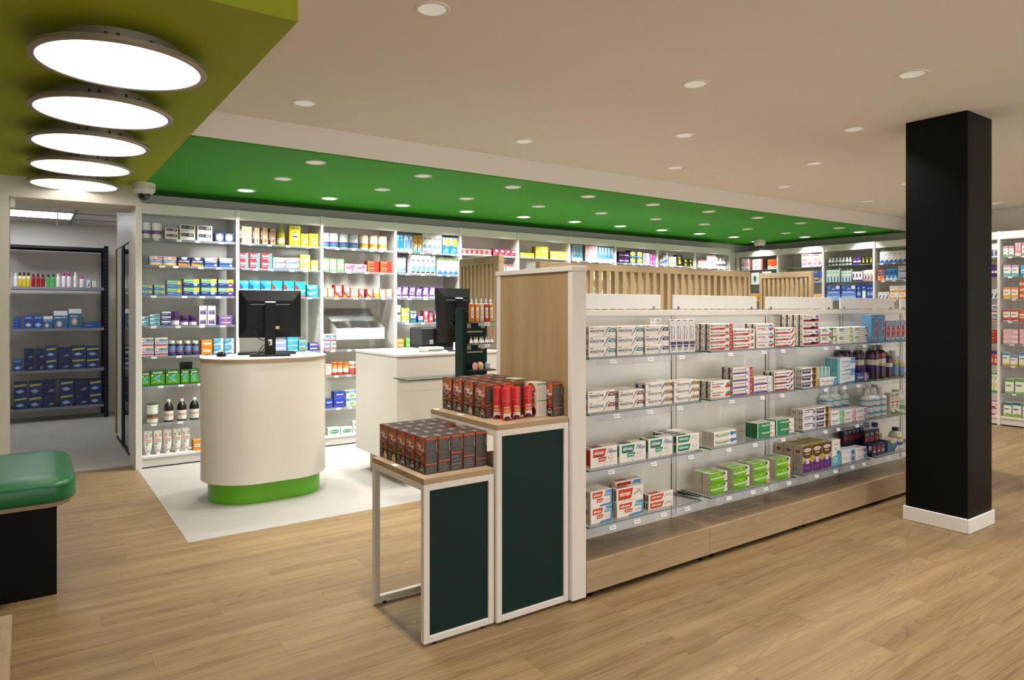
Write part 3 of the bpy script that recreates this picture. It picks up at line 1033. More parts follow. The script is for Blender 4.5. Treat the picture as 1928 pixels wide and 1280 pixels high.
# slanted dispenser tray fixed in the third bay
x0_, _ = on_y(639, 640, 7.12); x1_, _ = on_y(731, 640, 7.12)
t = thing('dispenser_tray', 'white slanted dispenser tray with two empty bins in the third wall bay', 'tray', (x0_, 7.215, 1.155))
w_ = x1_ - x0_
b = MB()
b.box(0, 0, 0, w_, .012, .125, ch=.002)
b.box(0, .012, 0, w_, .39, .01)
for xx in (0, w_ - .008):
    b.poly([(xx, .0, .0), (xx, .0, .125), (xx, .05, .15), (xx, .39, .30), (xx, .39, .0)]); b.poly([(xx + .008, .0, .0), (xx + .008, .39, .0), (xx + .008, .39, .30), (xx + .008, .05, .15), (xx + .008, .0, .125)])
b.build('box', M['white'], t)
b = MB()
b.poly([(.01, .014, .115), (w_ - .01, .014, .115), (w_ - .01, .20, .06), (.01, .20, .06)])
b.poly([(.01, .20, .06), (w_ - .01, .20, .06), (w_ - .01, .385, .34), (.01, .385, .34)])
b.build('sloping_bin', M['mirror'], t)
b = MB(); b.box(w_ / 2 - .004, .012, .02, w_ / 2 + .004, .39, .13); b.poly([(w_ / 2, .2, .06), (w_ / 2, .385, .06), (w_ / 2, .385, .33)]); b.build('divider', M['white'], t)
b = MB(); b.poly([(.0, .02, .13), (w_, .02, .13), (w_, .39, .345), (.0, .39, .345)]); b.build('clear_lid', M['clear'], t)

# ------------------------------------------------------------------ toothpaste gondola
GX0, GY, GB = 2.355, 2.664, .98
GSH = [1.24, .947, .652, .355]
GYP = 2.95                                 # face of the back panel
t = thing('gondola_end', 'tall oak clad end panel with white posts at the gondola head', 'panel', (2.258, GY, 0))
add_box('oak_panel', M['oak_v'], .006, .036, .03, .09, .652, 1.69, parent=t)
for y0_ in (0, .652):
    add_box('post', M['white_metal'], 0, y0_, .012, .096, y0_ + .036, 1.69, parent=t, ch=.003)
add_box('cap', M['white_metal'], -.004, -.004, 1.69, .10, .692, 1.717, parent=t, ch=.002)
add_box('foot_rail', M['white_metal'], .006, .036, .012, .09, .652, .03, parent=t)
t = thing('gondola_end', 'white far end panel of the gondola beyond the black column', 'panel', (GX0 + 5 * GB + .001, GY, 0))
add_box('panel', M['white_metal'], 0, 0, .012, .10, .688, 1.69, parent=t, ch=.003)
add_box('cap', M['white_metal'], -.003, -.004, 1.69, .104, .692, 1.717, parent=t, ch=.002)
for k in range(5):
    t = thing('gondola_bay', 'white gondola shelving bay on an oak base, %s bay from the oak end' % ORD[k], 'shelving', (GX0 + GB * k, GY, 0), 0, 'gondola bays')
    w_ = GB
    b = MB(); b.box(.001, 0, .03, w_ - .001, .018, .19, ch=.001); b.build('kick_panel', M['oak_h'], t)
    b = MB(); b.box(.001, .018, .165, w_ - .001, GYP - GY, .183); b.build('base_tray', M['oak_tray'], t)
    b = MB(); b.box(.001, .02, .03, w_ - .001, .66, .16); b.box(.001, GYP - GY + .1, .16, w_ - .001, .684, .185); b.build('base_box', M['darkwood'], t)
    for xx in (.05, w_ - .05):
        b = MB(); b.lathe([(.013, .0008, '#111111'), (.013, .008, '#111111'), (.005, .01, '#111111'), (.005, .031, '#111111')], 12, xx, .03); b.build('foot', M['black'], t)
    add_box('back_panel', M['white'], .02, GYP - GY, .183, w_ - .02, GYP - GY + .012, 1.455, parent=t)
    add_box('rear_panel', M['white'], .02, GYP - GY + .09, .185, w_ - .02, GYP - GY + .102, 1.455, parent=t)
    b = MB()
    for xx in (0, w_ - .02):
        b.box(xx + .002, GYP - GY - .004, .183, xx + .018, GYP - GY + .02, 1.46)
    up = b.build('upright', M['white_metal'], t)
    for xx in (.018, w_ - .022):
        add_box('slot_line', M['dark_steel'], xx, GYP - GY - .0055, .20, xx + .004, GYP - GY - .0035, 1.44, parent=up)
    add_box('top_rail', M['white_metal'], .001, GYP - GY - .012, 1.455, w_ - .001, GYP - GY + .10, 1.49, parent=t, ch=.002)
    hb = add_box('header_board', M['white'], .004, GYP - GY + .004, 1.497, .87, GYP - GY + .016, 1.585, parent=t, ch=.001)
    for xx in (.045, .80):
        for dx_, zt_ in ((0, 1.515), (.010, 1.511)):
            add_box('clip', M['steel'], xx + dx_, GYP - GY, 1.489, xx + dx_ + .005, GYP - GY + .02, zt_, parent=hb)
    for zz in GSH:
        s = glass_shelf(t, w_, .235, zz, 3 if zz > .4 else 4, y0=.026, rail=.040, tilt=.012, lip=.04, skip=.03, th=.008)
        for xx in (.03, w_ - .034):
            b = MB()
            b.poly([(xx, .10, zz - .012), (xx, GYP - GY - .004, zz - .03), (xx, GYP - GY - .004, zz - .009), (xx, .10, zz - .0085)])
            b.poly([(xx + .004, .10, zz - .012), (xx + .004, .10, zz - .0085), (xx + .004, GYP - GY - .004, zz - .009), (xx + .004, GYP - GY - .004, zz - .03)])
            b.poly([(xx, .10, zz - .012), (xx + .004, .10, zz - .012), (xx + .004, GYP - GY - .004, zz - .03), (xx, GYP - GY - .004, zz - .03)])
            b.build('shelf_bracket', M['dark_steel'], s)

# ------------------------------------------------------------------ two nesting display tables


def display_table(name, label, x0, y0, x1, y1, ztop, sides):
    """White steel frame of square tube, oak top, deep green front panel."""
    t = thing(name, label, 'table', (x0, y0, 0), 0, 'green fronted display tables')
    X, Y = x1 - x0, y1 - y0
    s, th = .03, .026
    zf = ztop - th
    add_box('top', M['oak_h'], 0, 0, zf, X, Y, ztop, parent=t, ch=.001)
    for (a, b_) in ((0, 0), (X - s, 0), (0, Y - s), (X - s, Y - s)):
        add_box('leg', M['white_metal'], a, b_, .012, a + s, b_ + s, zf, parent=t, ch=.002)
        bb = MB(); bb.lathe([(.010, .0008, '#111111'), (.010, .012, '#111111')], 12, a + .06 if a == 0 else a - .03, b_ + .015); bb.build('foot', M['black'], t)
    for z0_ in (.012, zf - s):
        for b_ in (0, Y - s):
            add_box('rail', M['white_metal'], s, b_, z0_, X - s, b_ + s, z0_ + s, parent=t, ch=.002)
    for a in (0, X - s):
        add_box('side_rail', M['white_metal'], a, s, zf - s, a + s, Y - s, zf, parent=t, ch=.002)
    add_box('front_panel', M['deep_green'], s, .010, .012 + s, X - s, .022, zf - s, parent=t)
    return t


display_table('display_table', 'low display table with oak top and deep green front panel', 1.433, 2.700, 1.806, 3.255, .745, 1)
display_table('display_table', 'taller display table with oak top beside the gondola end', 1.813, 2.686, 2.254, 3.335, .948, 1)

# ------------------------------------------------------------------ bench, oak box and the unit at the edge
t = thing('bench', 'green leatherette bench with oak board on a black base', 'bench', (-1.2, 4.22, 0))
add_box('base', M['darkwood'], 0, .105, .0008, 1.33, .90, .477, parent=t)


def rounded_rect(x0, y0, x1, y1, r, n=8):
    o = []
    for (cx_, cy_, a0) in ((x1 - r, y0 + r, -PI / 2), (x1 - r, y1 - r, 0), (x0 + r, y1 - r, PI / 2), (x0 + r, y0 + r, PI)):
        for i in range(n + 1):
            a = a0 + PI / 2 * i / n
            o.append((cx_ + r * math.cos(a), cy_ + r * math.sin(a)))
    return o


b = MB(); b.prism(rounded_rect(-.02, .03, 1.395, .98, .12), .477, .498); b.build('board', M['oak_h'], t)
b = MB()
ins = [(.022, .500), (.004, .508), (0, .522), (0, .585), (.004, .594), (.016, .606), (.045, .616), (.10, .621), (.2, .6235)]
rings_ = [[(x, y, z) for x, y in rounded_rect(-.03 + i_, .0 + i_, 1.415 - i_, .99 - i_, max(.13 - i_, .02))] for i_, z in ins]
n_ = len(rings_[0]); b0 = 0
for r_ in rings_:
    b.v.extend(r_)
for i in range(len(rings_) - 1):
    for k in range(n_):
        k2 = (k + 1) % n_
        b.f.append((i * n_ + k, i * n_ + k2, (i + 1) * n_ + k2, (i + 1) * n_ + k)); b.c.append((0, .3, .1, 1)); b.m.append(0); b.sm.append(True)
b.f.append(tuple(range((len(rings_) - 1) * n_, len(rings_) * n_))); b.c.append((0, .3, .1, 1)); b.m.append(0); b.sm.append(True)
b.f.append(tuple(range(n_))[::-1]); b.c.append((0, .3, .1, 1)); b.m.append(0); b.sm.append(False)
cu = b.build('cushion', M['green_leather'], t)
b = MB(); b.tube([(x, y, .5885) for x, y in rounded_rect(-.0305, -.0005, 1.4155, .9905, .13)] + [(1.2, -.0005, .5885)], .0022, 6); b.build('seam', M['green_leather'], cu)

t = thing('oak_table', 'corner of a low oak topped table near the camera', 'table', (-.94, 1.9, 0))
add_box('top', M['oak_y'], 0, 0, .425, .90, 1.016, .45, parent=t, ch=.001)
add_box('base', M['white_metal'], .05, .05, .0008, .82, .93, .425, parent=t, ch=.002)

t = thing('low_white_unit', 'edge of a low white shelving unit beyond the column', 'shelving', (6.585, 1.1, 0))
add_box('end_panel', M['white_metal'], 0, .0, .0008, .03, 1.04, .914, parent=t, ch=.002)
add_box('top', M['white_metal'], .03, 0, .89, .5, 1.04, .914, parent=t, ch=.002)
add_box('back_panel', M['white_metal'], .48, 0, .0008, .5, 1.04, .89, parent=t)
add_box('shelf', M['white_metal'], .03, 0, .45, .48, 1.04, .47, parent=t)
add_box('side_board', M['white_metal'], .03, 1.02, .0008, .48, 1.04, .89, parent=t)

# ------------------------------------------------------------------ printed packs
W_, CRM, NVY = '#efebe4', '#e9e0cf', '#1b2450'
DS = {}


def D(key, kind, look, body, F, side=None, top=None, S=(), T=()):
    DS[key] = dict(kind=kind, look=look, body=body, F=F, side=side or body, top=top or body, S=list(S), T=list(T))


def sens(key, look, c2, sub):
    D(key, 'toothpaste_box', look, W_, [
        ('P', [(.03, .90), (.16, .90), (.14, .82), (.03, .82)], '#3a3d3a'), ('P', [(.03, .90), (.06, .90), (.05, .82), (.03, .82)], '#8ab93c'),
        ('R', .20, .76, .42, .79, '#b8b4bb'), ('T', 'SENSODYNE', .03, .42, .56, .68, '#2b2550'), ('R', .08, .32, .46, .35, '#a9a6b2'),
        ('P', [(.52, .06), (.56, .06), (.66, .42), (.70, .74), (.78, .94), (.74, .94), (.66, .74), (.62, .42)], '#8a8480'),
        ('P', [(.66, .62), (.68, .74), (.76, .94), (.79, .94), (.71, .76), (.69, .62)], '#2c3566'),
        ('P', [(.71, .42), (.985, .42), (.985, .82), (.80, .82), (.745, .66)], c2), ('L', .80, .50, .96, .74, 2, '#e6ecec'),
        ('E', .72, .22, .03, .07, '#dcd3d4')], side='#d9d1c4', top='#e7e2da', S=[('R', .35, .25, .8, .75, '#4a4270'), ('R', .48, .35, .66, .65, '#c8c4d4')],
      T=[('R', .06, .3, .5, .6, '#c9c6d0')])


sens('sens_teal', 'teal cornered white toothpaste box', '#3f8592', '')
sens('sens_navy', 'navy cornered white toothpaste box', '#262a5c', '')
sens('sens_red', 'maroon cornered white toothpaste box', '#7b2532', '')
D('sens_gold', 'toothpaste_box', 'gold striped white toothpaste box', W_, [
    ('P', [(.03, .9), (.1, .9), (.09, .8), (.03, .8)], '#c43a32'), ('P', [(.1, .9), (.18, .9), (.17, .8), (.09, .8)], '#2f8a57'),
    ('T', 'SENSODYNE', .08, .40, .60, .68, '#24356e'), ('R', .12, .30, .5, .33, '#a9a6b2'),
    ('P', [(.76, .94), (.99, .94), (.99, .3), (.70, .3)], '#c9b283'), ('P', [(.72, .48), (.99, .44), (.99, .72), (.76, .72)], '#5c4a2c'), ('L', .78, .52, .96, .66, 2, '#e8dcc0'),
    ('P', [(.55, .06), (.59, .06), (.68, .42), (.72, .74), (.79, .94), (.75, .94), (.68, .74), (.64, .42)], '#2a4a94')],
  side='#d9d1c4', top='#e3dccd', S=[('R', .35, .25, .8, .75, '#2b2a66')])
D('sens_vert', 'toothpaste_box', 'upright violet based toothpaste pack', W_, [
    ('R', .1, .955, .6, .985, '#7a62a8'), ('E', .5, .88, .07, .015, '#6b4a9c'), ('T', 'SENSODYNE', .12, .40, .36, .80, '#3a2f66', 0, 0, True),
    ('P', [(.5, .42), (.62, .42), (.8, .6), (.62, .8), (.54, .8), (.66, .6)], '#6fa8dc'), ('P', [(.62, .4), (.7, .4), (.6, .52), (.52, .52)], '#b04a8c'),
    ('R', .0, .355, 1, .375, '#c9c0b4'), ('R', .04, .24, .96, .33, '#46306e'), ('R', .12, .17, .88, .22, '#2d2a58'), ('R', .2, .07, .8, .17, '#a9a49c'), ('R', .25, .03, .75, .07, '#e4e0da')],
  side='#ddd6cb', top='#e4dfd7')


def paro(key, look, F, red_end=False, side='#cfc4b2'):
    D(key, 'toothpaste_box', look, W_, F + ([('R', .86, 0, 1, 1, '#c22a30'), ('L', .89, .15, .97, .85, 1, '#e89a96')] if red_end else []),
      side=side, top='#ddd5cc', S=[('R', .15, 0, .45, 1, '#22264a'), ('R', .6, .38, .78, .6, '#4d4840')])


_g = [('P', [(.02, .9), (.08, .9), (.1, .66), (.06, .5), (.02, .5)], '#45a04a'), ('T', 'parodontax', .10, .52, .58, .84, '#2b2a33')]
paro('paro_red', 'red ended leaf toothpaste box', _g + [('R', .62, .56, .74, .76, '#c83a34'), ('P', [(.0, .06), (.62, .06), (.72, .4), (.0, .34)], '#b8232b'), ('L', .04, .12, .55, .28, 1, '#e2a49c'),
     ('E', .76, .74, .05, .14, '#c23b34'), ('E', .80, .52, .04, .14, '#39773d'), ('E', .74, .38, .035, .1, '#8e2f2a')], True)
paro('paro_leaf', 'red leaf sprig toothpaste box', _g + [('R', .64, .56, .78, .78, '#c83a34'), ('P', [(.0, .06), (.66, .06), (.78, .4), (.0, .32)], '#b8232b'), ('L', .04, .12, .55, .26, 1, '#e2a49c'),
     ('E', .88, .78, .05, .14, '#c23b34'), ('E', .90, .52, .045, .14, '#39773d'), ('E', .84, .40, .04, .1, '#8e2f2a')])
paro('paro_swirl', 'blue red swirl toothpaste box', [('T', 'parodontax', .06, .58, .66, .84, '#2b3054'), ('R', .06, .3, .5, .42, '#cc4a42'), ('R', .3, .12, .6, .22, '#9cb8dc'),
     ('E', .82, .5, .17, .42, '#b7cfe8'), ('P', [(.66, .4), (.8, .1), (.97, .3), (.96, .6), (.84, .42)], '#c4302f'), ('P', [(.68, .7), (.8, .92), (.94, .76), (.82, .66)], '#4d7fbe')])
paro('paro_curve', 'red curve toothpaste box', _g + [('R', .64, .56, .8, .78, '#6f9cb0'), ('P', [(.0, .08), (.7, .08), (.86, .4), (.93, .92), (.99, .92), (.93, .3), (.8, .04), (.02, .0)], '#b51f2a'), ('R', .0, .08, .7, .3, '#b51f2a'), ('L', .06, .13, .5, .25, 1, '#dfa0a0')])
paro('paro_blue', 'blue flash toothpaste box', _g + [('R', .60, .56, .80, .8, '#3f74c0'), ('P', [(.0, .08), (.7, .08), (.84, .4), (.9, .9), (.97, .9), (.9, .3), (.8, .04), (.02, .0)], '#8f1e2c'), ('R', .0, .08, .66, .3, '#8f1e2c'), ('E', .93, .6, .03, .16, '#2f6f3d')])
paro('paro_black', 'charcoal red toothpaste box', [('R', .04, .88, .2, .96, '#3f9050'), ('T', 'parodontax', .04, .58, .62, .84, '#2b2a33'), ('R', .04, .44, .4, .5, '#b0aab0'), ('R', .0, .06, .7, .34, '#8e1c26'),
     ('P', [(.66, .06), (1, .06), (1, .5), (.8, .44), (.6, .3)], '#b5242c'), ('E', .62, .3, .16, .18, '#1d1d20'), ('E', .88, .74, .1, .2, '#5b7fc0')])
paro('paro_teal', 'teal faceted toothpaste box', [('P', [(.02, .95), (.12, .95), (.1, .82), (.02, .82)], '#55b06a'), ('T', 'parodontax', .06, .48, .66, .76, '#2b2a33'), ('R', .06, .26, .5, .4, '#d0483c'), ('R', .06, .1, .6, .16, '#cfc6c0'),
     ('P', [(.72, .1), (.8, .66), (.99, .9), (.99, .66), (.86, .5)], '#53a7b0'), ('P', [(.7, .14), (.8, .5), (.99, .62), (.99, .14)], '#c23832')], side='#cfc4b2')
_s = [('E', .72, .9, .04, .08, '#74b84e'), ('T', 'parodontax', .06, .52, .66, .82, '#4a3d66'), ('R', .1, .34, .55, .4, '#d98e80'), ('R', .0, .06, .72, .26, '#3c56a8'), ('R', .0, .0, 1, .06, '#c22a38'),
      ('P', [(.70, .86), (.80, .92), (.96, .86), (.95, .4), (.83, .14), (.71, .4)], '#6d84b8'), ('P', [(.73, .82), (.80, .86), (.93, .82), (.92, .42), (.83, .22), (.74, .42)], '#e9e6ee')]
paro('paro_shield', 'shield emblem toothpaste box', _s)
paro('paro_shield4', 'red ended shield toothpaste box', [(o if o[0] != 'T' else ('T', 'parodontax', .04, .52, .6, .82, '#4a3d66')) for o in _s[:5]] + [
    ('P', [(.60, .86), (.70, .92), (.84, .86), (.83, .4), (.72, .14), (.61, .4)], '#6d84b8'), ('P', [(.63, .82), (.70, .86), (.81, .82), (.80, .42), (.72, .22), (.64, .42)], '#e9e6ee')], True)


def gum(key, look, c, F=()):
    D(key, 'toothpaste_box', look, W_, [('R', .12, .5, .42, .86, '#2f6e60'), ('T', 'GUM', .15, .56, .39, .8, '#e9f2ee'), ('L', .5, .45, .78, .85, 2, '#c9c3cc'), ('R', .12, .18, .5, .26, c),
      ('P', [(.80, 1), (1, 1), (1, .2), (.9, .3)], c), ('E', .86, .55, .09, .28, '#efe9e2'), ('O', .86, .55, .09, .28, .2, c)] + list(F), side='#ded8ce')


gum('gum_lime', 'lime cornered white toothpaste box', '#9cc24c')
gum('gum_violet', 'violet cornered white toothpaste box', '#7d6aa8')
D('gum_green', 'toothpaste_box', 'green magenta banded toothpaste box', W_, [('R', .1, .55, .4, .9, '#2f6e60'), ('T', 'GUM', .13, .6, .37, .84, '#e9f2ee'), ('P', [(.5, 1), (1, 1), (1, .3), (.8, .42)], '#3a9a4a'),
   ('R', .0, .04, .8, .2, '#c93a6a'), ('R', .55, .28, .8, .42, '#8a4a7a'), ('E', .88, .6, .08, .28, '#dfe6d8')], side='#ded8ce')
D('gum_tall', 'toothpaste_box', 'upright cream toothpaste box', '#e9d9c6', [('R', .15, .84, .85, .96, '#2f5a4a'), ('T', 'GUM', .22, .86, .78, .94, '#e8e8e0'), ('L', .2, .66, .8, .8, 3, '#c86a5e'), ('R', .1, .54, .9, .6, '#b8222a'),
   ('E', .5, .38, .24, .1, '#5a3440'), ('E', .5, .37, .16, .06, '#d8c0c0'), ('P', [(0, 0), (1, 0), (1, .06), (.4, .12), (0, .26)], '#3d8a3a')], side='#cdbba6')
D('drop_big', 'toothbrush_box', 'large sky blue box with red drop', '#4f97c8', [('L', .08, .86, .5, .96, 2, '#9fc8e6'), ('P', [(.52, .1), (.68, .12), (.9, .3), (.98, .5), (.96, .9), (.7, .7), (.5, .4)], '#e6d5d6'),
   ('P', [(.56, .14), (.7, .16), (.88, .34), (.94, .5), (.92, .84), (.72, .66), (.56, .4)], '#b3273c'), ('L', .62, .42, .88, .56, 2, '#d9a0a6'), ('R', .06, .1, .2, .18, '#c9b98a')], side='#5b8fb5', top='#7aa5c4')
D('drop_small', 'toothbrush_box', 'narrow sky blue box with red drop', '#6fa3c6', [('P', [(.5, .96), (.94, .66), (.96, .3), (.6, .08), (.2, .1), (.06, .3), (.1, .66)], '#e8dadb'),
   ('P', [(.5, .9), (.86, .62), (.88, .32), (.58, .14), (.24, .16), (.14, .34), (.18, .62)], '#b8283c'), ('L', .3, .44, .78, .56, 2, '#dfa5aa')], side='#5b8fb5', top='#b02a3a')


def elmex_big(key, look, c, c2, duo, duoc, F=(), side='#ded7cd', S=()):
    D(key, 'toothpaste_box', look, W_, [('P', [(.08, .94), (.58, .94), (.52, .58), (.08, .58)], c), ('R', .08, .52, .50, .58, c2), ('T', 'elmex', .13, .66, .49, .86, '#f6efe9'),
       ('P', [(.28, .50), (.60, .50), (.54, .27), (.28, .27)], c), ('T', 'elmex', .31, .33, .54, .45, '#f3e4da')] + list(F)
      + ([('T', 'DUO', .70, .80, .82, .88, duo), ('T', 'PACKx2', .68, .66, .97, .80, duo)] if duo else []), side=side, top='#e6dfd6', S=S, T=[('R', .1, .1, .5, .9, c2)])


_sl = [('P', [(.60, .62), (.62, .62), (.70, .94), (.68, .94)], '#7d86c8'), ('P', [(.46, .02), (.48, .02), (.50, .12), (.48, .12)], '#7d86c8'), ('R', .70, .60, .92, .62, '#c9b4ac')]
elmex_big('elmex_red2', 'big white and red twin toothpaste box', '#c73a26', '#7a2148', '#4a58b4', 0, _sl + [('O', .76, .42, .07, .14, .25, '#e0a898'), ('E', .66, .42, .03, .05, '#e0a898'), ('R', .20, .20, .9, .22, '#cfc6c2')],
          S=[('R', .45, .1, .95, .9, '#c22a1c')])
elmex_big('elmex_green2', 'big white and green twin toothpaste box', '#1f8a78', '#1c4a4c', '#4a58b4', 0, _sl + [('E', .68, .40, .03, .05, '#8fc0b4'), ('O', .79, .40, .06, .12, .25, '#b4d2c8'), ('R', .20, .20, .9, .22, '#cfc6c2')],
          S=[('R', .0, .0, .3, 1, '#1b2a28'), ('P', [(.5, .4), (.95, .3), (.95, .92), (.5, .92)], '#1f7a62')])
_bl = [('P', [(.64, .60), (1, .60), (1, .98), (.72, .98)], '#4a98cc'), ('R', .93, .0, 1, .6, '#4a98cc'), ('P', [(.40, 0), (1, 0), (1, .16), (.46, .10)], '#4a8fcc')]
elmex_big('elmex_kid', 'big red blue twin toothpaste box', '#cc4420', '#d8c4ba', '#dcecf6', 0, _bl + [('R', .66, .26, .88, .46, '#e8d3bc')], side='#c9c0b2', S=[('R', .1, .55, .6, .9, '#55524c'), ('R', .1, .08, .35, .45, '#b83424')])
elmex_big('elmex_junior2', 'big white and blue twin junior toothpaste box', '#cc4420', '#d8c4ba', '#dcecf6', 0, _bl + [('T', 'JUNIOR', .66, .26, .84, .36, '#3f9a52', .1, .06), ('R', .86, .24, .92, .4, '#e6b8a4')], side='#c9c0b2', S=[('R', .1, .55, .6, .9, '#7a756a'), ('R', .1, .08, .35, .45, '#b83424')])


def elmex_s(key, look, c, c2, F, S):
    D(key, 'toothpaste_box', look, W_, [('P', [(.06, .92), (.62, .92), (.54, .22), (.06, .22)], c), ('R', .06, .16, .53, .26, c2), ('T', 'elmex', .11, .42, .52, .78, '#f6efe9')] + F, side='#d9d0c4', top='#e2d8cf',
      S=S, T=[('R', .08, .1, .5, .9, c2)])


elmex_s('elmex_greenS', 'small green white toothpaste box', '#1f8a78', '#1c4a4c', [('E', .70, .62, .03, .1, '#7fae9f'), ('O', .83, .56, .07, .28, .3, '#b4d2c8'), ('L', .55, .1, .95, .16, 1, '#c6c0be')], [('R', 0, 0, .35, 1, '#1b2a28'), ('R', .5, .1, .95, .95, '#1f7a62')])
elmex_s('elmex_jr', 'small red junior toothpaste box', '#cc3c20', '#c23a22', [('T', 'JUNIOR', .62, .30, .88, .52, '#3f9a52', .1, .2), ('R', .70, .70, .9, .78, '#bcb2c6'), ('R', .90, .3, .96, .6, '#e6b8a4'), ('L', .1, .06, .9, .12, 1, '#d2c8c2')], [('R', 0, 0, .35, 1, '#8e2a1e'), ('R', .55, .15, .9, .9, '#6e7058')])
elmex_s('elmex_jr2', 'white, red and blue junior toothpaste box', '#cc3c20', '#c23a22', [('P', [(.60, .2), (1, .2), (1, .95), (.72, .95)], '#4a98cc'), ('T', 'PACKx2', .68, .45, .96, .7, '#dcecf6')], [('R', 0, .2, .35, .8, '#7a756a')])
D('fluocaril', 'toothpaste_box', 'blue disc white toothpaste box', W_, [('P', [(.06, .84), (.72, .78), (.70, .70), (.06, .76)], '#9cc864'), ('T', 'Fluocaril', .05, .34, .66, .68, '#33363a'), ('P', [(.08, .28), (.6, .3), (.6, .24), (.06, .2)], '#8cbc5c'),
   ('E', .80, .56, .09, .3, '#3a74c0'), ('E', .94, .6, .06, .26, '#4a84cc'), ('L', .3, .06, .6, .14, 1, '#d2c8c4')], side='#cfc8ba', top='#d8d2c6')
D('arthro', 'toothpaste_box', 'green and white toothpaste box', '#1f8654', [('R', .72, 0, 1, 1, '#ece7df'), ('T', 'Arthrodont', .22, .52, .70, .82, '#e8efe8'), ('R', .38, .34, .58, .42, '#c86a3a'), ('L', .2, .1, .68, .2, 1, '#7fbf9c'), ('R', 0, 0, .04, 1, '#e8e6de'),
   ('P', [(.72, .7), (.86, .5), (.82, .3), (.72, .4)], '#d98a80'), ('L', .86, .1, .97, .5, 2, '#c9bfb4')], side='#176a44', top='#d9d4c8')
D('homeo', 'toothpaste_box', 'leaf green white toothpaste box', '#6fb320', [('P', [(0, .0), (0, .5), (.3, .2), (.7, .1), (.7, 0)], '#5a9a1c'), ('T', u'Homéodent', .06, .38, .80, .60, '#eef5dd', 0, .06), ('R', .82, 0, 1, 1, '#ece8e0'), ('E', .84, .84, .06, .12, '#28422a'), ('L', .85, .3, .97, .7, 3, '#a9a49a'),
   ('E', .48, .82, .05, .08, '#e2d070'), ('R', .82, .0, 1, .12, '#3a7a34')], side='#c8c0b2', top='#d4d0c2', T=[('R', .1, .15, .75, .85, '#84b840')], S=[('R', .6, .2, .7, .3, '#5c574e')])
D('homeo_gold', 'toothpaste_box', 'gold ended green toothpaste box', '#6fb320', [('P', [(0, .0), (0, .5), (.3, .2), (.7, .1), (.7, 0)], '#5a9a1c'), ('T', u'Homéodent', .06, .38, .80, .60, '#eef5dd', 0, .06), ('R', .82, 0, 1, 1, '#ece8e0'), ('E', .84, .84, .06, .12, '#28422a'), ('L', .85, .4, .97, .75, 3, '#a9a49a'),
   ('E', .48, .82, .05, .08, '#e2d070'), ('R', .82, .06, 1, .3, '#d9962c')], side='#c8c0b2', top='#d4d0c2', T=[('R', .1, .15, .75, .85, '#84b840')], S=[('R', .6, .2, .7, .3, '#5c574e')])


def fixo(key, look, c, cend, F=(), word='Fixodent'):
    D(key, 'denture_cream_box', look, W_, [('P', [(.0, .1), (.55, .1), (.62, .85), (.0, .85)], c), ('T', word, .06, .42, .56, .74, '#f2efe8' if c != W_ else '#4a4f80', .05), ('L', .06, .18, .46, .3, 1, '#9aa0b8'),
       ('P', [(.72, 0), (1, 0), (1, 1), (.64, 1)], cend)] + list(F), side='#cfc8bd', top='#d9d3ca', S=[('R', .2, .25, .45, .7, '#8a8a94'), ('R', .6, .25, .85, .7, '#8a8a94')])


fixo('fixo_dark', 'brown ended denture cream box', '#2a2d58', '#5a3c26', [('P', [(.88, 0), (1, 0), (1, 1), (.94, 1)], '#d8a92a')])
fixo('fixo_ultra', 'navy shield denture cream box', W_, '#d6d6e0', [('R', .1, .8, .8, .94, '#3a4078'), ('E', .86, .5, .07, .3, '#4a5088')])
fixo('fixo_mint', 'mint ended denture cream box', W_, '#8fc8a4')
fixo('fixo_pink', 'pink ended denture cream box', W_, '#d9a0c0')
fixo('fixo_ring', 'red ringed denture cream box', W_, '#9cb8dc', [('E', .84, .55, .12, .36, '#c9503a'), ('E', .84, .55, .06, .2, '#f0e0da')])
D('parogencyl', 'toothpaste_box', 'blue ended white toothpaste box', W_, [('R', .06, .84, .2, .92, '#c86a5a'), ('T', 'Parogencyl', .06, .40, .74, .72, '#3a5a78', .05), ('P', [(.74, 0), (1, 0), (1, .95), (.86, .95)], '#5a9ad0'), ('O', .78, .5, .1, .3, .15, '#9ec4e4'), ('L', .1, .12, .6, .26, 1, '#b8c4cc')], side='#d8d4cc')
D('teal_vert', 'toothpaste_box', 'upright teal striped toothpaste box', '#d2dcda', [('R', 0, 0, .5, 1, '#4fa0a4'), ('T', 'meridol', .12, .2, .4, .8, '#d0e6e4', 0, 0, True)], side='#4fa0a4')
D('meridol', 'toothpaste_box', 'pale blue twin toothpaste box', '#dfe6e8', [('T', 'meridol', .22, .66, .68, .82, '#4a8cc8'), ('P', [(.68, .56), (1, .6), (1, 1), (.78, 1)], '#3f8cd0'), ('T', 'x2', .80, .68, .94, .86, '#d6e6f2'), ('R', 0, 0, .08, 1, '#6fb4c4'), ('T', 'meridol', .22, .28, .56, .4, '#7fb0d6'), ('P', [(.3, 0), (1, 0), (1, .14), (.4, .08)], '#4f98d8'),
   ('E', .62, .4, .05, .1, '#8fc4b4'), ('R', .2, .5, .6, .53, '#9cc0dc')], side='#5aa8b0', top='#d9dfe0')
D('oralb', 'toothpaste_box', 'deep blue toothpaste box with pink panel', '#21428e', [('T', 'Oral-B', .12, .34, .56, .68, '#e4ecf6'), ('L', .14, .8, .5, .9, 1, '#9cb4dc'), ('R', .66, 0, .82, 1, '#cfa6c6'), ('R', .84, .3, .97, .7, '#8fa8d8')], side='#1b3474')
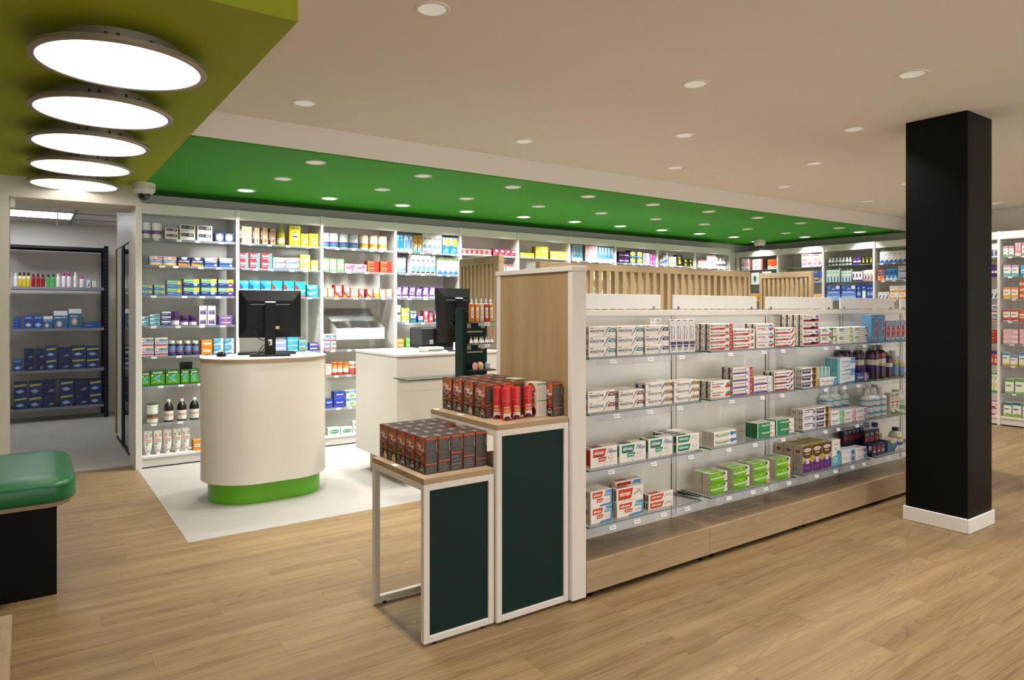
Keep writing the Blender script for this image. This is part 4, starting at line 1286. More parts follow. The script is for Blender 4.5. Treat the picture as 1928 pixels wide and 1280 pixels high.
D('polident', 'denture_tablet_box', 'tall purple gold tablet box', '#bfa15c', [('P', [(0, .0), (1, 0), (1, .34), (.5, .5), (0, .34)], '#5d2a74'), ('P', [(0, 1), (1, 1), (1, .62), (.5, .48), (0, .62)], '#5a4420'), ('E', .5, .84, .4, .07, '#eee8e0'), ('T', 'POLIDENT', .18, .81, .82, .87, '#b8333c'),
   ('T', 'CORÉGA', .25, .66, .75, .74, '#e6d9b8'), ('R', .36, .36, .64, .52, '#d6d9e0'), ('E', .5, .36, .2, .05, '#c4c6d6'), ('L', .15, .1, .85, .24, 3, '#8a62a0')], side='#a8a39a', top='#9a8248',
  S=[('R', .18, .7, .82, .88, '#b8b0a0'), ('E', .5, .79, .28, .07, '#8e4a34'), ('L', .15, .3, .85, .62, 8, '#8f8a82'), ('L', .15, .08, .5, .2, 3, '#6d6a74')], T=[('R', .1, .2, .9, .8, '#c2aa6a')])
D('aligner', 'denture_tablet_box', 'tall white and aqua tablet box', '#eceae6', [('E', .5, .82, .36, .09, '#f6eeee'), ('T', 'POLIDENT', .2, .79, .8, .85, '#c43d48'), ('P', [(0, 0), (1, 0), (1, .46), (0, .34)], '#57b0cc'), ('E', .78, .5, .2, .08, '#3a68b0'), ('O', .4, .22, .22, .1, .4, '#dfeef2'), ('L', .2, .6, .7, .7, 2, '#8fb8cc')], side='#cfccc6')
D('poli_small', 'denture_tablet_box', 'small blue tablet box', '#e6e9ec', [('E', .42, .55, .3, .3, '#f4efec'), ('T', 'POLIDENT', .16, .46, .66, .64, '#b8323e', .04, .08), ('R', .06, .84, .4, .92, '#5aa074'), ('P', [(.72, 0), (1, 0), (1, 1), (.64, 1)], '#8fb8e4'), ('E', .86, .5, .12, .36, '#2f5a98'), ('R', .78, .46, .95, .6, '#d0524a')], side='#c9c8c8')
D('interdental', 'brush_pack', 'navy red hanging brush pack', '#15163a', [('R', .14, .55, .86, .72, '#a8242c'), ('T', 'TEPE', .2, .78, .8, .9, '#b8b4bc'), ('L', .2, .4, .8, .5, 2, '#6d5a68'), ('R', .1, .05, .9, .3, '#2a2a58'), ('R', .2, .1, .6, .26, '#b6b2bc')], side='#100f26', S=[('R', .2, .05, .8, .3, '#b8b4b0')])
D('interdental_s', 'brush_pack', 'short navy red brush pack', '#1f2050', [('R', .25, .3, .8, .85, '#b03a40'), ('R', .25, .3, .8, .45, '#d9d0d4'), ('L', .2, .05, .8, .2, 2, '#8a86a0')], side='#17183e', S=[('R', .2, .5, .85, .9, '#cfcac6'), ('R', .3, .3, .6, .4, '#d0cac6')])
D('blue_kit', 'dental_box', 'blue box with cream crescent label', '#3a6a8e', [('E', .62, .9, .34, .24, '#e2d8c2'), ('R', .3, .84, .94, 1, '#e2d8c2'), ('P', [(1, 0), (1, .5), (.7, .1), (.72, 0)], '#e2d8c2'), ('L', .42, .8, .8, .88, 1, '#8a7a6a'), ('L', .4, .4, .8, .54, 2, '#7fa6c4')], side='#2f566f', top='#d0c6b0')

# the hair dye: the logo is on the -x face, the text on the front
LOGO = [('P', [(0, 0), (1, 0), (1, .34), (.62, .42), (.3, .56), (0, .44)], '#33201a'), ('P', [(1, .3), (1, .62), (.62, .5), (.5, .36), (.74, .24)], '#9c2a1c'), ('P', [(0, .62), (.4, 1), (1, 1), (1, .7), (.55, .56)], '#c4411a'),
        ('P', [(.7, .75), (1, .6), (1, .95), (.86, .98)], '#d9701e'), ('E', .44, .73, .40, .245, '#b4a79c'), ('E', .44, .735, .36, .222, '#5a3027'), ('O', .44, .73, .31, .19, .1, '#a89a90'), ('E', .44, .75, .265, .165, '#9a3018'), ('P', [(.26, .80), (.44, .91), (.64, .86), (.56, .74), (.36, .72)], '#d2561c'),
        ('E', .46, .885, .05, .02, '#e08a2a'), ('T', 'Color', .12, .735, .70, .84, '#f3eee6', .1, -.02), ('T', '&Soin', .34, .64, .92, .75, '#f3eee6', .1, -.03),
        ('L', .08, .40, .55, .47, 2, '#8f9a2e'), ('L', .08, .30, .6, .38, 3, '#a89c94'), ('E', .82, .43, .10, .055, '#b0a03a'), ('E', .82, .43, .06, .034, '#4a4a20'), ('R', .08, .14, .42, .26, '#6a6a2a'), ('L', .06, .04, .6, .12, 2, '#7f7670')]
CODES = [('4N', '#15100e'), ('5N', '#1c1714'), ('7N', '#8a7350'), ('7C', '#5c1512'), ('9N', '#c9a06a'), ('8N', '#b8935a'), ('9R', '#15100e'), ('10R', '#20140f'), ('11R', '#181212')]


def dye(code):
    cd, cc = CODES[code]
    strip = [.22, .22, .48, .34, .55, .2, .4, .3, .25][code]
    D('dye%d' % code, 'hair_dye_box', 'dark hair dye box with round script logo', '#33201a', [
        ('R', 0, 0, 1, 1, '#4a4544'), ('R', 0, 0, .05, 1, '#7a2a1a'), ('R', .05, .945, 1, 1, '#c4551c'), ('R', .05, strip, 1, strip + .035, '#c85a20'), ('L', .1, .66, .88, .92, 9, '#6f6a68'), ('L', .1, strip + .06, .88, .64, 8, '#67625f'),
        ('L', .1, .03, .88, strip - .03, 4, '#6f6a68'), ('P', [(1, .58), (.93, .64), (.9, .74), (.93, .84), (1, .9), (1, .86), (.96, .82), (.94, .74), (.96, .66), (1, .62)], '#b8aea6'), ('R', .45, .88, .5, .895, '#c86a2a'), ('R', .45, .6, .5, .615, '#c86a2a')],
      side='#8f2c18', top='#3b3836', S=LOGO + [('E', .78, .10, .2, .14, '#d9cfc4'), ('R', .58, 0, .98, .1, '#d9cfc4'), ('E', .78, .10, .175, .122, cc), ('R', .605, 0, .955, .1, cc), ('T', cd, .66, .08, .9, .16, '#efe6dc')],
      T=[('E', .32, .5, .17, .26, '#8f8174'), ('L', .58, .2, .9, .8, 4, '#57524f')])


for i_ in range(9):
    dye(i_)
D('dye_pale', 'hair_dye_box', 'pale hair dye box with round script logo', '#d9d0c0', [('R', 0, .93, 1, 1, '#7a9a72'), ('R', 0, .44, 1, .49, '#7a9a6e'), ('L', .08, .52, .92, .9, 12, '#b0a4a4'), ('L', .08, .04, .92, .42, 11, '#b0a4a4')],
  side='#d9c9b4', top='#c4bcae', S=[('E', .46, .76, .42, .22, '#a89c90'), ('E', .46, .77, .38, .2, '#7a2a18'), ('P', [(.2, .8), (.46, .95), (.8, .9), (.62, .72)], '#c4501c'), ('T', 'Color', .14, .77, .74, .88, '#f3eee6', .1, -.02), ('T', '&Soin', .34, .66, .92, .77, '#f3eee6', .1, -.03),
     ('T', 'COLORATION', .1, .5, .8, .54, '#5a4a40'), ('T', 'PERMANENTE', .1, .44, .8, .48, '#5a4a40'), ('R', .06, .40, .94, .42, '#7a9a6e'), ('L', .1, .26, .7, .38, 3, '#b0a49a'), ('E', .76, .15, .18, .12, '#3a2018'), ('R', .1, .03, .6, .06, '#8aa080')])


# ---- generic pharmacy packs: base, upper band, lower band, name, picture
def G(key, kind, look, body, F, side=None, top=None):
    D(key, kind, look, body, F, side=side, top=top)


def logo(s, x0, y0, x1, y1, c, sl=0):
    return ('T', s, x0, y0, x1, y1, c, sl)


G('box_dark', 'medicine_box', 'white box with navy panel', W_, [('R', .08, .45, .92, .9, '#20243c'), logo('ZZZ', .55, .55, .85, .8, '#dfe2ea', .1), ('L', .12, .55, .5, .8, 2, '#8f96ac'), ('L', .1, .12, .6, .3, 2, '#b4ada4'), ('R', .4, .38, .92, .44, '#d9a04a')], '#c9c3ba')
G('box_disc', 'medicine_box', 'navy box with white disc', '#2b3a68', [('E', .5, .5, .4, .42, '#e4e6ea'), ('L', .3, .4, .7, .62, 2, '#9aa0b4')], '#1f2a4c')
G('mela_sky', 'medicine_box', 'white and sky blue sleep box', '#5a7fb8', [('R', 0, .66, 1, 1, '#ece8e2'), logo('Biotifal', .06, .76, .4, .92, '#c8392e'), ('R', .6, .74, 1, .95, '#e0853a'), logo('MELA SOMMEIL', .08, .4, .92, .58, '#e9eef6'), ('R', 0, 0, 1, .28, '#e0a656'), ('E', .5, .2, .4, .14, '#efd9ae')], '#4a6a9c')
G('mela_night', 'medicine_box', 'dark night blue sleep box', '#22264e', [('E', .5, .9, .24, .18, '#ece8e2'), logo('MELA SOMMEIL', .08, .46, .92, .62, '#e4e6f0'), ('P', [(0, .0), (1, 0), (1, .2), (0, .34)], '#d98a3a'), ('E', .82, .2, .12, .14, '#4a7a4a')], '#1a1c3c')
G('mela_blue', 'medicine_box', 'white and blue sleep box with orange flag', '#3a5a9c', [('R', 0, .7, 1, 1, '#ece8e2'), logo('Biotifal', .06, .78, .4, .92, '#c8392e'), ('R', .68, .74, 1, .95, '#e0704a'), ('R', .0, .28, 1, .44, '#22305c'), logo('L-TRYPTO', .1, .48, .9, .62, '#dfe6f2'), ('E', .85, .2, .08, .12, '#d9e2ee')], '#2a4070')


def euph(key, look, c, disc):
    G(key, 'medicine_box', look, c, [('P', [(0, .6), (1, .5), (1, 1), (0, 1)], '#46964a'), logo('Euphytose', .06, .72, .66, .92, '#eef4e6'), ('P', [(0, .58), (1, .46), (1, .53), (0, .64)], '#dfe6ea')] + disc, '#2f5a6a', '#5a8a60')


euph('euphyA', 'blue and green box with golden disc', '#4a70a6', [('E', .84, .66, .14, .28, '#e2a82a'), ('L', .08, .2, .6, .34, 1, '#a9bcd8')])
euph('euphyB', 'navy and green box with yellow flag', '#22396e', [('P', [(.62, .6), (1, .6), (1, 1), (.66, 1)], '#e8b63a'), ('E', .76, .34, .14, .2, '#7fc0e6'), ('L', .08, .3, .5, .42, 1, '#b4c4dc')])
euph('euphyC', 'navy and green box with violet emblem', '#22306a', [('P', [(.62, .6), (1, .6), (1, 1), (.66, 1)], '#e8b63a'), ('E', .8, .32, .18, .3, '#5a2a7a'), logo('6+', .7, .2, .9, .44, '#e8d6ee'), ('L', .08, .3, .5, .42, 1, '#b4c4dc')])
G('teal_sm', 'medicine_box', 'small teal and white box', '#4fa6b4', [('R', 0, .6, 1, 1, '#e8eaea'), ('P', [(.3, .6), (.9, .6), (1, .9), (.5, .8)], '#24385e'), ('L', .1, .2, .7, .4, 1, '#bfe0e4')], '#d9dcda')
G('navy_sm', 'medicine_box', 'small navy and white box', '#3a4a78', [('R', 0, .7, 1, 1, '#e6e4e4'), ('L', .1, .3, .85, .55, 1, '#c4cce0'), ('R', .0, .0, 1, .12, '#22305c')], '#c9c6c6')
G('violet_white', 'medicine_box', 'white box with violet and green panel', '#ebe7e6', [('P', [(.08, .1), (.9, .1), (.9, .62), (.08, .5)], '#6a5a9c'), ('R', .1, .46, .7, .56, '#7fb08a'), ('E', .8, .2, .12, .12, '#2a2440'), ('L', .1, .8, .6, .92, 1, '#b0a8b4')], '#dcd6d4')
G('purple_box', 'medicine_box', 'lilac box with white lettering', '#6a52a0', [logo('Omezelis', .14, .36, .88, .7, '#ece6f4'), ('P', [(.3, 0), (.7, 0), (.6, .2), (.4, .2)], '#c8643a'), ('E', .5, .9, .14, .1, '#d98a4a')], '#503a80')
G('magnes', 'medicine_box', 'white, blue and red magnesium box', '#ebe8e4', [('P', [(.0, .1), (1, .1), (1, .9), (.45, .9), (.2, .5)], '#4f86c8'), ('R', 0, .30, 1, .62, '#e8ecf2'), logo('MAGNESIUM', .06, .36, .94, .6, '#24438e'), logo('Biotifal', .06, .72, .4, .9, '#c8392e'), ('R', .62, .74, .98, .9, '#8ab84a'), ('R', 0, .1, 1, .26, '#c8444a')], '#a8b4cc')
G('orange_box', 'medicine_box', 'orange box with white label', '#dd8a24', [('R', .14, .34, .88, .64, '#f3e6d2'), ('L', .2, .42, .8, .56, 1, '#c86a2a'), ('L', .1, .76, .7, .88, 1, '#f0c68a')], '#b86a18')
G('sky_box', 'medicine_box', 'sky blue and white box', '#4a9ccc', [('R', .74, 0, 1, 1, '#e9ebec'), ('P', [(0, .2), (.74, .5), (.74, .2), (0, .1)], '#e0eef2'), ('L', .08, .72, .6, .9, 2, '#d0e6f2'), ('E', .87, .5, .06, .1, '#4a8a6a')], '#d9dcde')
G('nico', 'medicine_box', 'bright green box with blue arrow', '#3f9a1f', [('R', 0, .72, 1, 1, '#1f5a1e'), logo('nicorette', .14, .78, .86, .94, '#e9f0e2'), ('P', [(.22, .46), (.7, .76), (.62, .46), (.7, .2)], '#7cc0d8'), ('P', [(.34, .46), (.64, .62), (.6, .46), (.64, .34)], '#3a8ac0'), ('R', .16, .2, .8, .25, '#c8b83a'), ('E', .1, .68, .07, .05, '#e6f0e0'), ('R', 0, 0, 1, .06, '#1f5a1e')], '#1c5a22', '#1d4a1c')
G('black_box', 'medicine_box', 'plain black box with grey print', '#141416', [('L', .1, .1, .8, .3, 1, '#8a8a8e')])
G('tan_dark', 'medicine_box', 'black and tan carton', '#c8a888', [('R', 0, 0, .26, 1, '#1c1a1a'), ('L', .36, .58, .92, .9, 3, '#8a6a4a'), ('E', .66, .2, .14, .09, '#c84a2a'), ('R', .34, .34, .94, .42, '#efd9c0'), ('T', 'Reliv', .04, .3, .2, .8, '#d9c8b8', 0, 0, True)], '#141212')
G('tan2', 'medicine_box', 'double black and tan carton', '#c8a888', [('R', 0, 0, .2, 1, '#1c1a1a'), ('R', .2, .48, 1, .52, '#8a6a4a'), ('L', .3, .6, .92, .9, 3, '#8a6a4a'), ('L', .3, .1, .92, .4, 3, '#8a6a4a'), ('T', 'Reliv', .03, .3, .16, .8, '#d9c8b8', 0, 0, True)], '#141212')
G('yellow_box', 'medicine_box', 'yellow box with dark oval emblem', '#e8d424', [logo('SCHOUM', .2, .82, .88, .93, '#1e1e1a'), ('E', .55, .46, .24, .2, '#ece6c8'), ('O', .55, .46, .3, .25, .12, '#7a6a14'), ('R', .34, .42, .76, .5, '#2a2a24'), ('L', .2, .06, .8, .12, 1, '#8a7a18')], '#c9a41a')
G('red_teal', 'medicine_box', 'red and teal slanted box', '#c82a3a', [('P', [(.6, 0), (.78, 1), (1, 1), (1, 0)], '#4fb0a8'), logo('fluoxid', .08, .5, .62, .84, '#f2e6e6', .1), ('R', .1, .26, .56, .34, '#e8c8c8'), ('R', 0, 0, .6, .1, '#9c1c2c')], '#8a4a4a')
G('maalox', 'medicine_box', 'white box with blue base', '#ebe9e6', [logo('Maalox', .12, .46, .7, .78, '#20264a', .06), ('P', [(0, 0), (1, 0), (1, .5), (.7, .3), (0, .2)], '#4a74c0'), ('P', [(.76, .2), (.98, .3), (.98, .7), (.84, .6)], '#c86a3a')], '#c4c6d0')
G('yellow_soft', 'medicine_box', 'pale yellow box with small print', '#e6cf5a', [('L', .1, .62, .9, .88, 2, '#b8983a'), ('E', .6, .36, .3, .22, '#efe2a0'), ('R', .1, .1, .5, .2, '#f2e8b8')], '#c8ae3e')
G('teal_gav', 'medicine_box', 'teal and blue heartburn box', '#23a0b4', [('P', [(0, .1), (.55, .1), (.36, .7), (.0, .85)], '#24479a'), ('R', 0, .34, 1, .46, '#e6f0f2'), logo('GAVISCON', .06, .35, .94, .46, '#24479a'), ('E', .46, .24, .12, .14, '#f0e6dc'), ('E', .46, .24, .06, .08, '#c8392a'), ('R', .5, .84, .96, .94, '#bfe6ec'), ('R', .5, .02, 1, .1, '#c83a7a')], '#1a7c90')
G('teal_gavr', 'medicine_box', 'teal and red heartburn box', '#23a0b4', [('P', [(0, .1), (.4, .1), (.36, .6), (.0, .9)], '#c8303a'), ('P', [(.1, .1), (.55, .1), (.4, .5)], '#24479a'), ('R', 0, .34, 1, .46, '#e6f0f2'), logo('GAVISCON', .06, .35, .94, .46, '#24479a'), ('E', .46, .24, .12, .14, '#f0e6dc'), ('E', .46, .24, .06, .08, '#c8392a'), ('R', 0, .0, 1, .08, '#c8303a')], '#1a7c90')
G('teal_flat', 'medicine_box', 'flat teal box with white lettering', '#2f9cae', [logo('GAVISCON', .06, .5, .8, .72, '#e6f0f2'), ('E', .3, .3, .08, .16, '#e8e0d6'), ('R', .5, .8, .9, .9, '#8fd0a0'), ('P', [(0, 0), (.5, 0), (.2, .3), (0, .4)], '#24579a')], '#1a7c90')
G('lav_box', 'medicine_box', 'lavender box with white label', '#8a9cd8', [('R', .16, .4, .92, .72, '#e9e9f2'), ('L', .24, .46, .84, .64, 1, '#a8aecc'), ('R', .0, .0, .1, 1, '#6a7cc0')], '#6a7cc0')
G('teal2', 'medicine_box', 'teal box with white stripe', '#2fa8bc', [('R', 0, .06, 1, .2, '#e4ecee'), ('L', .1, .6, .6, .8, 1, '#bfe4ea')], '#1f8a9c')
G('teal_orange', 'medicine_box', 'teal box with orange oval', '#2f98b0', [('R', .14, .3, .9, .68, '#e08a3a'), ('L', .2, .4, .84, .58, 1, '#7a3a1a'), ('R', .1, .78, .8, .9, '#bfe4ea')], '#1f7a90')
G('violet_flat', 'medicine_box', 'indigo box with pale label', '#3a3c8c', [('R', .1, .3, .9, .7, '#cfd0e4'), ('R', .3, .4, .8, .6, '#d9a06a')], '#2a2b6a')
G('white_green', 'supplement_box', 'white box with green border', '#eceade', [('R', 0, .9, 1, 1, '#4fa03a'), ('R', 0, 0, 1, .08, '#4fa03a'), ('R', 0, 0, .06, 1, '#4fa03a'), ('R', .94, 0, 1, 1, '#4fa03a'), ('L', .24, .62, .76, .82, 2, '#5a8a4a'), ('E', .5, .36, .24, .14, '#e0c84a'), ('E', .52, .34, .12, .08, '#e8dc8a')], '#4a8a3a')
G('pink_box', 'supplement_box', 'white and pink box with berries', '#ece6e4', [('P', [(.04, .3), (.9, .4), (.9, .95), (.04, .9)], '#cf5a7c'), ('L', .12, .62, .6, .82, 2, '#f0cdd6'), ('E', .6, .22, .06, .12, '#8a1a3a'), ('E', .72, .2, .06, .12, '#a8284a'), ('E', .84, .34, .08, .16, '#e0b8a8')], '#d9c8c6')
G('dkred_box', 'supplement_box', 'dark red box with orange lettering', '#a82a1c', [logo('BIOTIFAL', .1, .6, .6, .84, '#e8b48a'), ('L', .1, .2, .7, .4, 1, '#d98a6a'), ('P', [(0, 0), (.14, 0), (.2, 1), (0, 1)], '#c8641e')], '#6a1a12', '#7a2a1c')
G('orange_white', 'supplement_box', 'white vitamin box with orange border', '#efe6da', [('R', 0, .9, 1, 1, '#e0762a'), ('R', 0, 0, 1, .08, '#e0762a'), ('R', 0, 0, .08, 1, '#e0762a'), ('R', .92, 0, 1, 1, '#e0762a'), ('L', .26, .5, .74, .72, 2, '#c86a4a'), ('E', .5, .32, .2, .1, '#e8b88a')], '#d9641e')
G('red_white', 'supplement_box', 'red and white vitamin box with chevron', '#c82a2a', [('P', [(.12, .94), (.88, .94), (.88, .5), (.5, .3), (.12, .5)], '#f0ebe4'), ('L', .26, .62, .76, .86, 3, '#d07a70'), ('P', [(0, 0), (0, .24), (.5, .1), (.4, 0)], '#e0a03a'), ('P', [(.5, .2), (.9, .4), (.9, .1)], '#e8d0c0')], '#a81f24', '#e0823a')
G('red_yellow', 'supplement_box', 'red and yellow vitamin box', '#e8d83a', [('R', 0, .56, 1, 1, '#efe6e0'), ('L', .2, .66, .8, .9, 2, '#d07a70'), ('P', [(0, 0), (.4, 0), (0, .4)], '#c82a2a'), logo('2+', .6, .26, .86, .46, '#5a4a1a')], '#c82a2a')
G('navy_box', 'medicine_box', 'deep blue box with white lettering', '#24389c', [logo('dulcosoft', .2, .52, .84, .74, '#eef0f8'), ('P', [(0, 0), (1, .2), (1, .3), (0, .08)], '#4a6ad0')], '#1a2870', '#1d2c7c')
G('green_blue', 'medicine_box', 'white box with blue top and green leaf', '#e2ebd4', [('R', 0, .68, 1, 1, '#3a74b8'), logo('Transilane', .2, .74, .84, .92, '#e4eef6'), ('E', .6, .34, .22, .18, '#8ac03a'), ('E', .46, .28, .18, .1, '#6aa02c')], '#d0d8c4')
G('oval_green', 'medicine_box', 'white box with green oval emblem', '#ebe9e4', [('E', .52, .46, .4, .3, '#2c7a44'), ('E', .52, .46, .36, .26, '#3a8a50'), logo('Spasfon', .22, .38, .82, .58, '#eef4ee')], '#d6d2ca')
G('blue_tall', 'nasal_spray_box', 'tall blue nasal spray box', '#2f8cb8', [('R', 0, .84, 1, 1, '#6fb4e0'), ('R', 0, 0, 1, .16, '#e4e8ea'), ('L', .2, .7, .8, .78, 1, '#dfeef4'), ('R', .1, .2, .9, .6, '#1f78a8')], '#2a6a90')
G('blue_tall2', 'nasal_spray_box', 'tall white and blue nasal spray box', '#a8c4e4', [('R', .16, .16, .84, .66, '#5a88c8'), ('R', .2, .72, .8, .84, '#e8ecf2'), ('R', 0, 0, 1, .1, '#e4e6ea'), ('R', 0, .94, 1, 1, '#4a90c8')], '#9ab4d4')
G('orange_wave', 'nasal_spray_box', 'tall yellow and blue spray box', '#e8b24a', [('P', [(0, 0), (1, 0), (1, .5), (.6, .44), (.3, .24), (0, .2)], '#6ab8d8'), ('E', .42, .6, .22, .06, '#8a6a3a'), ('R', .2, .82, .8, .9, '#8a7a4a'), ('P', [(.3, .1), (.6, .4), (.9, .44), (.7, .2)], '#dfeef2')], '#c8963a')
G('pink_baby', 'nasal_spray_box', 'tall white box with baby face and pink foot', '#ecebe9', [('R', 0, .94, 1, 1, '#22301e'), ('R', .2, .95, .8, .99, '#7aa84a'), ('R', .2, .66, .8, .74, '#d06a8a'), ('L', .2, .78, .8, .88, 2, '#c4bcc4'), ('E', .5, .36, .32, .12, '#e0b49c'), ('E', .46, .3, .4, .1, '#5a8cc8'), ('R', 0, 0, 1, .1, '#d88ab0'), ('E', .4, .38, .04, .02, '#7a4a3a'), ('E', .6, .38, .04, .02, '#7a4a3a')], '#d2d0cc')
G('blue_yellow', 'nasal_spray_box', 'deep blue box with yellow panel', '#1f62a8', [('P', [(.0, .5), (.4, .56), (.3, .94), (0, .98)], '#e6ecf2'), ('R', .44, .48, .98, .96, '#ecd83a'), ('L', .54, .62, .88, .8, 2, '#7a6a1a'), ('P', [(.1, .06), (.5, .36), (.9, .2), (.5, .06)], '#5aa8e0')], '#184a80')
G('nose_sm', 'nasal_spray_box', 'slim white spray box with orange dot', '#e4e8ec', [('R', 0, .94, 1, 1, '#22301e'), ('R', .2, .74, .8, .8, '#3a5a9c'), ('P', [(0, .08), (1, .14), (1, .4), (.5, .34), (0, .2)], '#5a86b8'), ('E', .66, .42, .16, .06, '#e0965a'), ('R', 0, 0, 1, .06, '#3a4a5a')], '#c4c8cc')
G('nose_big', 'nasal_spray_box', 'white spray box with blue face picture', '#e6e9ec', [('R', 0, .93, 1, 1, '#22301e'), ('R', .3, .95, .8, .98, '#6aa83a'), ('R', .2, .62, .84, .7, '#2f56a8'), ('L', .2, .76, .8, .86, 2, '#b8bcc8'), ('P', [(0, .16), (1, .12), (1, .44), (.7, .48), (.3, .3)], '#5d92cc'), ('E', .74, .46, .12, .05, '#d9a68a'), ('R', .1, .03, .9, .11, '#22301e')], '#c0c6cc')
G('green_top', 'nasal_spray_box', 'white spray box with dark green top', '#e9ebec', [('R', 0, .84, 1, 1, '#1c2c1a'), ('R', .2, .88, .8, .94, '#6aa83a'), ('L', .2, .56, .84, .74, 3, '#a8a4c8'), ('P', [(0, 0), (1, 0), (1, .14), (.6, .24), (.3, .2), (0, .08)], '#2f62c0'), ('E', .76, .26, .1, .03, '#2a3a4a')], '#d2d4d4', '#22301e')
G('purple_hook', 'medicine_box', 'purple and white box with pale band', '#5a2f8c', [('P', [(.0, .3), (.74, .3), (.9, .9), (.2, .9)], '#ebe6f0'), logo('Fervex', .16, .62, .78, .84, '#5a2f8c'), ('R', .14, .46, .7, .56, '#6a9cd8'), ('R', 0, 0, 1, .14, '#ebe6f0'), ('P', [(.7, .14), (1, .2), (1, .5), (.86, .4)], '#c48ad0')], '#40206a', '#4a2878')
G('purple_orange', 'medicine_box', 'purple and white box with orange band', '#5a2f8c', [('P', [(.0, .3), (.74, .3), (.9, .9), (.2, .9)], '#ebe6f0'), logo('Fervex', .16, .62, .78, .84, '#5a2f8c'), ('R', .14, .46, .7, .56, '#e0963a'), ('R', 0, 0, 1, .14, '#ebe6f0')], '#40206a', '#4a2878')
G('purple_pink', 'medicine_box', 'purple and white box with crimson band', '#5a2f8c', [('P', [(.0, .3), (.74, .3), (.9, .9), (.2, .9)], '#ebe6f0'), logo('Fervex', .16, .62, .78, .84, '#5a2f8c'), ('R', .14, .42, .7, .56, '#c8285a'), ('R', 0, 0, 1, .14, '#ebe6f0')], '#40206a', '#4a2878')
G('wg_small', 'medicine_box', 'white box with dark green cap band', '#ebebe8', [('R', 0, .84, 1, 1, '#24382a'), ('L', .2, .5, .8, .7, 2, '#b4a8b0'), ('R', .3, .2, .7, .4, '#d98a9a'), ('R', 0, 0, 1, .06, '#24382a')], '#cfd0cc')
G('lime_box', 'medicine_box', 'lime green and white box', '#9cc43a', [('R', 0, .0, 1, .3, '#e8ecd8'), ('E', .5, .55, .28, .24, '#b8d86a'), ('L', .2, .7, .8, .88, 1, '#e6f0cc')], '#82a82c')
G('blue_white', 'medicine_box', 'blue box with white label and green foot', '#2450a0', [('P', [(.06, .4), (.94, .4), (.94, .84), (.5, .7), (.06, .84)], '#e8edf4'), ('R', .1, .06, .9, .2, '#4a9a3a'), ('E', .5, .6, .1, .08, '#24304a'), ('R', .06, .9, .94, 1, '#eceae8')], '#1a3a78')
G('red_white2', 'medicine_box', 'crimson box with white shield', '#c8405a', [('P', [(.1, .92), (.9, .92), (.7, .6), (.5, .5), (.3, .6)], '#f0e8e8'), ('R', .1, .06, .9, .2, '#e4d6d8'), ('E', .5, .4, .12, .1, '#f0dce0')], '#a02f48', '#3a2a30')
G('red_blue', 'medicine_box', 'red box with blue cap', '#cc3a30', [('R', 0, .8, 1, 1, '#24388c'), ('E', .5, .3, .3, .18, '#f0d8cc'), ('L', .2, .56, .8, .72, 2, '#f0c4b8'), ('R', .3, .3, .6, .38, '#e08a7a')], '#a02a24')
G('green_flat', 'medicine_box', 'fresh green box with white label', '#5ab83a', [('R', .1, .28, .92, .52, '#e2f0da'), ('L', .1, .66, .8, .86, 1, '#c8e6b8')], '#3f8a28')
G('blue_flat', 'medicine_box', 'azure box with pale print', '#3a8ad0', [('R', .2, .2, 1, .5, '#9cc8ea'), ('L', .1, .66, .8, .86, 1, '#d0e4f4')], '#2a6aa8')
G('red_logo', 'medicine_box', 'flat red and white lozenge box', '#c8282c', [('R', 0, 0, 1, .22, '#ece8e4'), ('R', 0, .86, 1, 1, '#e4dcd8'), ('E', .45, .54, .3, .22, '#e8d0cc'), ('R', .24, .5, .66, .6, '#c8282c')], '#7a1c20')
G('red_navy', 'medicine_box', 'crimson box with navy corner', '#b81f34', [('P', [(.3, 1), (1, 1), (1, .6), (.7, .7)], '#2a2f6a'), ('E', .66, .74, .26, .14, '#e6e2ea'), ('L', .12, .3, .6, .5, 1, '#e2a8b0'), ('R', 0, 0, 1, .12, '#e6dcd8')], '#5a1420')
G('red_round', 'medicine_box', 'white box with red top and base', '#e8e6ea', [('R', 0, .86, 1, 1, '#b81f2c'), ('R', 0, 0, .7, .2, '#b81f2c'), ('O', .4, .5, .38, .34, .16, '#c8343a'), ('L', .2, .44, .66, .6, 1, '#5a6ab8'), ('E', .84, .36, .06, .08, '#c86a4a')], '#a8a4a8')
G('yellow_flat', 'medicine_box', 'flat yellow and white box', '#e6d43a', [('R', .06, .08, .9, .34, '#e9e6da'), ('P', [(.3, .08), (.9, .3), (.9, .16), (.5, .06)], '#3a4a7a'), ('L', .1, .5, .86, .66, 1, '#a8902a')], '#a89420')
G('blue_baby', 'nasal_spray_box', 'tall white and sky blue spray box', '#e2e8ec', [('P', [(0, .22), (.5, .14), (1, .22), (1, .95), (0, .95)], '#4a9ccc'), ('R', .28, .4, .72, .9, '#dfeaf0'), ('T', 'Prorhinel', .36, .44, .64, .86, '#3a7ab0', 0, 0, True), ('L', .1, .06, .9, .1, 1, '#3a4a7a')], '#a8b0b4')
G('pink_tall', 'nasal_spray_box', 'tall white and rose spray box', '#ece6e6', [('P', [(0, .24), (.5, .18), (1, .24), (1, .96), (0, .96)], '#dc8a94'), ('R', .3, .4, .74, .92, '#f0e4e4'), ('T', 'Prorhinel', .38, .44, .66, .88, '#a84a5a', 0, 0, True), ('L', .1, .06, .9, .1, 1, '#3a4a7a')], '#7f8284')
G('blue_dial', 'nasal_spray_box', 'tall blue spray box with dial', '#2f7ab8', [('R', 0, 0, 1, .24, '#dfe6d4'), ('R', .34, .42, .84, .95, '#d0e0ea'), ('E', .4, .36, .34, .14, '#1c4f90'), ('E', .4, .36, .18, .08, '#5a9ad8'), ('R', .1, .9, .4, .98, '#8ac03a')], '#24608f')
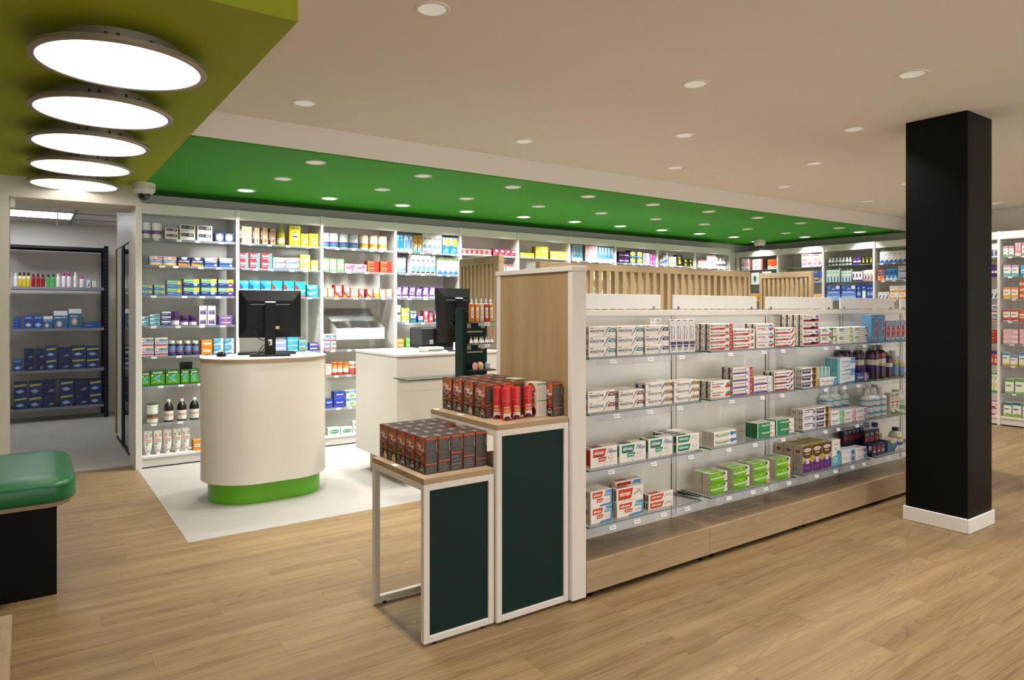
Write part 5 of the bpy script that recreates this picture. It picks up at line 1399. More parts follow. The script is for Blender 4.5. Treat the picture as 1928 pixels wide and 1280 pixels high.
G('purple_lid', 'medicine_box', 'dark purple box with white stripe', '#3d1f5c', [('R', .1, .3, 1, .5, '#dcd4e4'), ('L', .2, .66, .8, .86, 1, '#8a6aa8')], '#2a143f')
G('navy_yellow', 'medicine_box', 'navy box with yellow oval', '#20264e', [('E', .5, .5, .38, .36, '#d8b43a'), ('L', .26, .44, .76, .58, 1, '#3a3418'), ('R', 0, 0, 1, .12, '#4a90c8')], '#15183a')
G('white_maroon', 'medicine_box', 'white box with maroon half disc', '#eae4e6', [('E', .3, .7, .26, .16, '#9c2a5a'), ('E', .3, .3, .26, .16, '#9c2a5a'), ('R', .6, .1, .7, .9, '#d8c8d0')], '#d4ced0')
G('magenta', 'medicine_box', 'magenta box with pale motif', '#a83a98', [('E', .5, .5, .2, .28, '#e4c0de'), ('R', .1, .8, .9, .9, '#c87abc')], '#7c2a70')
G('white_blue', 'medicine_box', 'white box with blue and orange print', '#e4e8ea', [('P', [(0, .1), (1, .3), (1, .6), (0, .4)], '#3a7ac0'), ('R', .1, .8, .8, .9, '#c84a3a'), ('R', .3, .04, .9, .12, '#e08a3a')], '#c4c8cc')
G('orange_wide', 'medicine_box', 'white box with orange band', '#e8e8ea', [('R', 0, .2, 1, .66, '#e0823a'), ('L', .1, .3, .8, .54, 1, '#f2d8b8'), ('R', 0, .86, 1, 1, '#4a90c8')], '#c8c8ca')
G('black_y', 'medicine_box', 'black box with yellow motif', '#17170f', [('P', [(.3, .2), (.7, .2), (.6, .6), (.4, .6)], '#d8c42a'), ('L', .2, .7, .8, .86, 1, '#a89a3a')], '#0e0e0a')
G('face_box', 'medicine_box', 'white box with red and green print', '#e9e6e4', [('R', 0, .84, 1, 1, '#c8303a'), ('E', .5, .34, .26, .2, '#d09a84'), ('R', .1, .04, .9, .14, '#5aa03a'), ('L', .2, .6, .8, .76, 2, '#b8a8a4')], '#c9c4c0')
G('white_pink', 'medicine_box', 'slim white and pink upright box', '#ece8ea', [('R', .1, .3, .9, .66, '#e08a9a'), ('L', .2, .7, .6, .92, 3, '#d8a8b0'), ('R', .1, .06, .9, .14, '#4a5a9c')], '#d0cccc')
G('white_red_big', 'appliance_box', 'large white box with red edges', '#e9e5e2', [('R', 0, 0, .12, 1, '#c83a2a'), ('R', .88, 0, 1, 1, '#c83a2a'), ('E', .42, .76, .07, .06, '#2a2420'), ('E', .42, .26, .07, .06, '#2a2420'), ('E', .76, .76, .08, .1, '#a89a94'), ('R', .3, .46, .66, .5, '#d08a7a')], '#b02f22')
G('black_item', 'appliance_box', 'narrow black appliance box', '#0e0e10', [('L', .2, .1, .8, .2, 1, '#4a4a50')])
G('orange_big', 'appliance_box', 'orange box with white lower corner', '#d8501c', [('P', [(0, 0), (1, 0), (1, .34), (.4, .16), (0, .3)], '#ebe6e2'), ('E', .26, .2, .2, .18, '#dcd9d4'), ('E', .24, .2, .12, .1, '#5aa04a'), ('R', .7, .1, .96, .2, '#4a9cc8')], '#9c3a14')
G('mask_box', 'appliance_box', 'white box with dark eye figure', '#e6e4e2', [('E', .5, .5, .2, .3, '#4a9a8a'), ('E', .44, .5, .1, .16, '#1c2a30'), ('P', [(.6, .1), (.8, .4), (.7, .9), (.86, .4)], '#c8a84a')], '#d0cecc')
G('colorful', 'appliance_box', 'white box with orange and green discs', '#ebe8e2', [('L', .08, .78, .8, .92, 1, '#4a4a8c'), ('L', .1, .6, .7, .72, 1, '#d84a7a'), ('E', .26, .26, .2, .2, '#e08a2a'), ('E', .62, .36, .2, .22, '#8ac06a')], '#cfccc6')
G('navy_app', 'appliance_box', 'navy appliance box behind the oak screen', '#26325e', [('L', .1, .8, .9, .92, 1, '#9aa4c8')], '#1a2246')
G('yel', 'medicine_box', 'yellow and orange box with blue cap', '#e8c43a', [('R', 0, .8, 1, 1, '#2a3a7c'), ('P', [(0, .1), (1, .3), (1, .6), (0, .5)], '#e08a2a'), ('E', .5, .3, .3, .16, '#c8443a')], '#b8902a')
G('pink_ball', 'appliance_box', 'white and coral box with pink ball', '#efe6e2', [('R', .1, .86, .8, .97, '#c8403a'), ('R', .1, .68, .9, .8, '#b0a8b4'), ('R', .06, .5, .94, .7, '#e0907a'), ('E', .34, .36, .26, .22, '#c86aa0'), ('E', .34, .38, .2, .1, '#f0d0e0'), ('E', .84, .28, .12, .14, '#d84a6a')], '#d8cac4')
G('blue_eye', 'appliance_box', 'dusk blue box with glowing oval', '#33508c', [('L', .06, .86, .8, .94, 1, '#cfd8ec'), ('R', 0, 0, 1, .4, '#8a9cc0'), ('E', .56, .32, .32, .18, '#1a1c2c'), ('E', .56, .34, .26, .1, '#d8923a'), ('E', .2, .7, .12, .1, '#b8c8e4')], '#26386a')
G('pastel', 'medicine_box', 'yellow and pink banded box', '#e8d44a', [('R', .3, .3, 1, 1, '#e8a8b0'), ('L', .1, .6, .8, .8, 1, '#c86a7a')], '#c8b43a')
G('green_vial', 'eye_care_box', 'white eye care box with blue drop', '#dfeae4', [('R', 0, .88, 1, 1, '#2a4a3a'), ('R', .1, .62, .9, .7, '#8fcabc'), ('P', [(.3, 0), (.8, .0), (.8, .3), (.55, .5), (.3, .3)], '#4a80b4'), ('L', .2, .72, .8, .84, 1, '#a0b8b0')], '#b0c4bc', '#24382e')
G('navy_white', 'eye_care_box', 'white eye care box with navy foot', '#e9e9ec', [('R', 0, 0, 1, .16, '#2a2c5c'), ('R', .1, .4, .5, .8, '#3a3c74'), ('L', .2, .84, .9, .94, 1, '#b8b4c4')], '#3a3c6c')
G('red_c', 'eye_care_box', 'white eye care box with red arc', '#e9e4e6', [('O', .4, .4, .34, .3, .3, '#b02a3a'), ('E', .7, .34, .22, .2, '#28306a'), ('R', 0, 0, 1, .14, '#d8909a'), ('L', .2, .8, .9, .92, 1, '#b8a4b0')], '#6a3a5c')
G('hydro', 'eye_care_box', 'blue gradient eye care box', '#3a56a8', [('R', 0, 0, 1, .3, '#8aacd8'), ('R', 0, .3, 1, .5, '#5a7cc4'), logo('HydraVision', .1, .46, .92, .6, '#e8eef6'), ('E', .82, .86, .14, .12, '#e2e6ee'), logo('furo', .4, .72, .62, .84, '#cfd9ee', .2), ('E', .14, .86, .1, .05, '#5aa070')], '#24387c')
G('blue_s', 'eye_care_box', 'slim indigo eye care box', '#2f459c', [('R', .1, .3, .9, .5, '#8aa8dc'), ('R', .1, .5, .9, .56, '#4aa06a'), ('L', .2, .7, .8, .86, 1, '#c4cfe8')], '#20306c')
G('blue_lbl', 'eye_care_box', 'indigo eye care box with white label', '#24389c', [('R', .16, .1, .84, .64, '#e4ebe6'), ('R', .16, .56, .84, .66, '#4ab05a'), ('L', .2, .74, .8, .9, 1, '#c4cfe8')], '#20306c')
G('orange_blue', 'eye_care_box', 'orange box with dark blue disc', '#dd6a24', [('E', .5, .68, .42, .24, '#2a5090'), ('L', .2, .62, .8, .74, 1, '#c8d4e8'), ('R', .1, .06, .9, .14, '#f2d8c0'), ('E', .4, .3, .14, .12, '#f0e0d0')], '#b8501a')
G('blue_o', 'eye_care_box', 'bright blue box with white foot', '#3a8ad0', [('E', .5, .68, .42, .22, '#24508c'), ('R', 0, 0, 1, .2, '#dfe9f0'), ('E', .44, .3, .16, .12, '#cfe4f4')], '#2a6aa8')
G('grey_arrow', 'eye_care_box', 'grey box with violet arrow', '#c4c6cc', [('L', .1, .64, .8, .82, 1, '#4a4c58'), ('P', [(.1, .14), (.7, .14), (.7, .06), (.95, .26), (.7, .46), (.7, .38), (.1, .38)], '#6a68a8')], '#a4a6ac')
G('orange_arrow', 'eye_care_box', 'white box with orange arrow', '#ecebe8', [('L', .1, .66, .8, .82, 1, '#4a4c58'), ('P', [(.0, .06), (.7, .06), (.7, .0), (.95, .24), (.7, .5), (.7, .4), (0, .34)], '#e09a3a')], '#d0cec8')
G('small_white', 'eye_care_box', 'small white box with dark blue streak', '#dfe2e6', [('P', [(.1, .1), (.5, .1), (.9, .6), (.6, .6)], '#3a4a7c'), ('L', .1, .74, .8, .9, 1, '#9aa0b0')], '#b8bcc2')
G('pink_w', 'homeopathy_box', 'white box with pink top and green swirl', '#ece6e6', [('R', .0, .78, 1, 1, '#d8809a'), ('P', [(.0, .0), (1, 0), (1, .1), (.4, .3), (0, .1)], '#6ab06a'), ('L', .14, .44, .86, .6, 1, '#7a5a6a')], '#d8d0ce')
G('teal_w', 'homeopathy_box', 'white box with teal and violet bands', '#ecebea', [('R', 0, .8, 1, 1, '#c49ab8'), ('L', .1, .5, .9, .66, 1, '#3a4a6c'), ('P', [(0, .1), (1, .0), (1, .24), (0, .3)], '#5ab8b4')], '#d4d2d0')
G('blue_w', 'homeopathy_box', 'sky blue and white box', '#4aa4d8', [('R', .1, .3, .9, .6, '#ecf0f2'), ('L', .2, .36, .8, .54, 1, '#3a5a7c')], '#3a84b0')
G('orange_w', 'homeopathy_box', 'white box with orange and yellow swirl', '#eeebe6', [('R', 0, .84, 1, 1, '#e08a3a'), ('L', .1, .5, .9, .68, 1, '#c84a2a'), ('P', [(0, .04), (1, .14), (1, .36), (0, .3)], '#e8b44a')], '#d8d0c4')
G('redor', 'homeopathy_box', 'orange red and white box', '#e0602a', [('R', 0, .3, 1, .66, '#f0ebe6'), ('L', .1, .38, .86, .56, 1, '#8a3a2a')], '#b84a20')
G('red_w', 'homeopathy_box', 'white box with red swirl', '#eeeae8', [('R', 0, .84, 1, 1, '#c83a3a'), ('L', .1, .52, .9, .68, 1, '#8a2a2a'), ('P', [(0, .04), (1, .12), (1, .36), (.4, .3), (0, .36)], '#cc3034')], '#d4ccca')
G('pink_flat', 'homeopathy_box', 'flat pink and white box', '#e8b4c4', [('R', 0, .3, 1, .62, '#f0e6e8'), ('L', .1, .36, .8, .54, 1, '#a84a6a')], '#d090a4')
G('blue_y', 'homeopathy_box', 'white box with blue top and yellow foot', '#eceae4', [('R', 0, .78, 1, 1, '#4a90c8'), ('L', .1, .5, .8, .66, 1, '#3a4a5c'), ('P', [(0, 0), (1, 0), (1, .2), (0, .12)], '#e0b83a')], '#d0cec8')
G('green_w', 'homeopathy_box', 'white box with green top', '#eceae6', [('R', 0, .8, 1, 1, '#5aa04a'), ('L', .1, .46, .86, .64, 1, '#3a4a3c'), ('P', [(0, 0), (1, 0), (1, .16), (0, .1)], '#8ac06a')], '#d0d0c8')
G('dkgreen_w', 'homeopathy_box', 'white box with dark teal top', '#e9ebe8', [('R', 0, .8, 1, 1, '#2a6a74'), ('L', .1, .46, .86, .64, 1, '#3a4a4c'), ('P', [(0, 0), (1, 0), (1, .2), (.4, .28), (0, .1)], '#8ab03a')], '#ccd0cc')
# storage room
G('pad_navy', 'dressing_box', 'navy dressing box with yellow band', '#1d3a74', [('P', [(.04, .62), (.96, .7), (.96, .84), (.04, .78)], '#b8b43a'), ('P', [(.1, .3), (.4, .14), (.8, .26), (.5, .44)], '#a8b4c8')], '#15284e', '#1f3664')
G('pad_dark', 'dressing_box', 'dark navy dressing box', '#1d2a54', [('P', [(.4, .2), (.6, .14), (.94, .24), (.7, .36)], '#8a94ac'), ('L', .1, .66, .6, .8, 1, '#4a5a88')], '#141e3c')
G('pad_blue', 'dressing_box', 'mid blue dressing box with white pad', '#24509c', [('P', [(.1, .28), (.5, .12), (.9, .26), (.5, .44)], '#c4d0e0'), ('R', .1, .76, .9, .88, '#7a9ccc')], '#1a3a70')
G('pad_white', 'dressing_box', 'white and blue dressing box with patch', '#2f6a94', [('R', .0, .74, 1, 1, '#dfe3e4'), logo('Medipore+Pad', .08, .54, .92, .68, '#cfdde6'), ('E', .4, .24, .22, .18, '#c8a48c'), ('E', .42, .24, .1, .1, '#e8e6e4')], '#a8b0b4')
G('pad_photo', 'dressing_box', 'teal dressing box with photo disc', '#2a6a8c', [('R', 0, .76, 1, 1, '#dfe3e4'), ('E', .46, .34, .24, .2, '#c49a7c'), ('E', .46, .34, .1, .1, '#e8e4e0'), ('L', .1, .58, .9, .68, 1, '#cfdde6')], '#8a949c')
G('pad_flat', 'dressing_box', 'flat blue dressing box', '#264f9c', [('L', .1, .3, .7, .6, 1, '#8aa8d8')], '#1c3a74')

# ------------------------------------------------------------------ stock: builders
_CM = {}


def carton(key, w, d, h):
    k = (key, round(w, 3), round(d, 3), round(h, 3))
    if k in _CM:
        return _CM[k]
    g = DS[key]
    b = MB()
    ch = min(.0012, w * .04, h * .04)
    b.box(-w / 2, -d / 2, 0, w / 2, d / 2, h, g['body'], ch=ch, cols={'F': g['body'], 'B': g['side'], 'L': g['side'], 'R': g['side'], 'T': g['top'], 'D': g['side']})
    e, c = .00018, ch
    for pts, col, n in prints(g['F']):
        b.poly([(-w / 2 + c + min(max(x, 0), 1) * (w - 2 * c), -d / 2 - e * (n + 1), c + min(max(z, 0), 1) * (h - 2 * c)) for x, z in pts], col)
    for pts, col, n in prints(g['S']):
        b.poly([(-w / 2 - e * (n + 1), d / 2 - c - min(max(x, 0), 1) * (d - 2 * c), c + min(max(z, 0), 1) * (h - 2 * c)) for x, z in pts], col)
        b.poly([(w / 2 + e * (n + 1), -d / 2 + c + min(max(x, 0), 1) * (d - 2 * c), c + min(max(z, 0), 1) * (h - 2 * c)) for x, z in pts], col)
    for pts, col, n in prints(g['T']):
        b.poly([(-w / 2 + c + x * (w - 2 * c), -d / 2 + c + z * (d - 2 * c), h + e * (n + 1)) for x, z in pts], col)
    _CM[k] = b.mesh(g['kind'], M['print'])
    return _CM[k]


USED = set()
_NW = __import__('re').compile(r"[A-Za-z0-9][A-Za-z0-9'-]*")
ITEMS = []          # everything put on the shelves, placed in a second pass so that labels can tell stacks apart
LAY = {2: ['bottom', 'top'], 3: ['bottom', 'middle', 'top'], 4: ['bottom', 'second', 'third', 'top']}


def make_label(look, pos, stack, place):
    forms = []
    short = look.split(' with ')[0]
    for lk in (look, short):
        for st in ([stack] if stack else ['']):
            bits = [lk] + ([st] if st else []) + ([pos] if pos else []) + [place]
            forms.append(', '.join(bits))
    for f in forms:
        if len(_NW.findall(f)) <= 16 and f not in USED:
            USED.add(f)
            return f
    USED.add(forms[-1])
    return forms[-1]


def blk(plane, x0, x1, yt, zs, key, nc=1, nr=1, nd=1, dep=.07, place='', inset=0.0):
    ITEMS.append(dict(t='box', plane=plane, x0=x0, x1=x1, yt=yt, zs=zs, key=key, nc=nc, nr=nr, nd=nd, dep=dep, place=place, inset=inset, look=DS[key]['look'], kind=DS[key]['kind']))


def rnd(plane, px, r, yt, zs, form, place, inset=0.0):
    """A round pack: px centre and half width in pixels of the photograph, yt its top."""
    ITEMS.append(dict(t='round', plane=plane, x0=px, r=r, yt=yt, zs=zs, form=form, place=place, inset=inset, look=FORMS[form][1], kind=FORMS[form][0]))


def pt(plane, px, py):
    return on_y(px, py, plane[1]) if plane[0] == 'Y' else on_x(px, py, plane[1])


def put(me, name, plane, along, depth, z, label, kind, group, jit=1.0):
    z += .0008
    o = bpy.data.objects.new(name, me)
    C.objects.link(o)
    j = rng.uniform(-.012, .012) * jit
    if plane[0] == 'Y':
        o.location = (along, plane[1] + depth, z); o.rotation_euler = (0, 0, j)
    else:
        o.location = (plane[1] + depth, along, z); o.rotation_euler = (0, 0, -PI / 2 + j)
    return tag(o, label, kind.replace('_', ' ').split()[-1] if len(kind.split('_')) > 2 else kind.replace('_', ' '), group)


# round packs: kind, look, {part: profile of (radius share, height share, colour)}; several parts make a thing with children
FORMS = {}


def F_(key, kind, look, parts, mats=None):
    FORMS[key] = (kind, look, parts, mats or {})


def tub(key, look, body, bands, lid, kind='supplement_tub'):
    p = [(.0, 0, body), (.97, 0, body), (1, .01, body)]
    z = .01
    for z0, z1, c in bands:
        if z0 > z: p.append((1, z0, body))
        p.append((1, z1, c)); z = z1
    p += [(1, .93, body), (.99, .94, lid), (1.02, .945, lid), (1.02, .985, lid), (.98, 1, lid), (0, 1, lid)]
    F_(key, kind, look, {kind: p})


tub('tub_white', 'white tub with blue and purple bands', '#e9e9ea', [(.08, .26, '#dcdce0'), (.26, .36, '#8a3a6a'), (.36, .48, '#3a6ab0')], '#9aa8c8')
tub('tub_purple', 'white tub with purple and teal bands', '#e6e6ee', [(.06, .14, '#3a4a7a'), (.14, .28, '#3a7a80'), (.28, .42, '#5a4a9a')], '#c9c4e0')
tub('tub_orange', 'cream tub with orange bands', '#efe6d4', [(.06, .14, '#e8e0d0'), (.14, .26, '#c8a050'), (.26, .42, '#d9862a')], '#d9a060')
tub('tub_green', 'white tub with green lid', '#e9e9e2', [(.1, .2, '#e0e0d8'), (.2, .3, '#9a7a4a'), (.3, .38, '#8a3a3a'), (.38, .46, '#3a7a4a')], '#2a5a34')
F_('jar_purple', 'supplement_jar', 'dark jar with purple lid', {'supplement_jar': [(0, 0, '#241a2c'), (.9, 0, '#241a2c'), (1, .04, '#241a2c'), (1, .12, '#e6e2ec'), (1, .34, '#e6e2ec'), (1, .5, '#5a2a7a'), (1, .62, '#2a1c30'), (.8, .68, '#2a1c30'), (.8, .7, '#4a2a6a'), (.92, .71, '#4a2a6a'), (.92, .98, '#4a2a6a'), (.86, 1, '#4a2a6a'), (0, 1, '#4a2a6a')]})
F_('jar_amber', 'supplement_jar', 'amber jar with white lid', {'supplement_jar': [(0, 0, '#2a1c14'), (.9, 0, '#2a1c14'), (1, .04, '#2a1c14'), (1, .08, '#2a1c14'), (1, .24, '#24488e'), (1, .34, '#c8503a'), (1, .66, '#5a86c0'), (1, .74, '#2a1c14'), (.8, .82, '#2a1c14'), (.86, .83, '#ece8e2'), (.86, .98, '#ece8e2'), (.8, 1, '#ece8e2'), (0, 1, '#ece8e2')]})
F_('jar_orange', 'supplement_jar', 'orange gummy jar with orange lid', {'supplement_jar': [(0, 0, '#c8602a'), (.9, 0, '#c8602a'), (1, .04, '#d97a3a'), (1, .2, '#b83a2a'), (1, .5, '#efe2d8'), (1, .62, '#e0a878'), (.96, .72, '#d98a4a'), (.86, .78, '#d98a4a'), (.92, .79, '#e0641e'), (.92, .98, '#e0641e'), (.86, 1, '#e0641e'), (0, 1, '#e0641e')]})
F_('jar_red', 'supplement_jar', 'orange red jar with white lid', {'supplement_jar': [(0, 0, '#c8402a'), (.9, 0, '#c8402a'), (1, .04, '#d0502e'), (1, .12, '#4a5a9c'), (1, .5, '#e0562e'), (1, .66, '#ece0d8'), (.96, .74, '#c8502e'), (.86, .78, '#c8502e'), (.92, .79, '#eeeae6'), (.92, .98, '#eeeae6'), (.86, 1, '#eeeae6'), (0, 1, '#eeeae6')]})
F_('syrup', 'syrup_bottle', 'dark syrup bottle with white cap', {'bottle': [(0, 0, '#14100e'), (.92, 0, '#14100e'), (1, .03, '#14100e'), (1, .06, '#14100e'), (1.005, .24, '#e2dcd2'), (1.005, .36, '#c8a8a0'), (1.005, .48, '#e8e2d8'), (1, .5, '#14100e'), (1, .58, '#14100e'), (.9, .70, '#14100e'), (.6, .8, '#14100e'), (.34, .86, '#14100e'), (.32, .88, '#14100e'), (0, .88, '#14100e')],
                                                        'cap': [(.38, .87, '#efece6'), (.42, .885, '#efece6'), (.42, .985, '#efece6'), (.38, 1, '#efece6'), (0, 1, '#efece6')]})
F_('lemon', 'liquid_bottle', 'yellow green bottle with lemon label', {'bottle': [(0, 0, '#a8a83a'), (.9, 0, '#a8a83a'), (1, .04, '#b4b43c'), (1, .1, '#b4b43c'), (1.01, .34, '#e0dcc0'), (1.01, .56, '#d8c23a'), (1, .6, '#a8ac3a'), (.85, .72, '#a8ac3a'), (.5, .86, '#b8b85a'), (.36, .93, '#b8b85a'), (0, .93, '#b8b85a')], 'cap': [(.4, .93, '#d8d4b0'), (.4, 1, '#d8d4b0'), (0, 1, '#d8d4b0')]})
F_('tube', 'cream_tube', 'white gel tube with red digits', None)
F_('mouth_dark', 'mouthwash_bottle', 'clear capped purple mouthwash bottle', {'bottle': [(0, 0, '#3a1c20'), (.86, 0, '#3a1c20'), (1, .04, '#2c1418'), (1, .2, '#3c2020'), (1.005, .34, '#3a1c5a'), (1.005, .42, '#4a2a70'), (1.005, .58, '#d8d2c8'), (1.005, .62, '#2a1418'), (1.005, .74, '#6a3a6a'), (1, .78, '#1e0e12'), (.8, .84, '#1e0e12'), (.56, .86, '#1e0e12'), (0, .86, '#1e0e12')],
                                                                                          'cap': [(.6, .855, '#7f7f7a'), (.62, .87, '#5a5a58'), (.6, .9, '#aaaaa6'), (.6, .93, '#4e4e4c'), (.6, .96, '#aaaaa6'), (.56, 1, '#8a8a86'), (0, 1, '#8a8a86')]})
F_('mouth_dark2', 'mouthwash_bottle', 'pale labelled purple mouthwash bottle', {'bottle': [(0, 0, '#3a1c20'), (.86, 0, '#3a1c20'), (1, .04, '#2c1418'), (1, .2, '#3c2020'), (1.005, .38, '#3a1c5a'), (1.005, .46, '#b8b45a'), (1.005, .6, '#d8d2c8'), (1.005, .64, '#2a1418'), (1.005, .76, '#a83a5a'), (1, .78, '#1e0e12'), (.8, .84, '#1e0e12'), (.56, .86, '#1e0e12'), (0, .86, '#1e0e12')],
                                                                                              'cap': [(.6, .855, '#7f7f7a'), (.62, .87, '#5a5a58'), (.6, .9, '#aaaaa6'), (.6, .93, '#4e4e4c'), (.6, .96, '#aaaaa6'), (.56, 1, '#8a8a86'), (0, 1, '#8a8a86')]})
F_('mouth_blue', 'mouthwash_bottle', 'blue labelled mouthwash bottle', {'bottle': [(0, 0, '#7a4a38'), (.86, 0, '#7a4a38'), (1, .04, '#8a5a48'), (1, .1, '#8a5a48'), (1.005, .5, '#5a86b0'), (1.005, .58, '#a8b43a'), (1.005, .7, '#c9a890'), (.8, .78, '#c0b0a8'), (.5, .8, '#c0b0a8'), (0, .8, '#c0b0a8')], 'cap': [(.6, .8, '#c8c8c6'), (.62, .98, '#d0d0ce'), (.56, 1, '#d0d0ce'), (0, 1, '#d0d0ce')]})
F_('mouth_rose', 'mouthwash_bottle', 'blue capped rosy mouthwash bottle', {'bottle': [(0, 0, '#6a3040'), (.86, 0, '#6a3040'), (1, .04, '#7a3a4a'), (1, .6, '#6a2a3c'), (.8, .76, '#8a4a5a'), (.5, .82, '#8a4a5a'), (0, .82, '#8a4a5a')], 'cap': [(.55, .82, '#1a2a5c'), (.55, 1, '#1a2a5c'), (0, 1, '#1a2a5c')]})
F_('mouth_clear', 'mouthwash_bottle', 'frosted white mouthwash bottle', {'bottle': [(0, 0, '#c4c8c8'), (.86, 0, '#c4c8c8'), (1, .03, '#ccd0d0'), (1, .12, '#ccd0d0'), (1.004, .2, '#6a9ab4'), (1.004, .36, '#d0d6d6'), (1.004, .42, '#4a8cb0'), (1.004, .56, '#d4d8d8'), (1.004, .60, '#3a9ab0'), (1, .66, '#d4d8d8'), (.76, .74, '#d8dada'), (.5, .76, '#d8dada'), (0, .76, '#d8dada')],
                                                                                      'cap': [(.52, .755, '#b8b8b6'), (.55, .78, '#c9c9c6'), (.52, .86, '#d6d6d2'), (.5, .98, '#dcdcd8'), (.44, 1, '#dcdcd8'), (0, 1, '#dcdcd8')]})
F_('mouth_green', 'mouthwash_bottle', 'green leaf mouthwash bottle', {'bottle': [(0, 0, '#d4d4ce'), (.86, 0, '#d4d4ce'), (1, .03, '#d4d4ce'), (1, .16, '#d6d6d0'), (1.004, .36, '#6aa04a'), (1.004, .42, '#d6d6d0'), (1.004, .6, '#9ac0a0'), (1, .7, '#d6d6d0'), (.7, .8, '#d6d6d0'), (0, .8, '#d6d6d0')], 'cap': [(.55, .8, '#b0b0ac'), (.55, 1, '#c0c0bc'), (0, 1, '#c0c0bc')]})
F_('bottle_navy', 'dental_bottle', 'navy capped dental bottle', {'bottle': [(0, 0, '#d9d9d6'), (.9, 0, '#d9d9d6'), (1, .04, '#dededb'), (1, .2, '#dededb'), (1.004, .36, '#3a5a9c'), (1, .48, '#dededb'), (1.02, .56, '#d8a020'), (.98, .6, '#d8a020'), (.74, .78, '#d9d9d6'), (.46, .84, '#d9d9d6'), (0, .84, '#d9d9d6')], 'cap': [(.48, .84, '#1c2a5e'), (.5, .86, '#1c2a5e'), (.48, 1, '#1c2a5e'), (0, 1, '#1c2a5e')]})
for k_, lk_, a_, c_ in (('st_white', 'white lotion bottle', '#d4d4d0', '#c9c9c6'), ('st_yellow', 'yellow bottle with black cap', '#d0b41e', '#1a1a18'), ('st_red', 'dark red bottle', '#8e1420', '#4a0c14'), ('st_green', 'bright green bottle with dark cap', '#3aa04a', '#14301c'), ('st_mag', 'white bottle with magenta cap', '#dcd6da', '#b01a6a')):
    F_(k_, 'lotion_bottle', lk_, {'lotion_bottle': [(0, 0, a_), (.9, 0, a_), (1, .03, a_), (1, .56, a_), (1, .68, '#dcdad2' if k_ == 'st_yellow' else a_), (.8, .76, a_), (.62, .78, c_), (.62, .97, c_), (.55, 1, c_), (0, 1, c_)]})
F_('vial', 'eye_drop_bottle', 'small clear drop bottle with dark print', {'eye_drop_bottle': [(0, 0, '#c8d0cc'), (.9, 0, '#c8d0cc'), (1, .05, '#ccd4d0'), (1, .2, '#ccd4d0'), (1, .42, '#4a5450'), (1, .6, '#d0d8d4'), (.6, .7, '#d0d8d4'), (.55, .72, '#3a4440'), (.55, .98, '#dfe4e0'), (0, 1, '#dfe4e0')]})
F_('dark_set', 'eye_care_box', 'dark maroon box', None)


def build_round(it):
    plane = it['plane']
    kind, look, parts, mats = FORMS[it['form']]
    along, ztop = pt(plane, it['x0'], it['yt'])
    a2, _ = pt(plane, it['x0'] + it['r'], it['yt'])
    r, h = abs(a2 - along), ztop - it['zs']
    lab = make_label(look, '', it['stack'], it['place'])
    grp = kind.replace('_', ' ') + 's at ' + it['place']
    ck = (it['form'], round(r, 3), round(h, 3))
    dep = r + .004 + it['inset']
    if it['form'] == 'tube':
        if ck not in _CM:
            b = MB()
            n = 20
            lev = [(.55, .0), (.58, .12), (.6, .125), (.85, .2), (1, .4), (1, .75), (1, .96)]
            for i in range(len(lev) - 1):
                (k0, z0), (k1, z1) = lev[i], lev[i + 1]
                d0 = max(.02, .62 * (1 - z0)); d1 = max(.02, .62 * (1 - z1))
                b0 = len(b.v)
                for (kk, dd_, zz) in ((k0, d0, z0), (k1, d1, z1)):
                    for q in range(n):
                        a = 2 * PI * q / n
                        b.v.append((r * kk * math.cos(a), r * dd_ * math.sin(a), h * zz))
                for q in range(n):
                    q2 = (q + 1) % n
                    b.f.append((b0 + q, b0 + q2, b0 + n + q2, b0 + n + q)); b.c.append(lin('#eceae6' if i < 2 else '#e6e3de')); b.m.append(0); b.sm.append(True)
            b.box(-r, -.0015, h * .955, r, .0015, h, '#e6e3de')
            e = .0008
            for pts, col, nn in prints([('O', .26, .74, .12, .07, .35, '#c0392b'), ('E', .26, .80, .08, .04, '#c0392b'), ('E', .52, .76, .1, .09, '#c8d8a8'), ('R', .72, .70, .84, .86, '#d9a83a'), ('R', .86, .72, .92, .86, '#3a6ab0'), ('R', .08, .6, .92, .63, '#8a7a74'), ('R', .1, .52, .9, .56, '#d08070'), ('R', .2, .40, .48, .48, '#5ab06a'), ('E', .3, .28, .08, .03, '#c86a5a'), ('R', .3, .14, .7, .2, '#b8a8a0')]):
                b.poly([(-r * .95 + x * 1.9 * r, -r * max(.03, .62 * (1 - z)) - e - .0002 * nn, h * z) for x, z in pts], col)
            _CM[ck] = {'cream_tube': b.mesh('cream_tube', M['plastic'])}
        me = _CM[ck]
        return put(me['cream_tube'], 'cream_tube', plane, along, dep, it['zs'], lab, kind, grp)
    if ck not in _CM:
        _CM[ck] = {}
        for nm, prof in parts.items():
            b = MB()
            b.lathe([(p[0] * r, p[1] * h, p[2]) for p in prof], 22)
            _CM[ck][nm] = b.mesh(nm, M['plastic'])
    me = _CM[ck]
    if len(me) == 1:
        nm = list(me)[0]
        return put(me[nm], nm, plane, along, dep, it['zs'], lab, kind, grp, 20)
    if plane[0] == 'Y':
        t = thing(kind, lab, kind.split('_')[-1], (along, plane[1] + dep, it['zs'] + .0008), rng.uniform(-.3, .3), grp)
    else:
        t = thing(kind, lab, kind.split('_')[-1], (plane[1] + dep, along, it['zs'] + .0008), -PI / 2, grp)
    for nm, m_ in me.items():
        o = bpy.data.objects.new(nm, m_); C.objects.link(o); o.parent = t
    return t


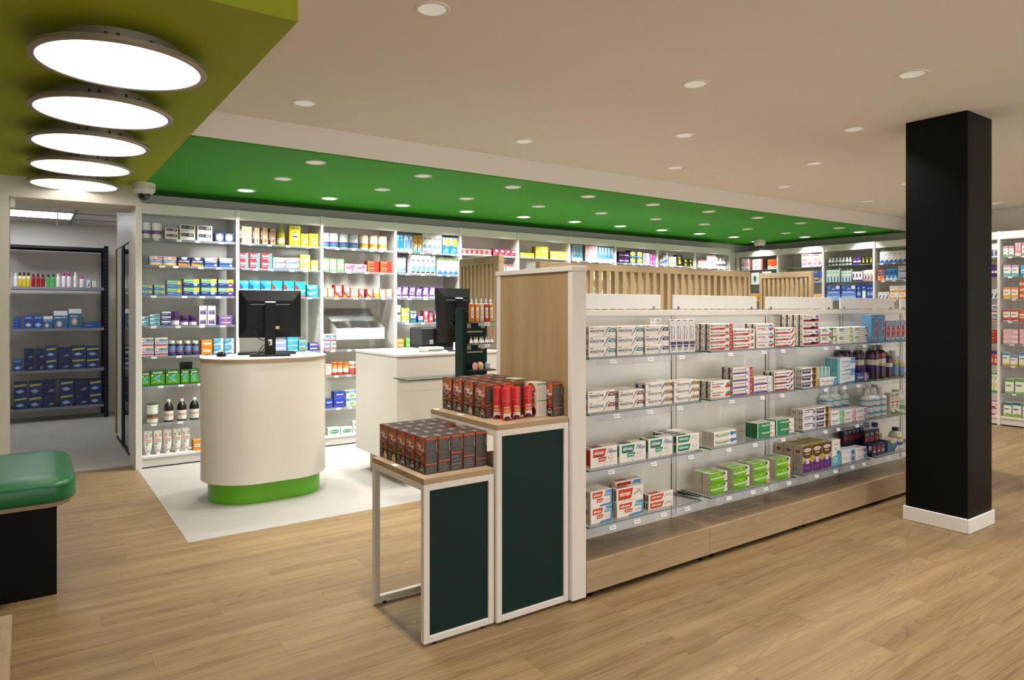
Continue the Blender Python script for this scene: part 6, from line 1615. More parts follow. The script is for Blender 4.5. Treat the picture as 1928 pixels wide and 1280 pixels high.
def build_box(it):
    plane = it['plane']
    a0, _ = pt(plane, it['x0'], it['yt'])
    a1, _ = pt(plane, it['x1'], it['yt'])
    _, ztop = pt(plane, (it['x0'] + it['x1']) / 2, it['yt'])
    w, h = (a1 - a0) / it['nc'], (ztop - it['zs']) / it['nr']
    aw = abs(w)
    d = it['dep']
    me = carton(it['key'], aw * .965, d, h * .99)
    grp = it['kind'].replace('_', ' ') + 'es at ' + it['place'] if it['kind'].endswith('box') else it['kind'].replace('_', ' ') + 's at ' + it['place']
    for k in range(it['nd']):
        for r in range(it['nr']):
            for c in range(it['nc']):
                bits = []
                if it['nc'] > 1: bits.append(ORD[c] + ' column')
                if it['nr'] > 1: bits.append((LAY[it['nr']][r]) + ' layer')
                if it['nd'] > 1: bits.append('front row' if k == 0 else ORD[k] + ' row')
                lab = make_label(it['look'], ' '.join(bits), it['stack'], it['place'])
                put(me, it['kind'], plane, a0 + w * (c + .5), d / 2 + it['inset'] + k * (d + .003) + rng.uniform(0, .002), it['zs'] + r * h * .998, lab, it['kind'], grp, .6 if it['nr'] == 1 else .35)


def build_items():
    cnt, seen = {}, {}
    for it in ITEMS:
        k = (it['look'], it['place'])
        cnt[k] = cnt.get(k, 0) + 1
    for it in ITEMS:
        k = (it['look'], it['place'])
        it['stack'] = ''
        if cnt[k] > 1:
            it['stack'] = ORD[seen.get(k, 0)] + (' stack' if it['t'] == 'box' else ' from the near side')
            seen[k] = seen.get(k, 0) + 1
        build_box(it) if it['t'] == 'box' else build_round(it)


# ------------------------------------------------------------------ stock of the long wall
WP = ('Y', 7.224)
SZ = SHZ + [BASEZ]


def wall(bay, sh, *rows, plane=WP, wname='wall bay'):
    """rows: (key, x0, x1, ytop, columns, layers) for cartons; (form, centre, half width, ytop) for round packs."""
    place = '%s %s, %s shelf' % (ORD[bay], wname, ORD[sh])
    for r in rows:
        if r[0] in FORMS and r[0] not in DS:
            rnd(plane, r[1], r[2], r[3], SZ[sh], r[0], place)
        else:
            blk(plane, r[1], r[2], r[3], SZ[sh], r[0], r[4] if len(r) > 4 else 1, r[5] if len(r) > 5 else 1, 1, r[6] if len(r) > 6 else .09, place, r[7] if len(r) > 7 else 0.0)


wall(0, 0, ('tub_white', 275.6, 9.3, 416.7), ('tub_white', 296.6, 9.6, 417.5), ('box_dark', 310.5, 336, 428.8, 1, 2), ('box_dark', 338, 368, 422.8, 1, 2), ('box_dark', 371, 400.4, 425, 1, 2), ('box_disc', 405, 422, 438.5), ('box_disc', 423, 440, 439.5))
wall(0, 1, ('mela_sky', 281, 306.6, 482), ('mela_sky', 307, 333, 483), ('mela_night', 335, 359, 484), ('mela_night', 360, 384, 485), ('mela_blue', 385, 410, 485.5), ('mela_blue', 412.5, 438.5, 486))
wall(0, 2, ('euphyA', 266.6, 287, 536, 1, 2), ('euphyA', 289.5, 310, 536, 1, 2), ('euphyA', 313.5, 342, 527.5, 1, 2), ('euphyB', 344.7, 376, 525, 1, 2), ('euphyB', 378, 408.6, 525, 1, 2), ('euphyC', 410, 440, 526, 1, 2))
wall(0, 3, ('teal_sm', 266.6, 280, 596, 1, 2), ('teal_sm', 281.6, 301, 592, 1, 3), ('navy_sm', 304, 322, 586.6, 1, 3), ('jar_purple', 331, 7.6, 586), ('jar_purple', 347.7, 7.6, 594), ('jar_purple', 363.9, 7.6, 594), ('violet_white', 375, 389.6, 575.7, 1, 2), ('violet_white', 391, 406, 575.7, 1, 2), ('purple_box', 412, 438, 594, 1, 2))
wall(0, 4, ('magnes', 266.6, 289.6, 636, 1, 2), ('magnes', 291.6, 316, 636, 1, 2), ('jar_amber', 324.5, 6.6, 642), ('jar_amber', 338.7, 6.6, 642), ('jar_amber', 354, 6.6, 642), ('jar_amber', 369, 6.6, 642), ('orange_box', 379, 400, 640, 1, 2), ('sky_box', 402, 421, 637, 1, 2), ('sky_box', 422.5, 441, 637, 1, 2))
wall(0, 5, ('nico', 266.6, 282.5, 700), ('nico', 283.5, 310.5, 697), ('nico', 312, 339, 696), ('nico', 340.8, 357, 696), ('nico', 358, 374, 695), ('black_box', 344, 368, 683, 1, 1, .05, .14))
wall(0, 6, ('tub_green', 288.6, 10.5, 760), ('syrup', 319, 9, 752.5), ('syrup', 343.8, 9, 751), ('syrup', 367.4, 9, 749))
wall(0, 7, ('tube', 279.8, 7.6, 812), ('tube', 298, 7.6, 811), ('tube', 316.4, 7.6, 809.5), ('tube', 334.7, 7.6, 808), ('tube', 351, 7.6, 806), ('orange_box', 363.7, 380, 828))
wall(1, 0, ('tan2', 450.5, 474.6, 426), ('tan_dark', 475.4, 489, 428.5), ('tan_dark', 490.4, 504.6, 428.5), ('tan_dark', 506, 519, 430), ('lemon', 530.8, 7.6, 421), ('yellow_box', 544.4, 566, 425.3), ('yellow_box', 567, 581, 440), ('yellow_box', 582.4, 599, 440))
wall(1, 1, ('red_teal', 451, 468, 476, 1, 2), ('red_teal', 469.4, 490, 476, 1, 2), ('red_teal', 491.6, 513, 477, 1, 2), ('maalox', 514.2, 538.7, 485, 1, 2), ('maalox', 539.6, 564, 485.5, 1, 2), ('yellow_soft', 565.2, 584, 479.5, 1, 2), ('yellow_soft', 585.5, 599, 490))
wall(1, 2, ('teal_gav', 450, 468, 528), ('teal_gav', 469, 490, 528), ('teal_gav', 491, 511, 528.4), ('teal_gavr', 512, 532, 528.6), ('teal_gavr', 534, 554, 529), ('teal_gavr', 555.5, 575.5, 530), ('teal_flat', 577.5, 599, 536.5, 1, 2))
wall(1, 4, ('lav_box', 515, 540, 640, 1, 2), ('teal2', 541, 561, 633, 1, 3), ('teal_orange', 562, 580, 640, 1, 2), ('violet_flat', 582, 599.5, 645, 1, 2))
wall(2, 0, ('tub_purple', 614.9, 7.2, 438.4), ('tub_purple', 631.6, 8, 439), ('tub_purple', 650.4, 8, 440), ('tub_purple', 669, 8, 441), ('tub_orange', 687.8, 8, 442.5), ('tub_orange', 705.8, 8, 444), ('tub_orange', 723.5, 8, 445))
wall(2, 1, ('white_green', 608.5, 620, 486), ('white_green', 620.8, 634, 487), ('white_green', 635, 648, 487.5), ('pink_box', 649.5, 671, 497), ('pink_box', 672, 690.7, 498), ('dkred_box', 691.6, 714.6, 491.5, 1, 2), ('dkred_box', 716, 738, 492, 1, 2))
wall(2, 2, ('orange_white', 608.5, 616.2, 542.5), ('orange_white', 617, 629, 542.5), ('red_white', 630, 644.7, 536), ('red_white', 646, 659.7, 536), ('orange_white', 660.6, 675, 542), ('red_white', 676, 686, 544), ('red_white', 690.4, 702.6, 544), ('red_yellow', 703.4, 713.7, 544), ('orange_white', 715, 726.6, 544), ('orange_white', 727.6, 738, 544))
wall(2, 4, ('magnes', 608.6, 622, 629, 1, 2), ('magnes', 623, 633.5, 629, 1, 2))
wall(2, 5, ('orange_white', 612.6, 625, 686), ('jar_orange', 631.2, 5, 682), ('jar_orange', 642, 5, 682), ('jar_orange', 653, 5, 682), ('jar_red', 664, 5, 681), ('jar_red', 675, 5, 681))
wall(2, 6, ('navy_box', 612, 627, 751), ('navy_box', 628.7, 650, 737, 1, 2), ('green_blue', 652, 672, 735, 1, 2), ('white_green', 674, 684, 734))
wall(2, 7, ('oval_green', 618, 641, 805), ('oval_green', 642, 664, 804), ('oval_green', 665, 682, 793, 1, 2))
wall(3, 0, ('blue_tall', 747.4, 752.4, 442), ('blue_tall', 753.4, 759.6, 442), ('blue_tall2', 761, 769, 441), ('blue_tall2', 770, 777.4, 441), ('orange_wave', 778.4, 786, 443), ('orange_wave', 787, 794.6, 443), ('pink_baby', 795.6, 832, 438, 4, 1), ('blue_yellow', 833, 861, 446.5, 2, 1))
wall(3, 1, ('nose_sm', 747.4, 764, 484.5, 3, 1), ('nose_big', 773, 819.6, 478, 5, 1), ('green_top', 823, 863, 485, 4, 1))
wall(3, 2, ('purple_hook', 747.4, 756.4, 539), ('purple_orange', 757.2, 769.4, 539), ('purple_pink', 770.4, 782.6, 539.5), ('purple_pink', 783.4, 795, 542), ('purple_hook', 796, 807.4, 540), ('purple_hook', 808.4, 820.4, 540), ('purple_hook', 822, 834, 540))
wall(3, 3, ('wg_small', 747.4, 754.4, 571, 1, 2), ('lime_box', 755.8, 771, 580, 1, 2), ('blue_white', 772, 784, 586), ('blue_white', 787, 797, 595), ('red_white2', 798, 806.4, 585), ('red_blue', 807.4, 816, 584), ('blue_white', 818, 828, 590))
wall(3, 4, ('orange_flat' if 'orange_flat' in DS else 'orange_box', 747.4, 761, 638, 1, 2), ('green_flat', 764, 784, 636, 1, 2), ('blue_flat', 785.5, 796, 634, 1, 2))
wall(4, 0, ('red_logo', 870, 926, 469, 6, 1), ('red_navy', 928, 971, 470, 4, 1))
wall(4, 1, ('red_round', 939, 952.4, 498), ('red_round', 953.6, 968, 498.5), ('red_navy', 874, 896, 500, 2, 1))
wall(5, 0, ('yellow_flat', 980.4, 1006, 476, 2, 1), ('yellow_flat', 1008, 1032, 464.5, 2, 2), ('yellow_flat', 1036, 1066.5, 473.5, 2, 2))
wall(6, 0, ('blue_baby', 1078.4, 1097, 461.5, 3, 1), ('pink_tall', 1102, 1125.6, 462.7, 4, 1), ('blue_dial', 1126.2, 1155, 465, 5, 1))
wall(6, 1, ('nose_big', 1080, 1100, 508, 3, 1), ('green_top', 1104, 1126, 508, 3, 1), ('lime_box', 1128, 1150, 512, 2, 1))
wall(6, 2, ('orange_white', 1080, 1104, 542, 3, 1), ('teal_gav', 1108, 1132, 540, 2, 1), ('pink_box', 1134, 1154, 545, 1, 2))
wall(7, 0, ('purple_lid', 1165, 1184, 474, 2, 2), ('navy_yellow', 1185, 1211, 472, 2, 2), ('white_maroon', 1212, 1223, 477, 1, 2), ('magenta', 1223.8, 1234.6, 478, 2, 2))
wall(7, 1, ('teal_flat', 1168, 1192, 520, 2, 1), ('yellow_flat', 1196, 1222, 518, 2, 2))
wall(8, 0, ('white_blue', 1243.6, 1247.6, 487), ('white_blue', 1248.2, 1253, 481), ('white_blue', 1253.8, 1257.8, 475.5), ('orange_wide', 1259, 1273.6, 483, 1, 2), ('black_y', 1274.4, 1285, 480), ('black_y', 1286.7, 1305, 487, 2, 2))
wall(9, 0, ('face_box', 1314.6, 1330.4, 489, 3, 1), ('face_box', 1331, 1348.4, 481, 2, 2), ('vial', 1353, 3, 485), ('vial', 1359.4, 3, 485), ('vial', 1365.6, 3, 485))

# ------------------------------------------------------------------ stock of the end wall
EP = ('X', 10.216)


def end(bay, sh, *rows):
    wall(bay, sh, *rows, plane=EP, wname='end wall bay')


end(0, 0, ('white_pink', 1396, 1402.4, 487), ('white_pink', 1403.6, 1409.6, 487), ('white_red_big', 1414, 1436, 488), ('black_item', 1436.8, 1443.2, 488), ('orange_big', 1445, 1462.4, 488))
end(0, 1, ('mask_box', 1414, 1429, 513), ('colorful', 1434, 1452, 511), ('navy_app', 1453, 1462.4, 511))
end(0, 2, ('yel', 1414, 1440, 548, 4, 1), ('red_blue', 1443, 1460, 556, 2, 1))
end(1, 0, ('pink_ball', 1509, 1527.4, 478), ('pink_ball', 1528.2, 1546.6, 478))
end(1, 1, ('blue_eye', 1525, 1548, 510), ('colorful', 1474, 1494, 512), ('mask_box', 1498, 1514, 514))
end(1, 2, ('pastel', 1526, 1548, 553.5, 2, 1), ('orange_white', 1474, 1500, 548, 3, 1))
end(2, 0, *[('vial', 1561.5 + 6.2 * i, 2.8, 485.5 - .25 * i) for i in range(7)], ('dark_y' if 'dark_y' in DS else 'purple_lid', 1605.6, 1621, 483.5, 2, 1), ('black_y', 1622, 1643.4, 481.7, 3, 1))
end(2, 1, ('green_vial', 1556, 1580.4, 504.7, 4, 1), ('green_vial', 1584, 1602, 506.5, 3, 1), ('navy_white', 1605, 1624, 511, 3, 1), ('red_c', 1625.4, 1643.6, 508, 3, 1))
end(2, 2, ('hydro', 1556, 1582.4, 537), ('hydro', 1583.6, 1612, 536.6), ('blue_s', 1613.2, 1621, 535), ('blue_lbl', 1622, 1631.4, 535), ('blue_s', 1632.2, 1643.8, 535.5, 2, 1))
end(3, 0, ('green_top', 1656.6, 1708, 468, 6, 1))
end(3, 1, ('orange_blue', 1651.8, 1666, 508, 2, 1), ('blue_o', 1667, 1690, 506, 3, 1), ('grey_arrow', 1691, 1708, 501, 1, 2))
end(3, 2, ('small_white', 1652.6, 1674, 549.5, 3, 1), ('orange_arrow', 1674.8, 1708, 538, 2, 2))
end(4, 0, ('violet_white', 1864, 1879, 458.6, 2, 1))
end(4, 1, ('purple_lid', 1864, 1879, 498, 2, 1))
end(4, 2, ('small_white', 1864, 1879, 545, 2, 1))
end(4, 3, ('magnes', 1864, 1879, 574, 1, 2))
end(4, 4, ('dkred_box', 1864, 1878, 621, 1, 2))
end(4, 5, ('red_blue', 1864, 1878, 660, 2, 1))
end(4, 6, ('white_green', 1864, 1879, 701, 2, 1))
end(4, 7, ('red_round', 1864, 1879, 753, 1, 2))
end(5, 0, ('pink_w', 1888.4, 1898, 463, 1, 1), ('pink_w', 1899, 1908.8, 463, 1, 1), ('pink_tall', 1911, 1922, 457, 2, 1), ('pink_w', 1923.4, 1936, 456))
end(5, 1, ('teal_w', 1889, 1903.4, 499), ('teal_w', 1904.2, 1918, 499), ('blue_w', 1921, 1936, 499))
end(5, 2, ('orange_w', 1888.4, 1902.6, 541), ('orange_w', 1903.6, 1917, 541), ('redor', 1919, 1936, 528.5, 1, 3))
end(5, 3, ('red_w', 1888.4, 1901.8, 583), ('red_w', 1902.6, 1917.4, 583), ('redor', 1919, 1936, 583))
end(5, 4, ('pink_flat', 1888.4, 1917.4, 619.6, 1, 3), ('pink_flat', 1919, 1940, 619.6, 1, 3))
end(5, 5, ('blue_y', 1887, 1901, 663), ('blue_y', 1902, 1916, 669), ('blue_y', 1918, 1936, 664))
end(5, 6, ('green_w', 1892, 1909, 713), ('green_w', 1911, 1930, 713))
end(5, 7, ('dkgreen_w', 1889.4, 1904.6, 757), ('dkgreen_w', 1906, 1923, 757.5), ('green_w', 1925, 1940, 760))

# ------------------------------------------------------------------ stock of the gondola
GP = ('Y', 2.717)
GN = ['top', 'second', 'third', 'lowest']


def gon(bay, sh, *rows):
    place = 'gondola %s shelf, %s bay' % (GN[sh], ORD[bay])
    for r in rows:
        if r[0] in FORMS and r[0] not in DS:
            rnd(GP, r[1], r[2], r[3], GSH[sh], r[0], place, r[4] if len(r) > 4 else 0.0)
        else:
            key, x0, x1, yt, nr, nd = r[:6]
            blk(GP, x0, x1, yt, GSH[sh], key, r[6] if len(r) > 6 else 1, nr, nd, r[7] if len(r) > 7 else .044, place, r[8] if len(r) > 8 else 0.0)


gon(0, 0, ('sens_teal', 1108, 1160, 614.4, 3, 2), ('sens_teal', 1161.6, 1212, 613.8, 3, 2), ('sens_navy', 1214.4, 1260, 612.6, 3, 2), ('sens_vert', 1261.5, 1309.5, 600.5, 1, 1, 4, .03), ('sens_vert', 1249, 1271, 600, 1, 1, 2, .03, .05 + .05))
gon(1, 0, ('paro_red', 1336.8, 1380, 609.3, 4, 3), ('paro_leaf', 1381, 1422, 619.3, 3, 2), ('paro_swirl', 1424, 1458, 609.3, 3, 2), ('paro_curve', 1459.4, 1496.6, 616.8, 3, 2))
gon(2, 0, ('paro_black', 1512, 1542, 592, 4, 4), ('gum_green', 1545, 1574.4, 617, 2, 2), ('gum_lime', 1576.8, 1605.4, 616, 2, 2), ('gum_violet', 1607, 1634, 615, 2, 2))
gon(3, 0, ('drop_big', 1641, 1667, 592, 1, 1, 2, .08), ('drop_small', 1668, 1705, 603, 1, 1, 4, .07))
gon(0, 1, ('sens_red', 1106.6, 1159.4, 735.4, 2, 3), ('sens_red', 1165, 1212.6, 734, 2, 3), ('sens_gold', 1215, 1266.8, 719, 3, 2), ('sens_gold', 1269, 1317.6, 716.6, 3, 2))
gon(1, 1, ('paro_teal', 1338, 1376, 716.7, 2, 3), ('paro_shield4', 1380, 1417.6, 691, 4, 2), ('paro_shield', 1419.6, 1455.6, 709.3, 2, 2), ('paro_blue', 1457.6, 1495, 699, 3, 2))
gon(2, 1, ('fixo_dark', 1509.8, 1539, 692, 3, 3), ('parogencyl', 1543.5, 1577, 711.4, 1, 1), ('teal_vert', 1549.6, 1577, 692, 1, 1, 4, .04, .055), ('meridol', 1578, 1611, 674, 2, 2, 1, .05), ('oralb', 1612, 1636, 702, 1, 1))
gon(3, 1, ('mouth_dark', 1621, 5.2, 653, 0.128), ('mouth_dark', 1634.4, 4.9, 653, 0.128), ('mouth_dark', 1644, 5.2, 652, .07), ('mouth_dark', 1655, 6, 650.5, .0), ('mouth_dark2', 1667.5, 6.4, 650), ('mouth_dark', 1680.5, 5, 663), ('mouth_blue', 1692, 5, 660.5), ('mouth_blue', 1703, 4.6, 672), ('mouth_rose', 1676, 5.6, 653, 0.098), ('mouth_rose', 1690, 5.6, 652, 0.098))
gon(0, 2, ('elmex_red2', 1111.6, 1163.4, 841.5, 1, 1, 1, .07), ('elmex_green2', 1166, 1217.4, 834, 1, 1, 1, .07), ('elmex_green2', 1220, 1267.4, 824, 1, 1, 1, .07), ('elmex_greenS', 1273.4, 1317.4, 818, 2, 4))
gon(1, 2, ('fluocaril', 1344, 1387.6, 811.7, 2, 2), ('arthro', 1425.6, 1460, 795.7, 2, 2), ('arthro', 1461, 1496, 789, 2, 2))
gon(2, 2, ('fixo_ultra', 1512, 1536.4, 769.6, 3, 2), ('fixo_dark', 1537.4, 1562.4, 765.5, 3, 2), ('fixo_mint', 1564, 1588.8, 773, 2, 2), ('fixo_pink', 1590, 1611.8, 771, 2, 2), ('fixo_ring', 1613, 1634, 768, 2, 2))
gon(3, 2, ('mouth_clear', 1597, 6.6, 733, 0.118), ('mouth_clear', 1612, 6.6, 731, 0.118), ('mouth_clear', 1627, 6.6, 729, 0.118), ('mouth_clear', 1643.4, 6.2, 732, .0), ('mouth_clear', 1656.4, 6.2, 731, .0), ('mouth_clear', 1669.4, 6.2, 730), ('gum_tall', 1676.6, 1694, 739, 1, 1, 2, .05), ('mouth_green', 1702, 6.4, 735), ('mouth_green', 1688, 6, 728, 0.118))
gon(0, 3, ('elmex_kid', 1111.6, 1153, 923, 2, 2, 1, .07), ('elmex_junior2', 1161, 1212.6, 943.4, 1, 2, 1, .07), ('elmex_jr', 1220.8, 1268.4, 927.5, 2, 1))
gon(1, 3, ('homeo', 1336.6, 1370, 889.3, 2, 2, 1, .06), ('homeo', 1380, 1411.6, 878.7, 2, 2, 1, .06), ('homeo_gold', 1418.4, 1449.4, 870, 2, 2, 1, .06), ('homeo_gold', 1460.8, 1488.6, 862, 2, 2, 1, .06))
gon(2, 3, ('polident', 1511, 1566, 835, 1, 3, 3, .071), ('aligner', 1566.6, 1582.6, 827.6, 1, 1, 1, .06), ('poli_small', 1585, 1609.8, 847, 2, 2), ('poli_small', 1611, 1632.6, 843, 2, 2))
gon(3, 3, ('interdental', 1640.4, 1668, 811, 1, 1, 3, .02, .05), ('interdental_s', 1642.4, 1667, 835, 1, 1, 3, .035, .0), ('interdental', 1618, 1655, 808, 1, 1, 5, .02, .12), ('blue_kit', 1671, 1691.4, 826.6, 1, 1, 1, .08), ('bottle_navy', 1699.5, 6, 806), ('bottle_navy', 1688, 6, 801, 0.118), ('bottle_navy', 1672, 6, 801, 0.118))
build_items()


def single(key, x0, x1, z0, z1, y, place, dep=.05, pos=''):
    me = carton(key, x1 - x0, dep, z1 - z0)
    o = bpy.data.objects.new(DS[key]['kind'], me); C.objects.link(o)
    o.location = ((x0 + x1) / 2, y + dep / 2, z0)
    tag(o, make_label(DS[key]['look'], pos, '', place), 'toothpaste box' if DS[key]['kind'] == 'toothpaste_box' else DS[key]['kind'].replace('_', ' '), DS[key]['kind'].replace('_', ' ') + 'es at ' + place)


# the small boxes lying on the twin packs of the lowest shelf
xa, _ = on_y(1161, 940, 2.717); xb, zt = on_y(1212, 943.4, 2.717)
_, zt = on_y(1186, 943.4, 2.717)
_, zu = on_y(1186, 916.5, 2.717)
single('elmex_jr', xa + .002, xb - .002, zt + .001, zu, 2.719, 'gondola lowest shelf, first bay', .044, 'lying on the blue twin pack')
xa, _ = on_y(1157, 910, 2.80); xb, _ = on_y(1205, 910, 2.80); _, zv = on_y(1181, 903, 2.80)
single('elmex_jr2', xa, xb, zt + .001, zv, 2.795, 'gondola lowest shelf, first bay', .05, 'topmost behind')

# ------------------------------------------------------------------ storage room stock
ITEMS.clear()
RP = ('Y', 11.0)


def rack(sh, *rows):
    place = 'storage rack, %s shelf' % ORD[sh]
    for r in rows:
        if r[0] in FORMS and r[0] not in DS:
            rnd(RP, r[1], r[2], r[3], RACKZ[sh], r[0], place)
        else:
            blk(RP, r[1], r[2], r[3], RACKZ[sh], r[0], r[4] if len(r) > 4 else 1, r[5] if len(r) > 5 else 1, 1, .14, place)


rack(0, ('st_white', 29, 3.6, 514), ('st_yellow', 37.4, 3.6, 512.6), ('st_yellow', 45.4, 3.6, 512.8), ('st_yellow', 53.6, 3.6, 513), ('st_red', 63, 4, 515.6), ('st_red', 72, 4, 515.8), ('st_red', 80.8, 4, 516), ('st_green', 91, 3.8, 516), ('st_green', 100.6, 3.8, 516), ('st_white', 110, 4, 515), ('st_mag', 120.4, 4.2, 513), ('st_mag', 130.4, 4.2, 513.6), ('st_white', 142.6, 3.8, 512), ('st_mag', 154.6, 4.6, 520), ('small_white', 163, 170.6, 527), ('white_green', 172.4, 181, 527))
rack(1, ('pad_flat', 24.6, 41, 597, 1, 4), ('pad_blue', 45, 62, 593.6), ('pad_blue', 63.6, 80, 593.6), ('pad_white', 81, 99.6, 595), ('pad_white', 100.4, 127.6, 585), ('pad_photo', 129, 154, 581), ('pad_flat', 156, 190, 606))
rack(2, ('pad_blue', 24.6, 42, 676), ('pad_dark', 45, 64.5, 656, 1, 2), ('pad_dark', 66, 84.6, 656, 1, 2), ('pad_navy', 86, 107, 651, 1, 2), ('pad_dark', 108.6, 133, 654, 1, 2), ('pad_navy', 134.6, 161, 651, 1, 2), ('pad_navy', 162.4, 187.6, 651, 1, 2))
rack(3, ('pad_navy', 25.6, 52, 719, 1, 2), ('pad_navy', 54, 79, 718, 1, 2), ('pad_dark', 80.4, 105, 716, 1, 2), ('pad_navy', 112.6, 138.6, 714, 1, 2), ('pad_dark', 140.4, 167, 714, 1, 2), ('pad_navy', 168, 191.6, 713, 1, 2))
build_items()

# ------------------------------------------------------------------ hair dye and sprays on the display tables
ITEMS.clear()
T1, T2 = .7458, .9488
ROWN = ['front', 'second', 'middle', 'fourth', 'rear']
codes1 = [8, 7, 6, 5, 4]
for r in range(5):
    for c in range(5):
        if (c, r) == (4, 2):
            continue
        k = codes1[r] if c == 0 else rng.choice([0, 1, 2, 6, 7, 8])
        if r == 0: k = [8, 7, 2, 3, 5][c]
        me = carton('dye%d' % k, .0645, .095, .165)
        o = bpy.data.objects.new('hair_dye_box', me); C.objects.link(o)
        o.location = (1.472 + .0676 * c + .033, 2.764 + .098 * r + .048, T1)
        o.rotation_euler = (0, 0, rng.uniform(-.008, .008))
        tag(o, 'dark hair dye box on the low display table, %s column of the %s row' % (ORD[c], ROWN[r]), 'hair dye box', 'hair dye boxes on the low table')
codes2 = [3, 2, 1, 0]
for r in range(4):
    for c in range(4):
        if c == 3 and r < 1:
            continue
        k = codes2[r] if c == 0 else rng.choice([0, 1, 2, 3, 6, 7])
        me = carton('dye_pale' if (c == 3 and r == 1) else 'dye%d' % k, .0655, .096, .172)
        o = bpy.data.objects.new('hair_dye_box', me); C.objects.link(o)
        o.location = (1.876 + .089 * c + .033, 2.884 + .112 * r + .048, T2)
        o.rotation_euler = (0, 0, rng.uniform(-.03, .03))
        tag(o, '%s hair dye box on the taller display table, %s column of the %s row' % ('pale' if c == 3 and r == 1 else 'dark', ORD[c], ['front', 'second', 'third', 'rear'][r]), 'hair dye box', 'hair dye boxes on the taller table')
for key, x_, y_, lb in (('dye_pale', 2.116, 2.776, 'pale hair dye box at the front of the taller display table'), ('dye0', 2.187, 2.735, 'dark hair dye box against the oak end panel beside the pale one')):
    o = bpy.data.objects.new('hair_dye_box', carton(key, .0655, .09, .172)); C.objects.link(o)
    o.location = (x_ + .033, y_ + .045, T2); o.rotation_euler = (0, 0, .03)
    tag(o, lb, 'hair dye box', 'hair dye boxes on the taller table')

b = MB()
R_, H_ = .0225, .158
b.lathe([(0, 0, '#b01e22'), (.93 * R_, 0, '#b01e22'), (R_, .004, '#c0262a'), (R_, .095, '#c4282c'), (R_ * .98, .097, '#a88a6a'), (R_ * .98, .099, '#c4282c'), (0, .099, '#c4282c')], 28)
for pts, col, n in prints([('R', 0, .34, 1, .62, '#c86a2a'), ('L', .06, .62, .9, .72, 2, '#e8d8d0'), ('R', 0, .06, 1, .34, '#e6ddd8'), ('E', .5, .1, .4, .09, '#241a18'), ('R', .1, .01, .9, .1, '#241a18'), ('L', .1, .22, .8, .3, 2, '#c8948c'), ('R', .1, .42, .9, .5, '#e0a060')]):
    q = []
    for x, z in pts:
        a = -PI / 2 - .25 + (x - .5) * 1.7
        q.append(((R_ + .0003 + .00015 * n) * math.cos(a), (R_ + .0003 + .00015 * n) * math.sin(a), .004 + z * .115))
    # strips follow the curve of the can
    b.poly(q, col) if max(p[0] for p in pts) - min(p[0] for p in pts) < .25 else None
    if max(p[0] for p in pts) - min(p[0] for p in pts) >= .25:
        x0_, x1_ = min(p[0] for p in pts), max(p[0] for p in pts)
        z0_, z1_ = min(p[1] for p in pts), max(p[1] for p in pts)
        for i in range(8):
            xa, xb = x0_ + (x1_ - x0_) * i / 8, x0_ + (x1_ - x0_) * (i + 1) / 8
            def zz(x, top):
                if len(pts) == 20:
                    tt = max(0, 1 - ((x - (x0_ + x1_) / 2) / ((x1_ - x0_) / 2)) ** 2) ** .5
                    return (z0_ + z1_) / 2 + (1 if top else -1) * (z1_ - z0_) / 2 * tt
                return z1_ if top else z0_
            quad = []
            for x, top in ((xa, 0), (xb, 0), (xb, 1), (xa, 1)):
                a = -PI / 2 - .25 + (x - .5) * 1.7
                rr = R_ + .0003 + .00015 * n
                quad.append((rr * math.cos(a), rr * math.sin(a), .004 + zz(x, top) * .09))
            b.poly(quad, col, 0, True)
can_me = b.mesh('can', M['plastic'])
b = MB(); b.lathe([(R_ * .99, .099, '#c82a2c'), (R_ * 1.01, .1, '#cf2f30'), (R_ * .99, .154, '#cf2f30'), (R_ * .94, H_, '#cf2f30'), (0, H_, '#cf2f30')], 28)
cap_me = b.mesh('cap', M['plastic'])
for i, (x_, y_, wh) in enumerate(((1.926, 2.85, 'first of five from the low table'), (1.936, 2.785, 'foremost of five'), (1.995, 2.862, 'rearmost of five'), (2.003, 2.795, 'fourth of five from the low table'), (2.086, 2.808, 'last of five beside the pale box'))):
    t = thing('hair_spray_can', 'red hair spray can on the taller display table, ' + wh, 'spray can', (x_, y_, T2), (-.35, -.1, 0, -.15, -.2)[i], 'red spray cans')
    for nm, me in (('can', can_me), ('cap', cap_me)):
        o = bpy.data.objects.new(nm, me); C.objects.link(o); o.parent = t
# paper price tags lying on the table edges
for i, (x_, y_, z_) in enumerate(((1.447, 3.02, T1), (1.832, 3.30, T2), (1.836, 3.06, T2))):
    o = add_box('price_card', M['tag'], -.012, -.022, 0, .012, .022, .0012, loc=(x_, y_, z_), col=(.86, .86, .87, 1))
    tag(o, 'tiny white price card, ' + ['at the edge of the low display table', 'at the rear of the taller display table', 'midway along the taller display table'][i], 'price tag')

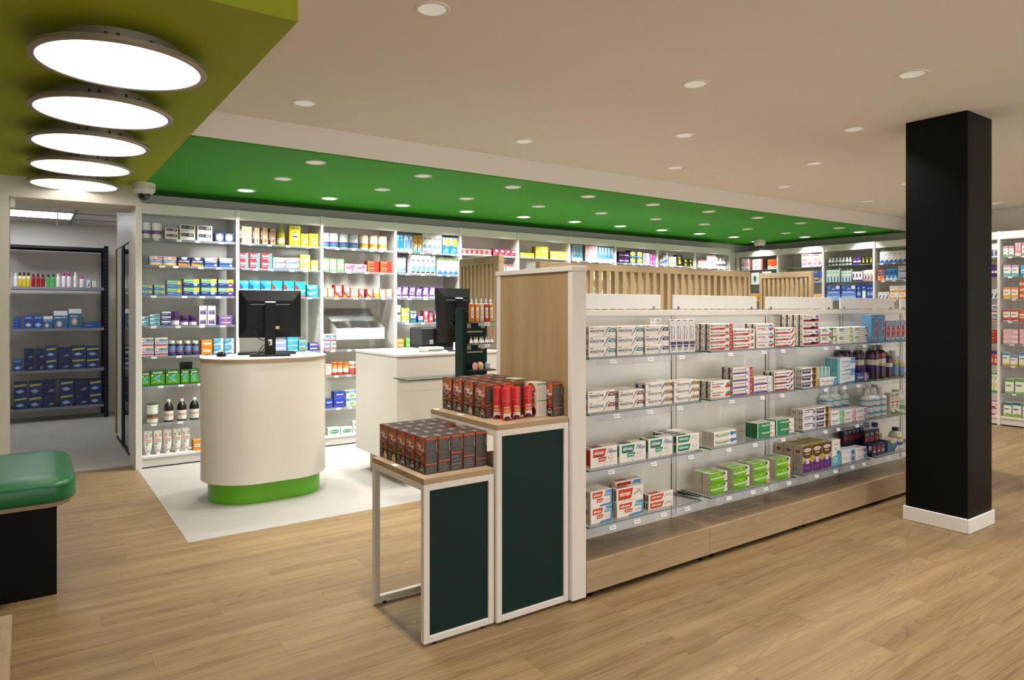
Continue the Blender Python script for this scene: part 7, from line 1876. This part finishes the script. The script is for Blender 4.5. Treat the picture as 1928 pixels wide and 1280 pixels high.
# body mists, ornaments and bath cakes on the green stand
for i, (cl, nm) in enumerate((('#c8741a', 'amber'), ('#d98a2a', 'golden'), ('#cfc4a0', 'pale cream'), ('#b0384a', 'raspberry red'), ('#cf9a1e', 'yellow'))):
    t = thing('body_mist', '%s body mist bottle on the dark green display stand' % nm, 'bottle', (DX + .028 + .0445 * i, DY - .055, DSH[0] + .0006), rng.uniform(-.2, .1), 'body mists on the green stand')
    r = .0212
    b = MB(); b.lathe([(0, 0, cl), (r * .92, 0, cl), (r, .004, cl), (r, .138, cl), (r * .5, .142, '#d9d9d6'), (r * .5, .15, '#d9d9d6'), (0, .15, '#d9d9d6')], 24); b.build('bottle', M['plastic'], t)
    b = MB()
    for q in range(6):
        a0, a1 = -PI / 2 - .55 + 1.1 * q / 6, -PI / 2 - .55 + 1.1 * (q + 1) / 6
        b.poly([((r + .0004) * math.cos(a), (r + .0004) * math.sin(a), z) for a, z in ((a0, .03), (a1, .03), (a1, .112), (a0, .112))], '#e9e2da', 0, True)
    b.box(-.004, -r - .0012, .048, .004, -r - .0004, .055, '#3a2a2a')
    for z_ in (.066, .074, .082, .09):
        b.box(-.009, -r - .0010, z_, .009, -r - .0003, z_ + .0025, '#b8a898')
    b.build('label', M['tag'], t)
    b = MB(); b.lathe([(.0075, .15, '#e6e6e4'), (.0075, .166, '#e6e6e4'), (.0055, .168, '#e6e6e4'), (.0055, .182, '#e6e6e4'), (0, .182, '#e6e6e4')], 14); b.build('pump', M['plastic'], t)
    b = MB(); b.lathe([(r * .99, .14, '#ffffff'), (r * .99, .191, '#ffffff'), (r * .9, .195, '#ffffff'), (0, .195, '#ffffff')], 24); b.build('overcap', M['clear'], t)
for i in range(8):
    c1 = ['#c84a6a', '#7a4a9c', '#d98a3a', '#b0a03a', '#4a9a7a', '#8a5a9c', '#c85a4a', '#5a7ab0'][i]
    t = thing('unicorn_ornament', 'tiny white ornament with %s accents, on the green stand' % ['rose', 'violet', 'orange', 'olive', 'green', 'plum', 'coral', 'blue'][i], 'ornament', (DX + .028 + .0265 * i, DY - .05 - .012 * (i % 2), DSH[1] + .0006), 0, 'ornaments on the green stand')
    b = MB(); b.lathe([(0, 0, '#e6e0e2'), (.0135, 0, '#e6e0e2'), (.0145, .006, c1), (.013, .011, '#e9e4e6'), (.011, .024, '#e9e4e6'), (.007, .030, '#e9e4e6'), (.009, .036, '#e9e4e6'), (.007, .043, c1), (0, .046, '#e9e4e6')], 14); b.build('body', M['plastic'], t)
    b = MB(); b.lathe([(.003, .044, '#c9a84a'), (0, .058, '#c9a84a')], 8); b.build('horn', M['plastic'], t)
for i, (cl, nm, x_, y_) in enumerate((('#d87a88', 'pink', .045, -.08), ('#dfa67c', 'peach', .098, -.08), ('#c99a78', 'tan', .112, -.045), ('#86b6cc', 'pale blue', .165, -.075))):
    t = thing('bath_cake', '%s round bath cake in a paper cup on the green stand' % nm, 'bath bomb', (DX + x_, DY + y_, 1.0226), 0, 'bath cakes on the green stand')
    b = MB(); b.lathe([(0, 0, '#8a3a2a'), (.016, 0, '#8a3a2a'), (.017, .004, '#b0583a'), (.022, .03, '#d9c9b0'), (.0225, .032, '#d9c9b0'), (.02, .032, '#d9c9b0')], 20); b.build('paper_cup', M['tag'], t)
    b = MB(); b.lathe([(.0215 * math.cos(a * PI / 14), .031 + .027 * math.sin(a * PI / 14), cl) for a in range(8)], 20); b.build('cake', M['plastic'], t)
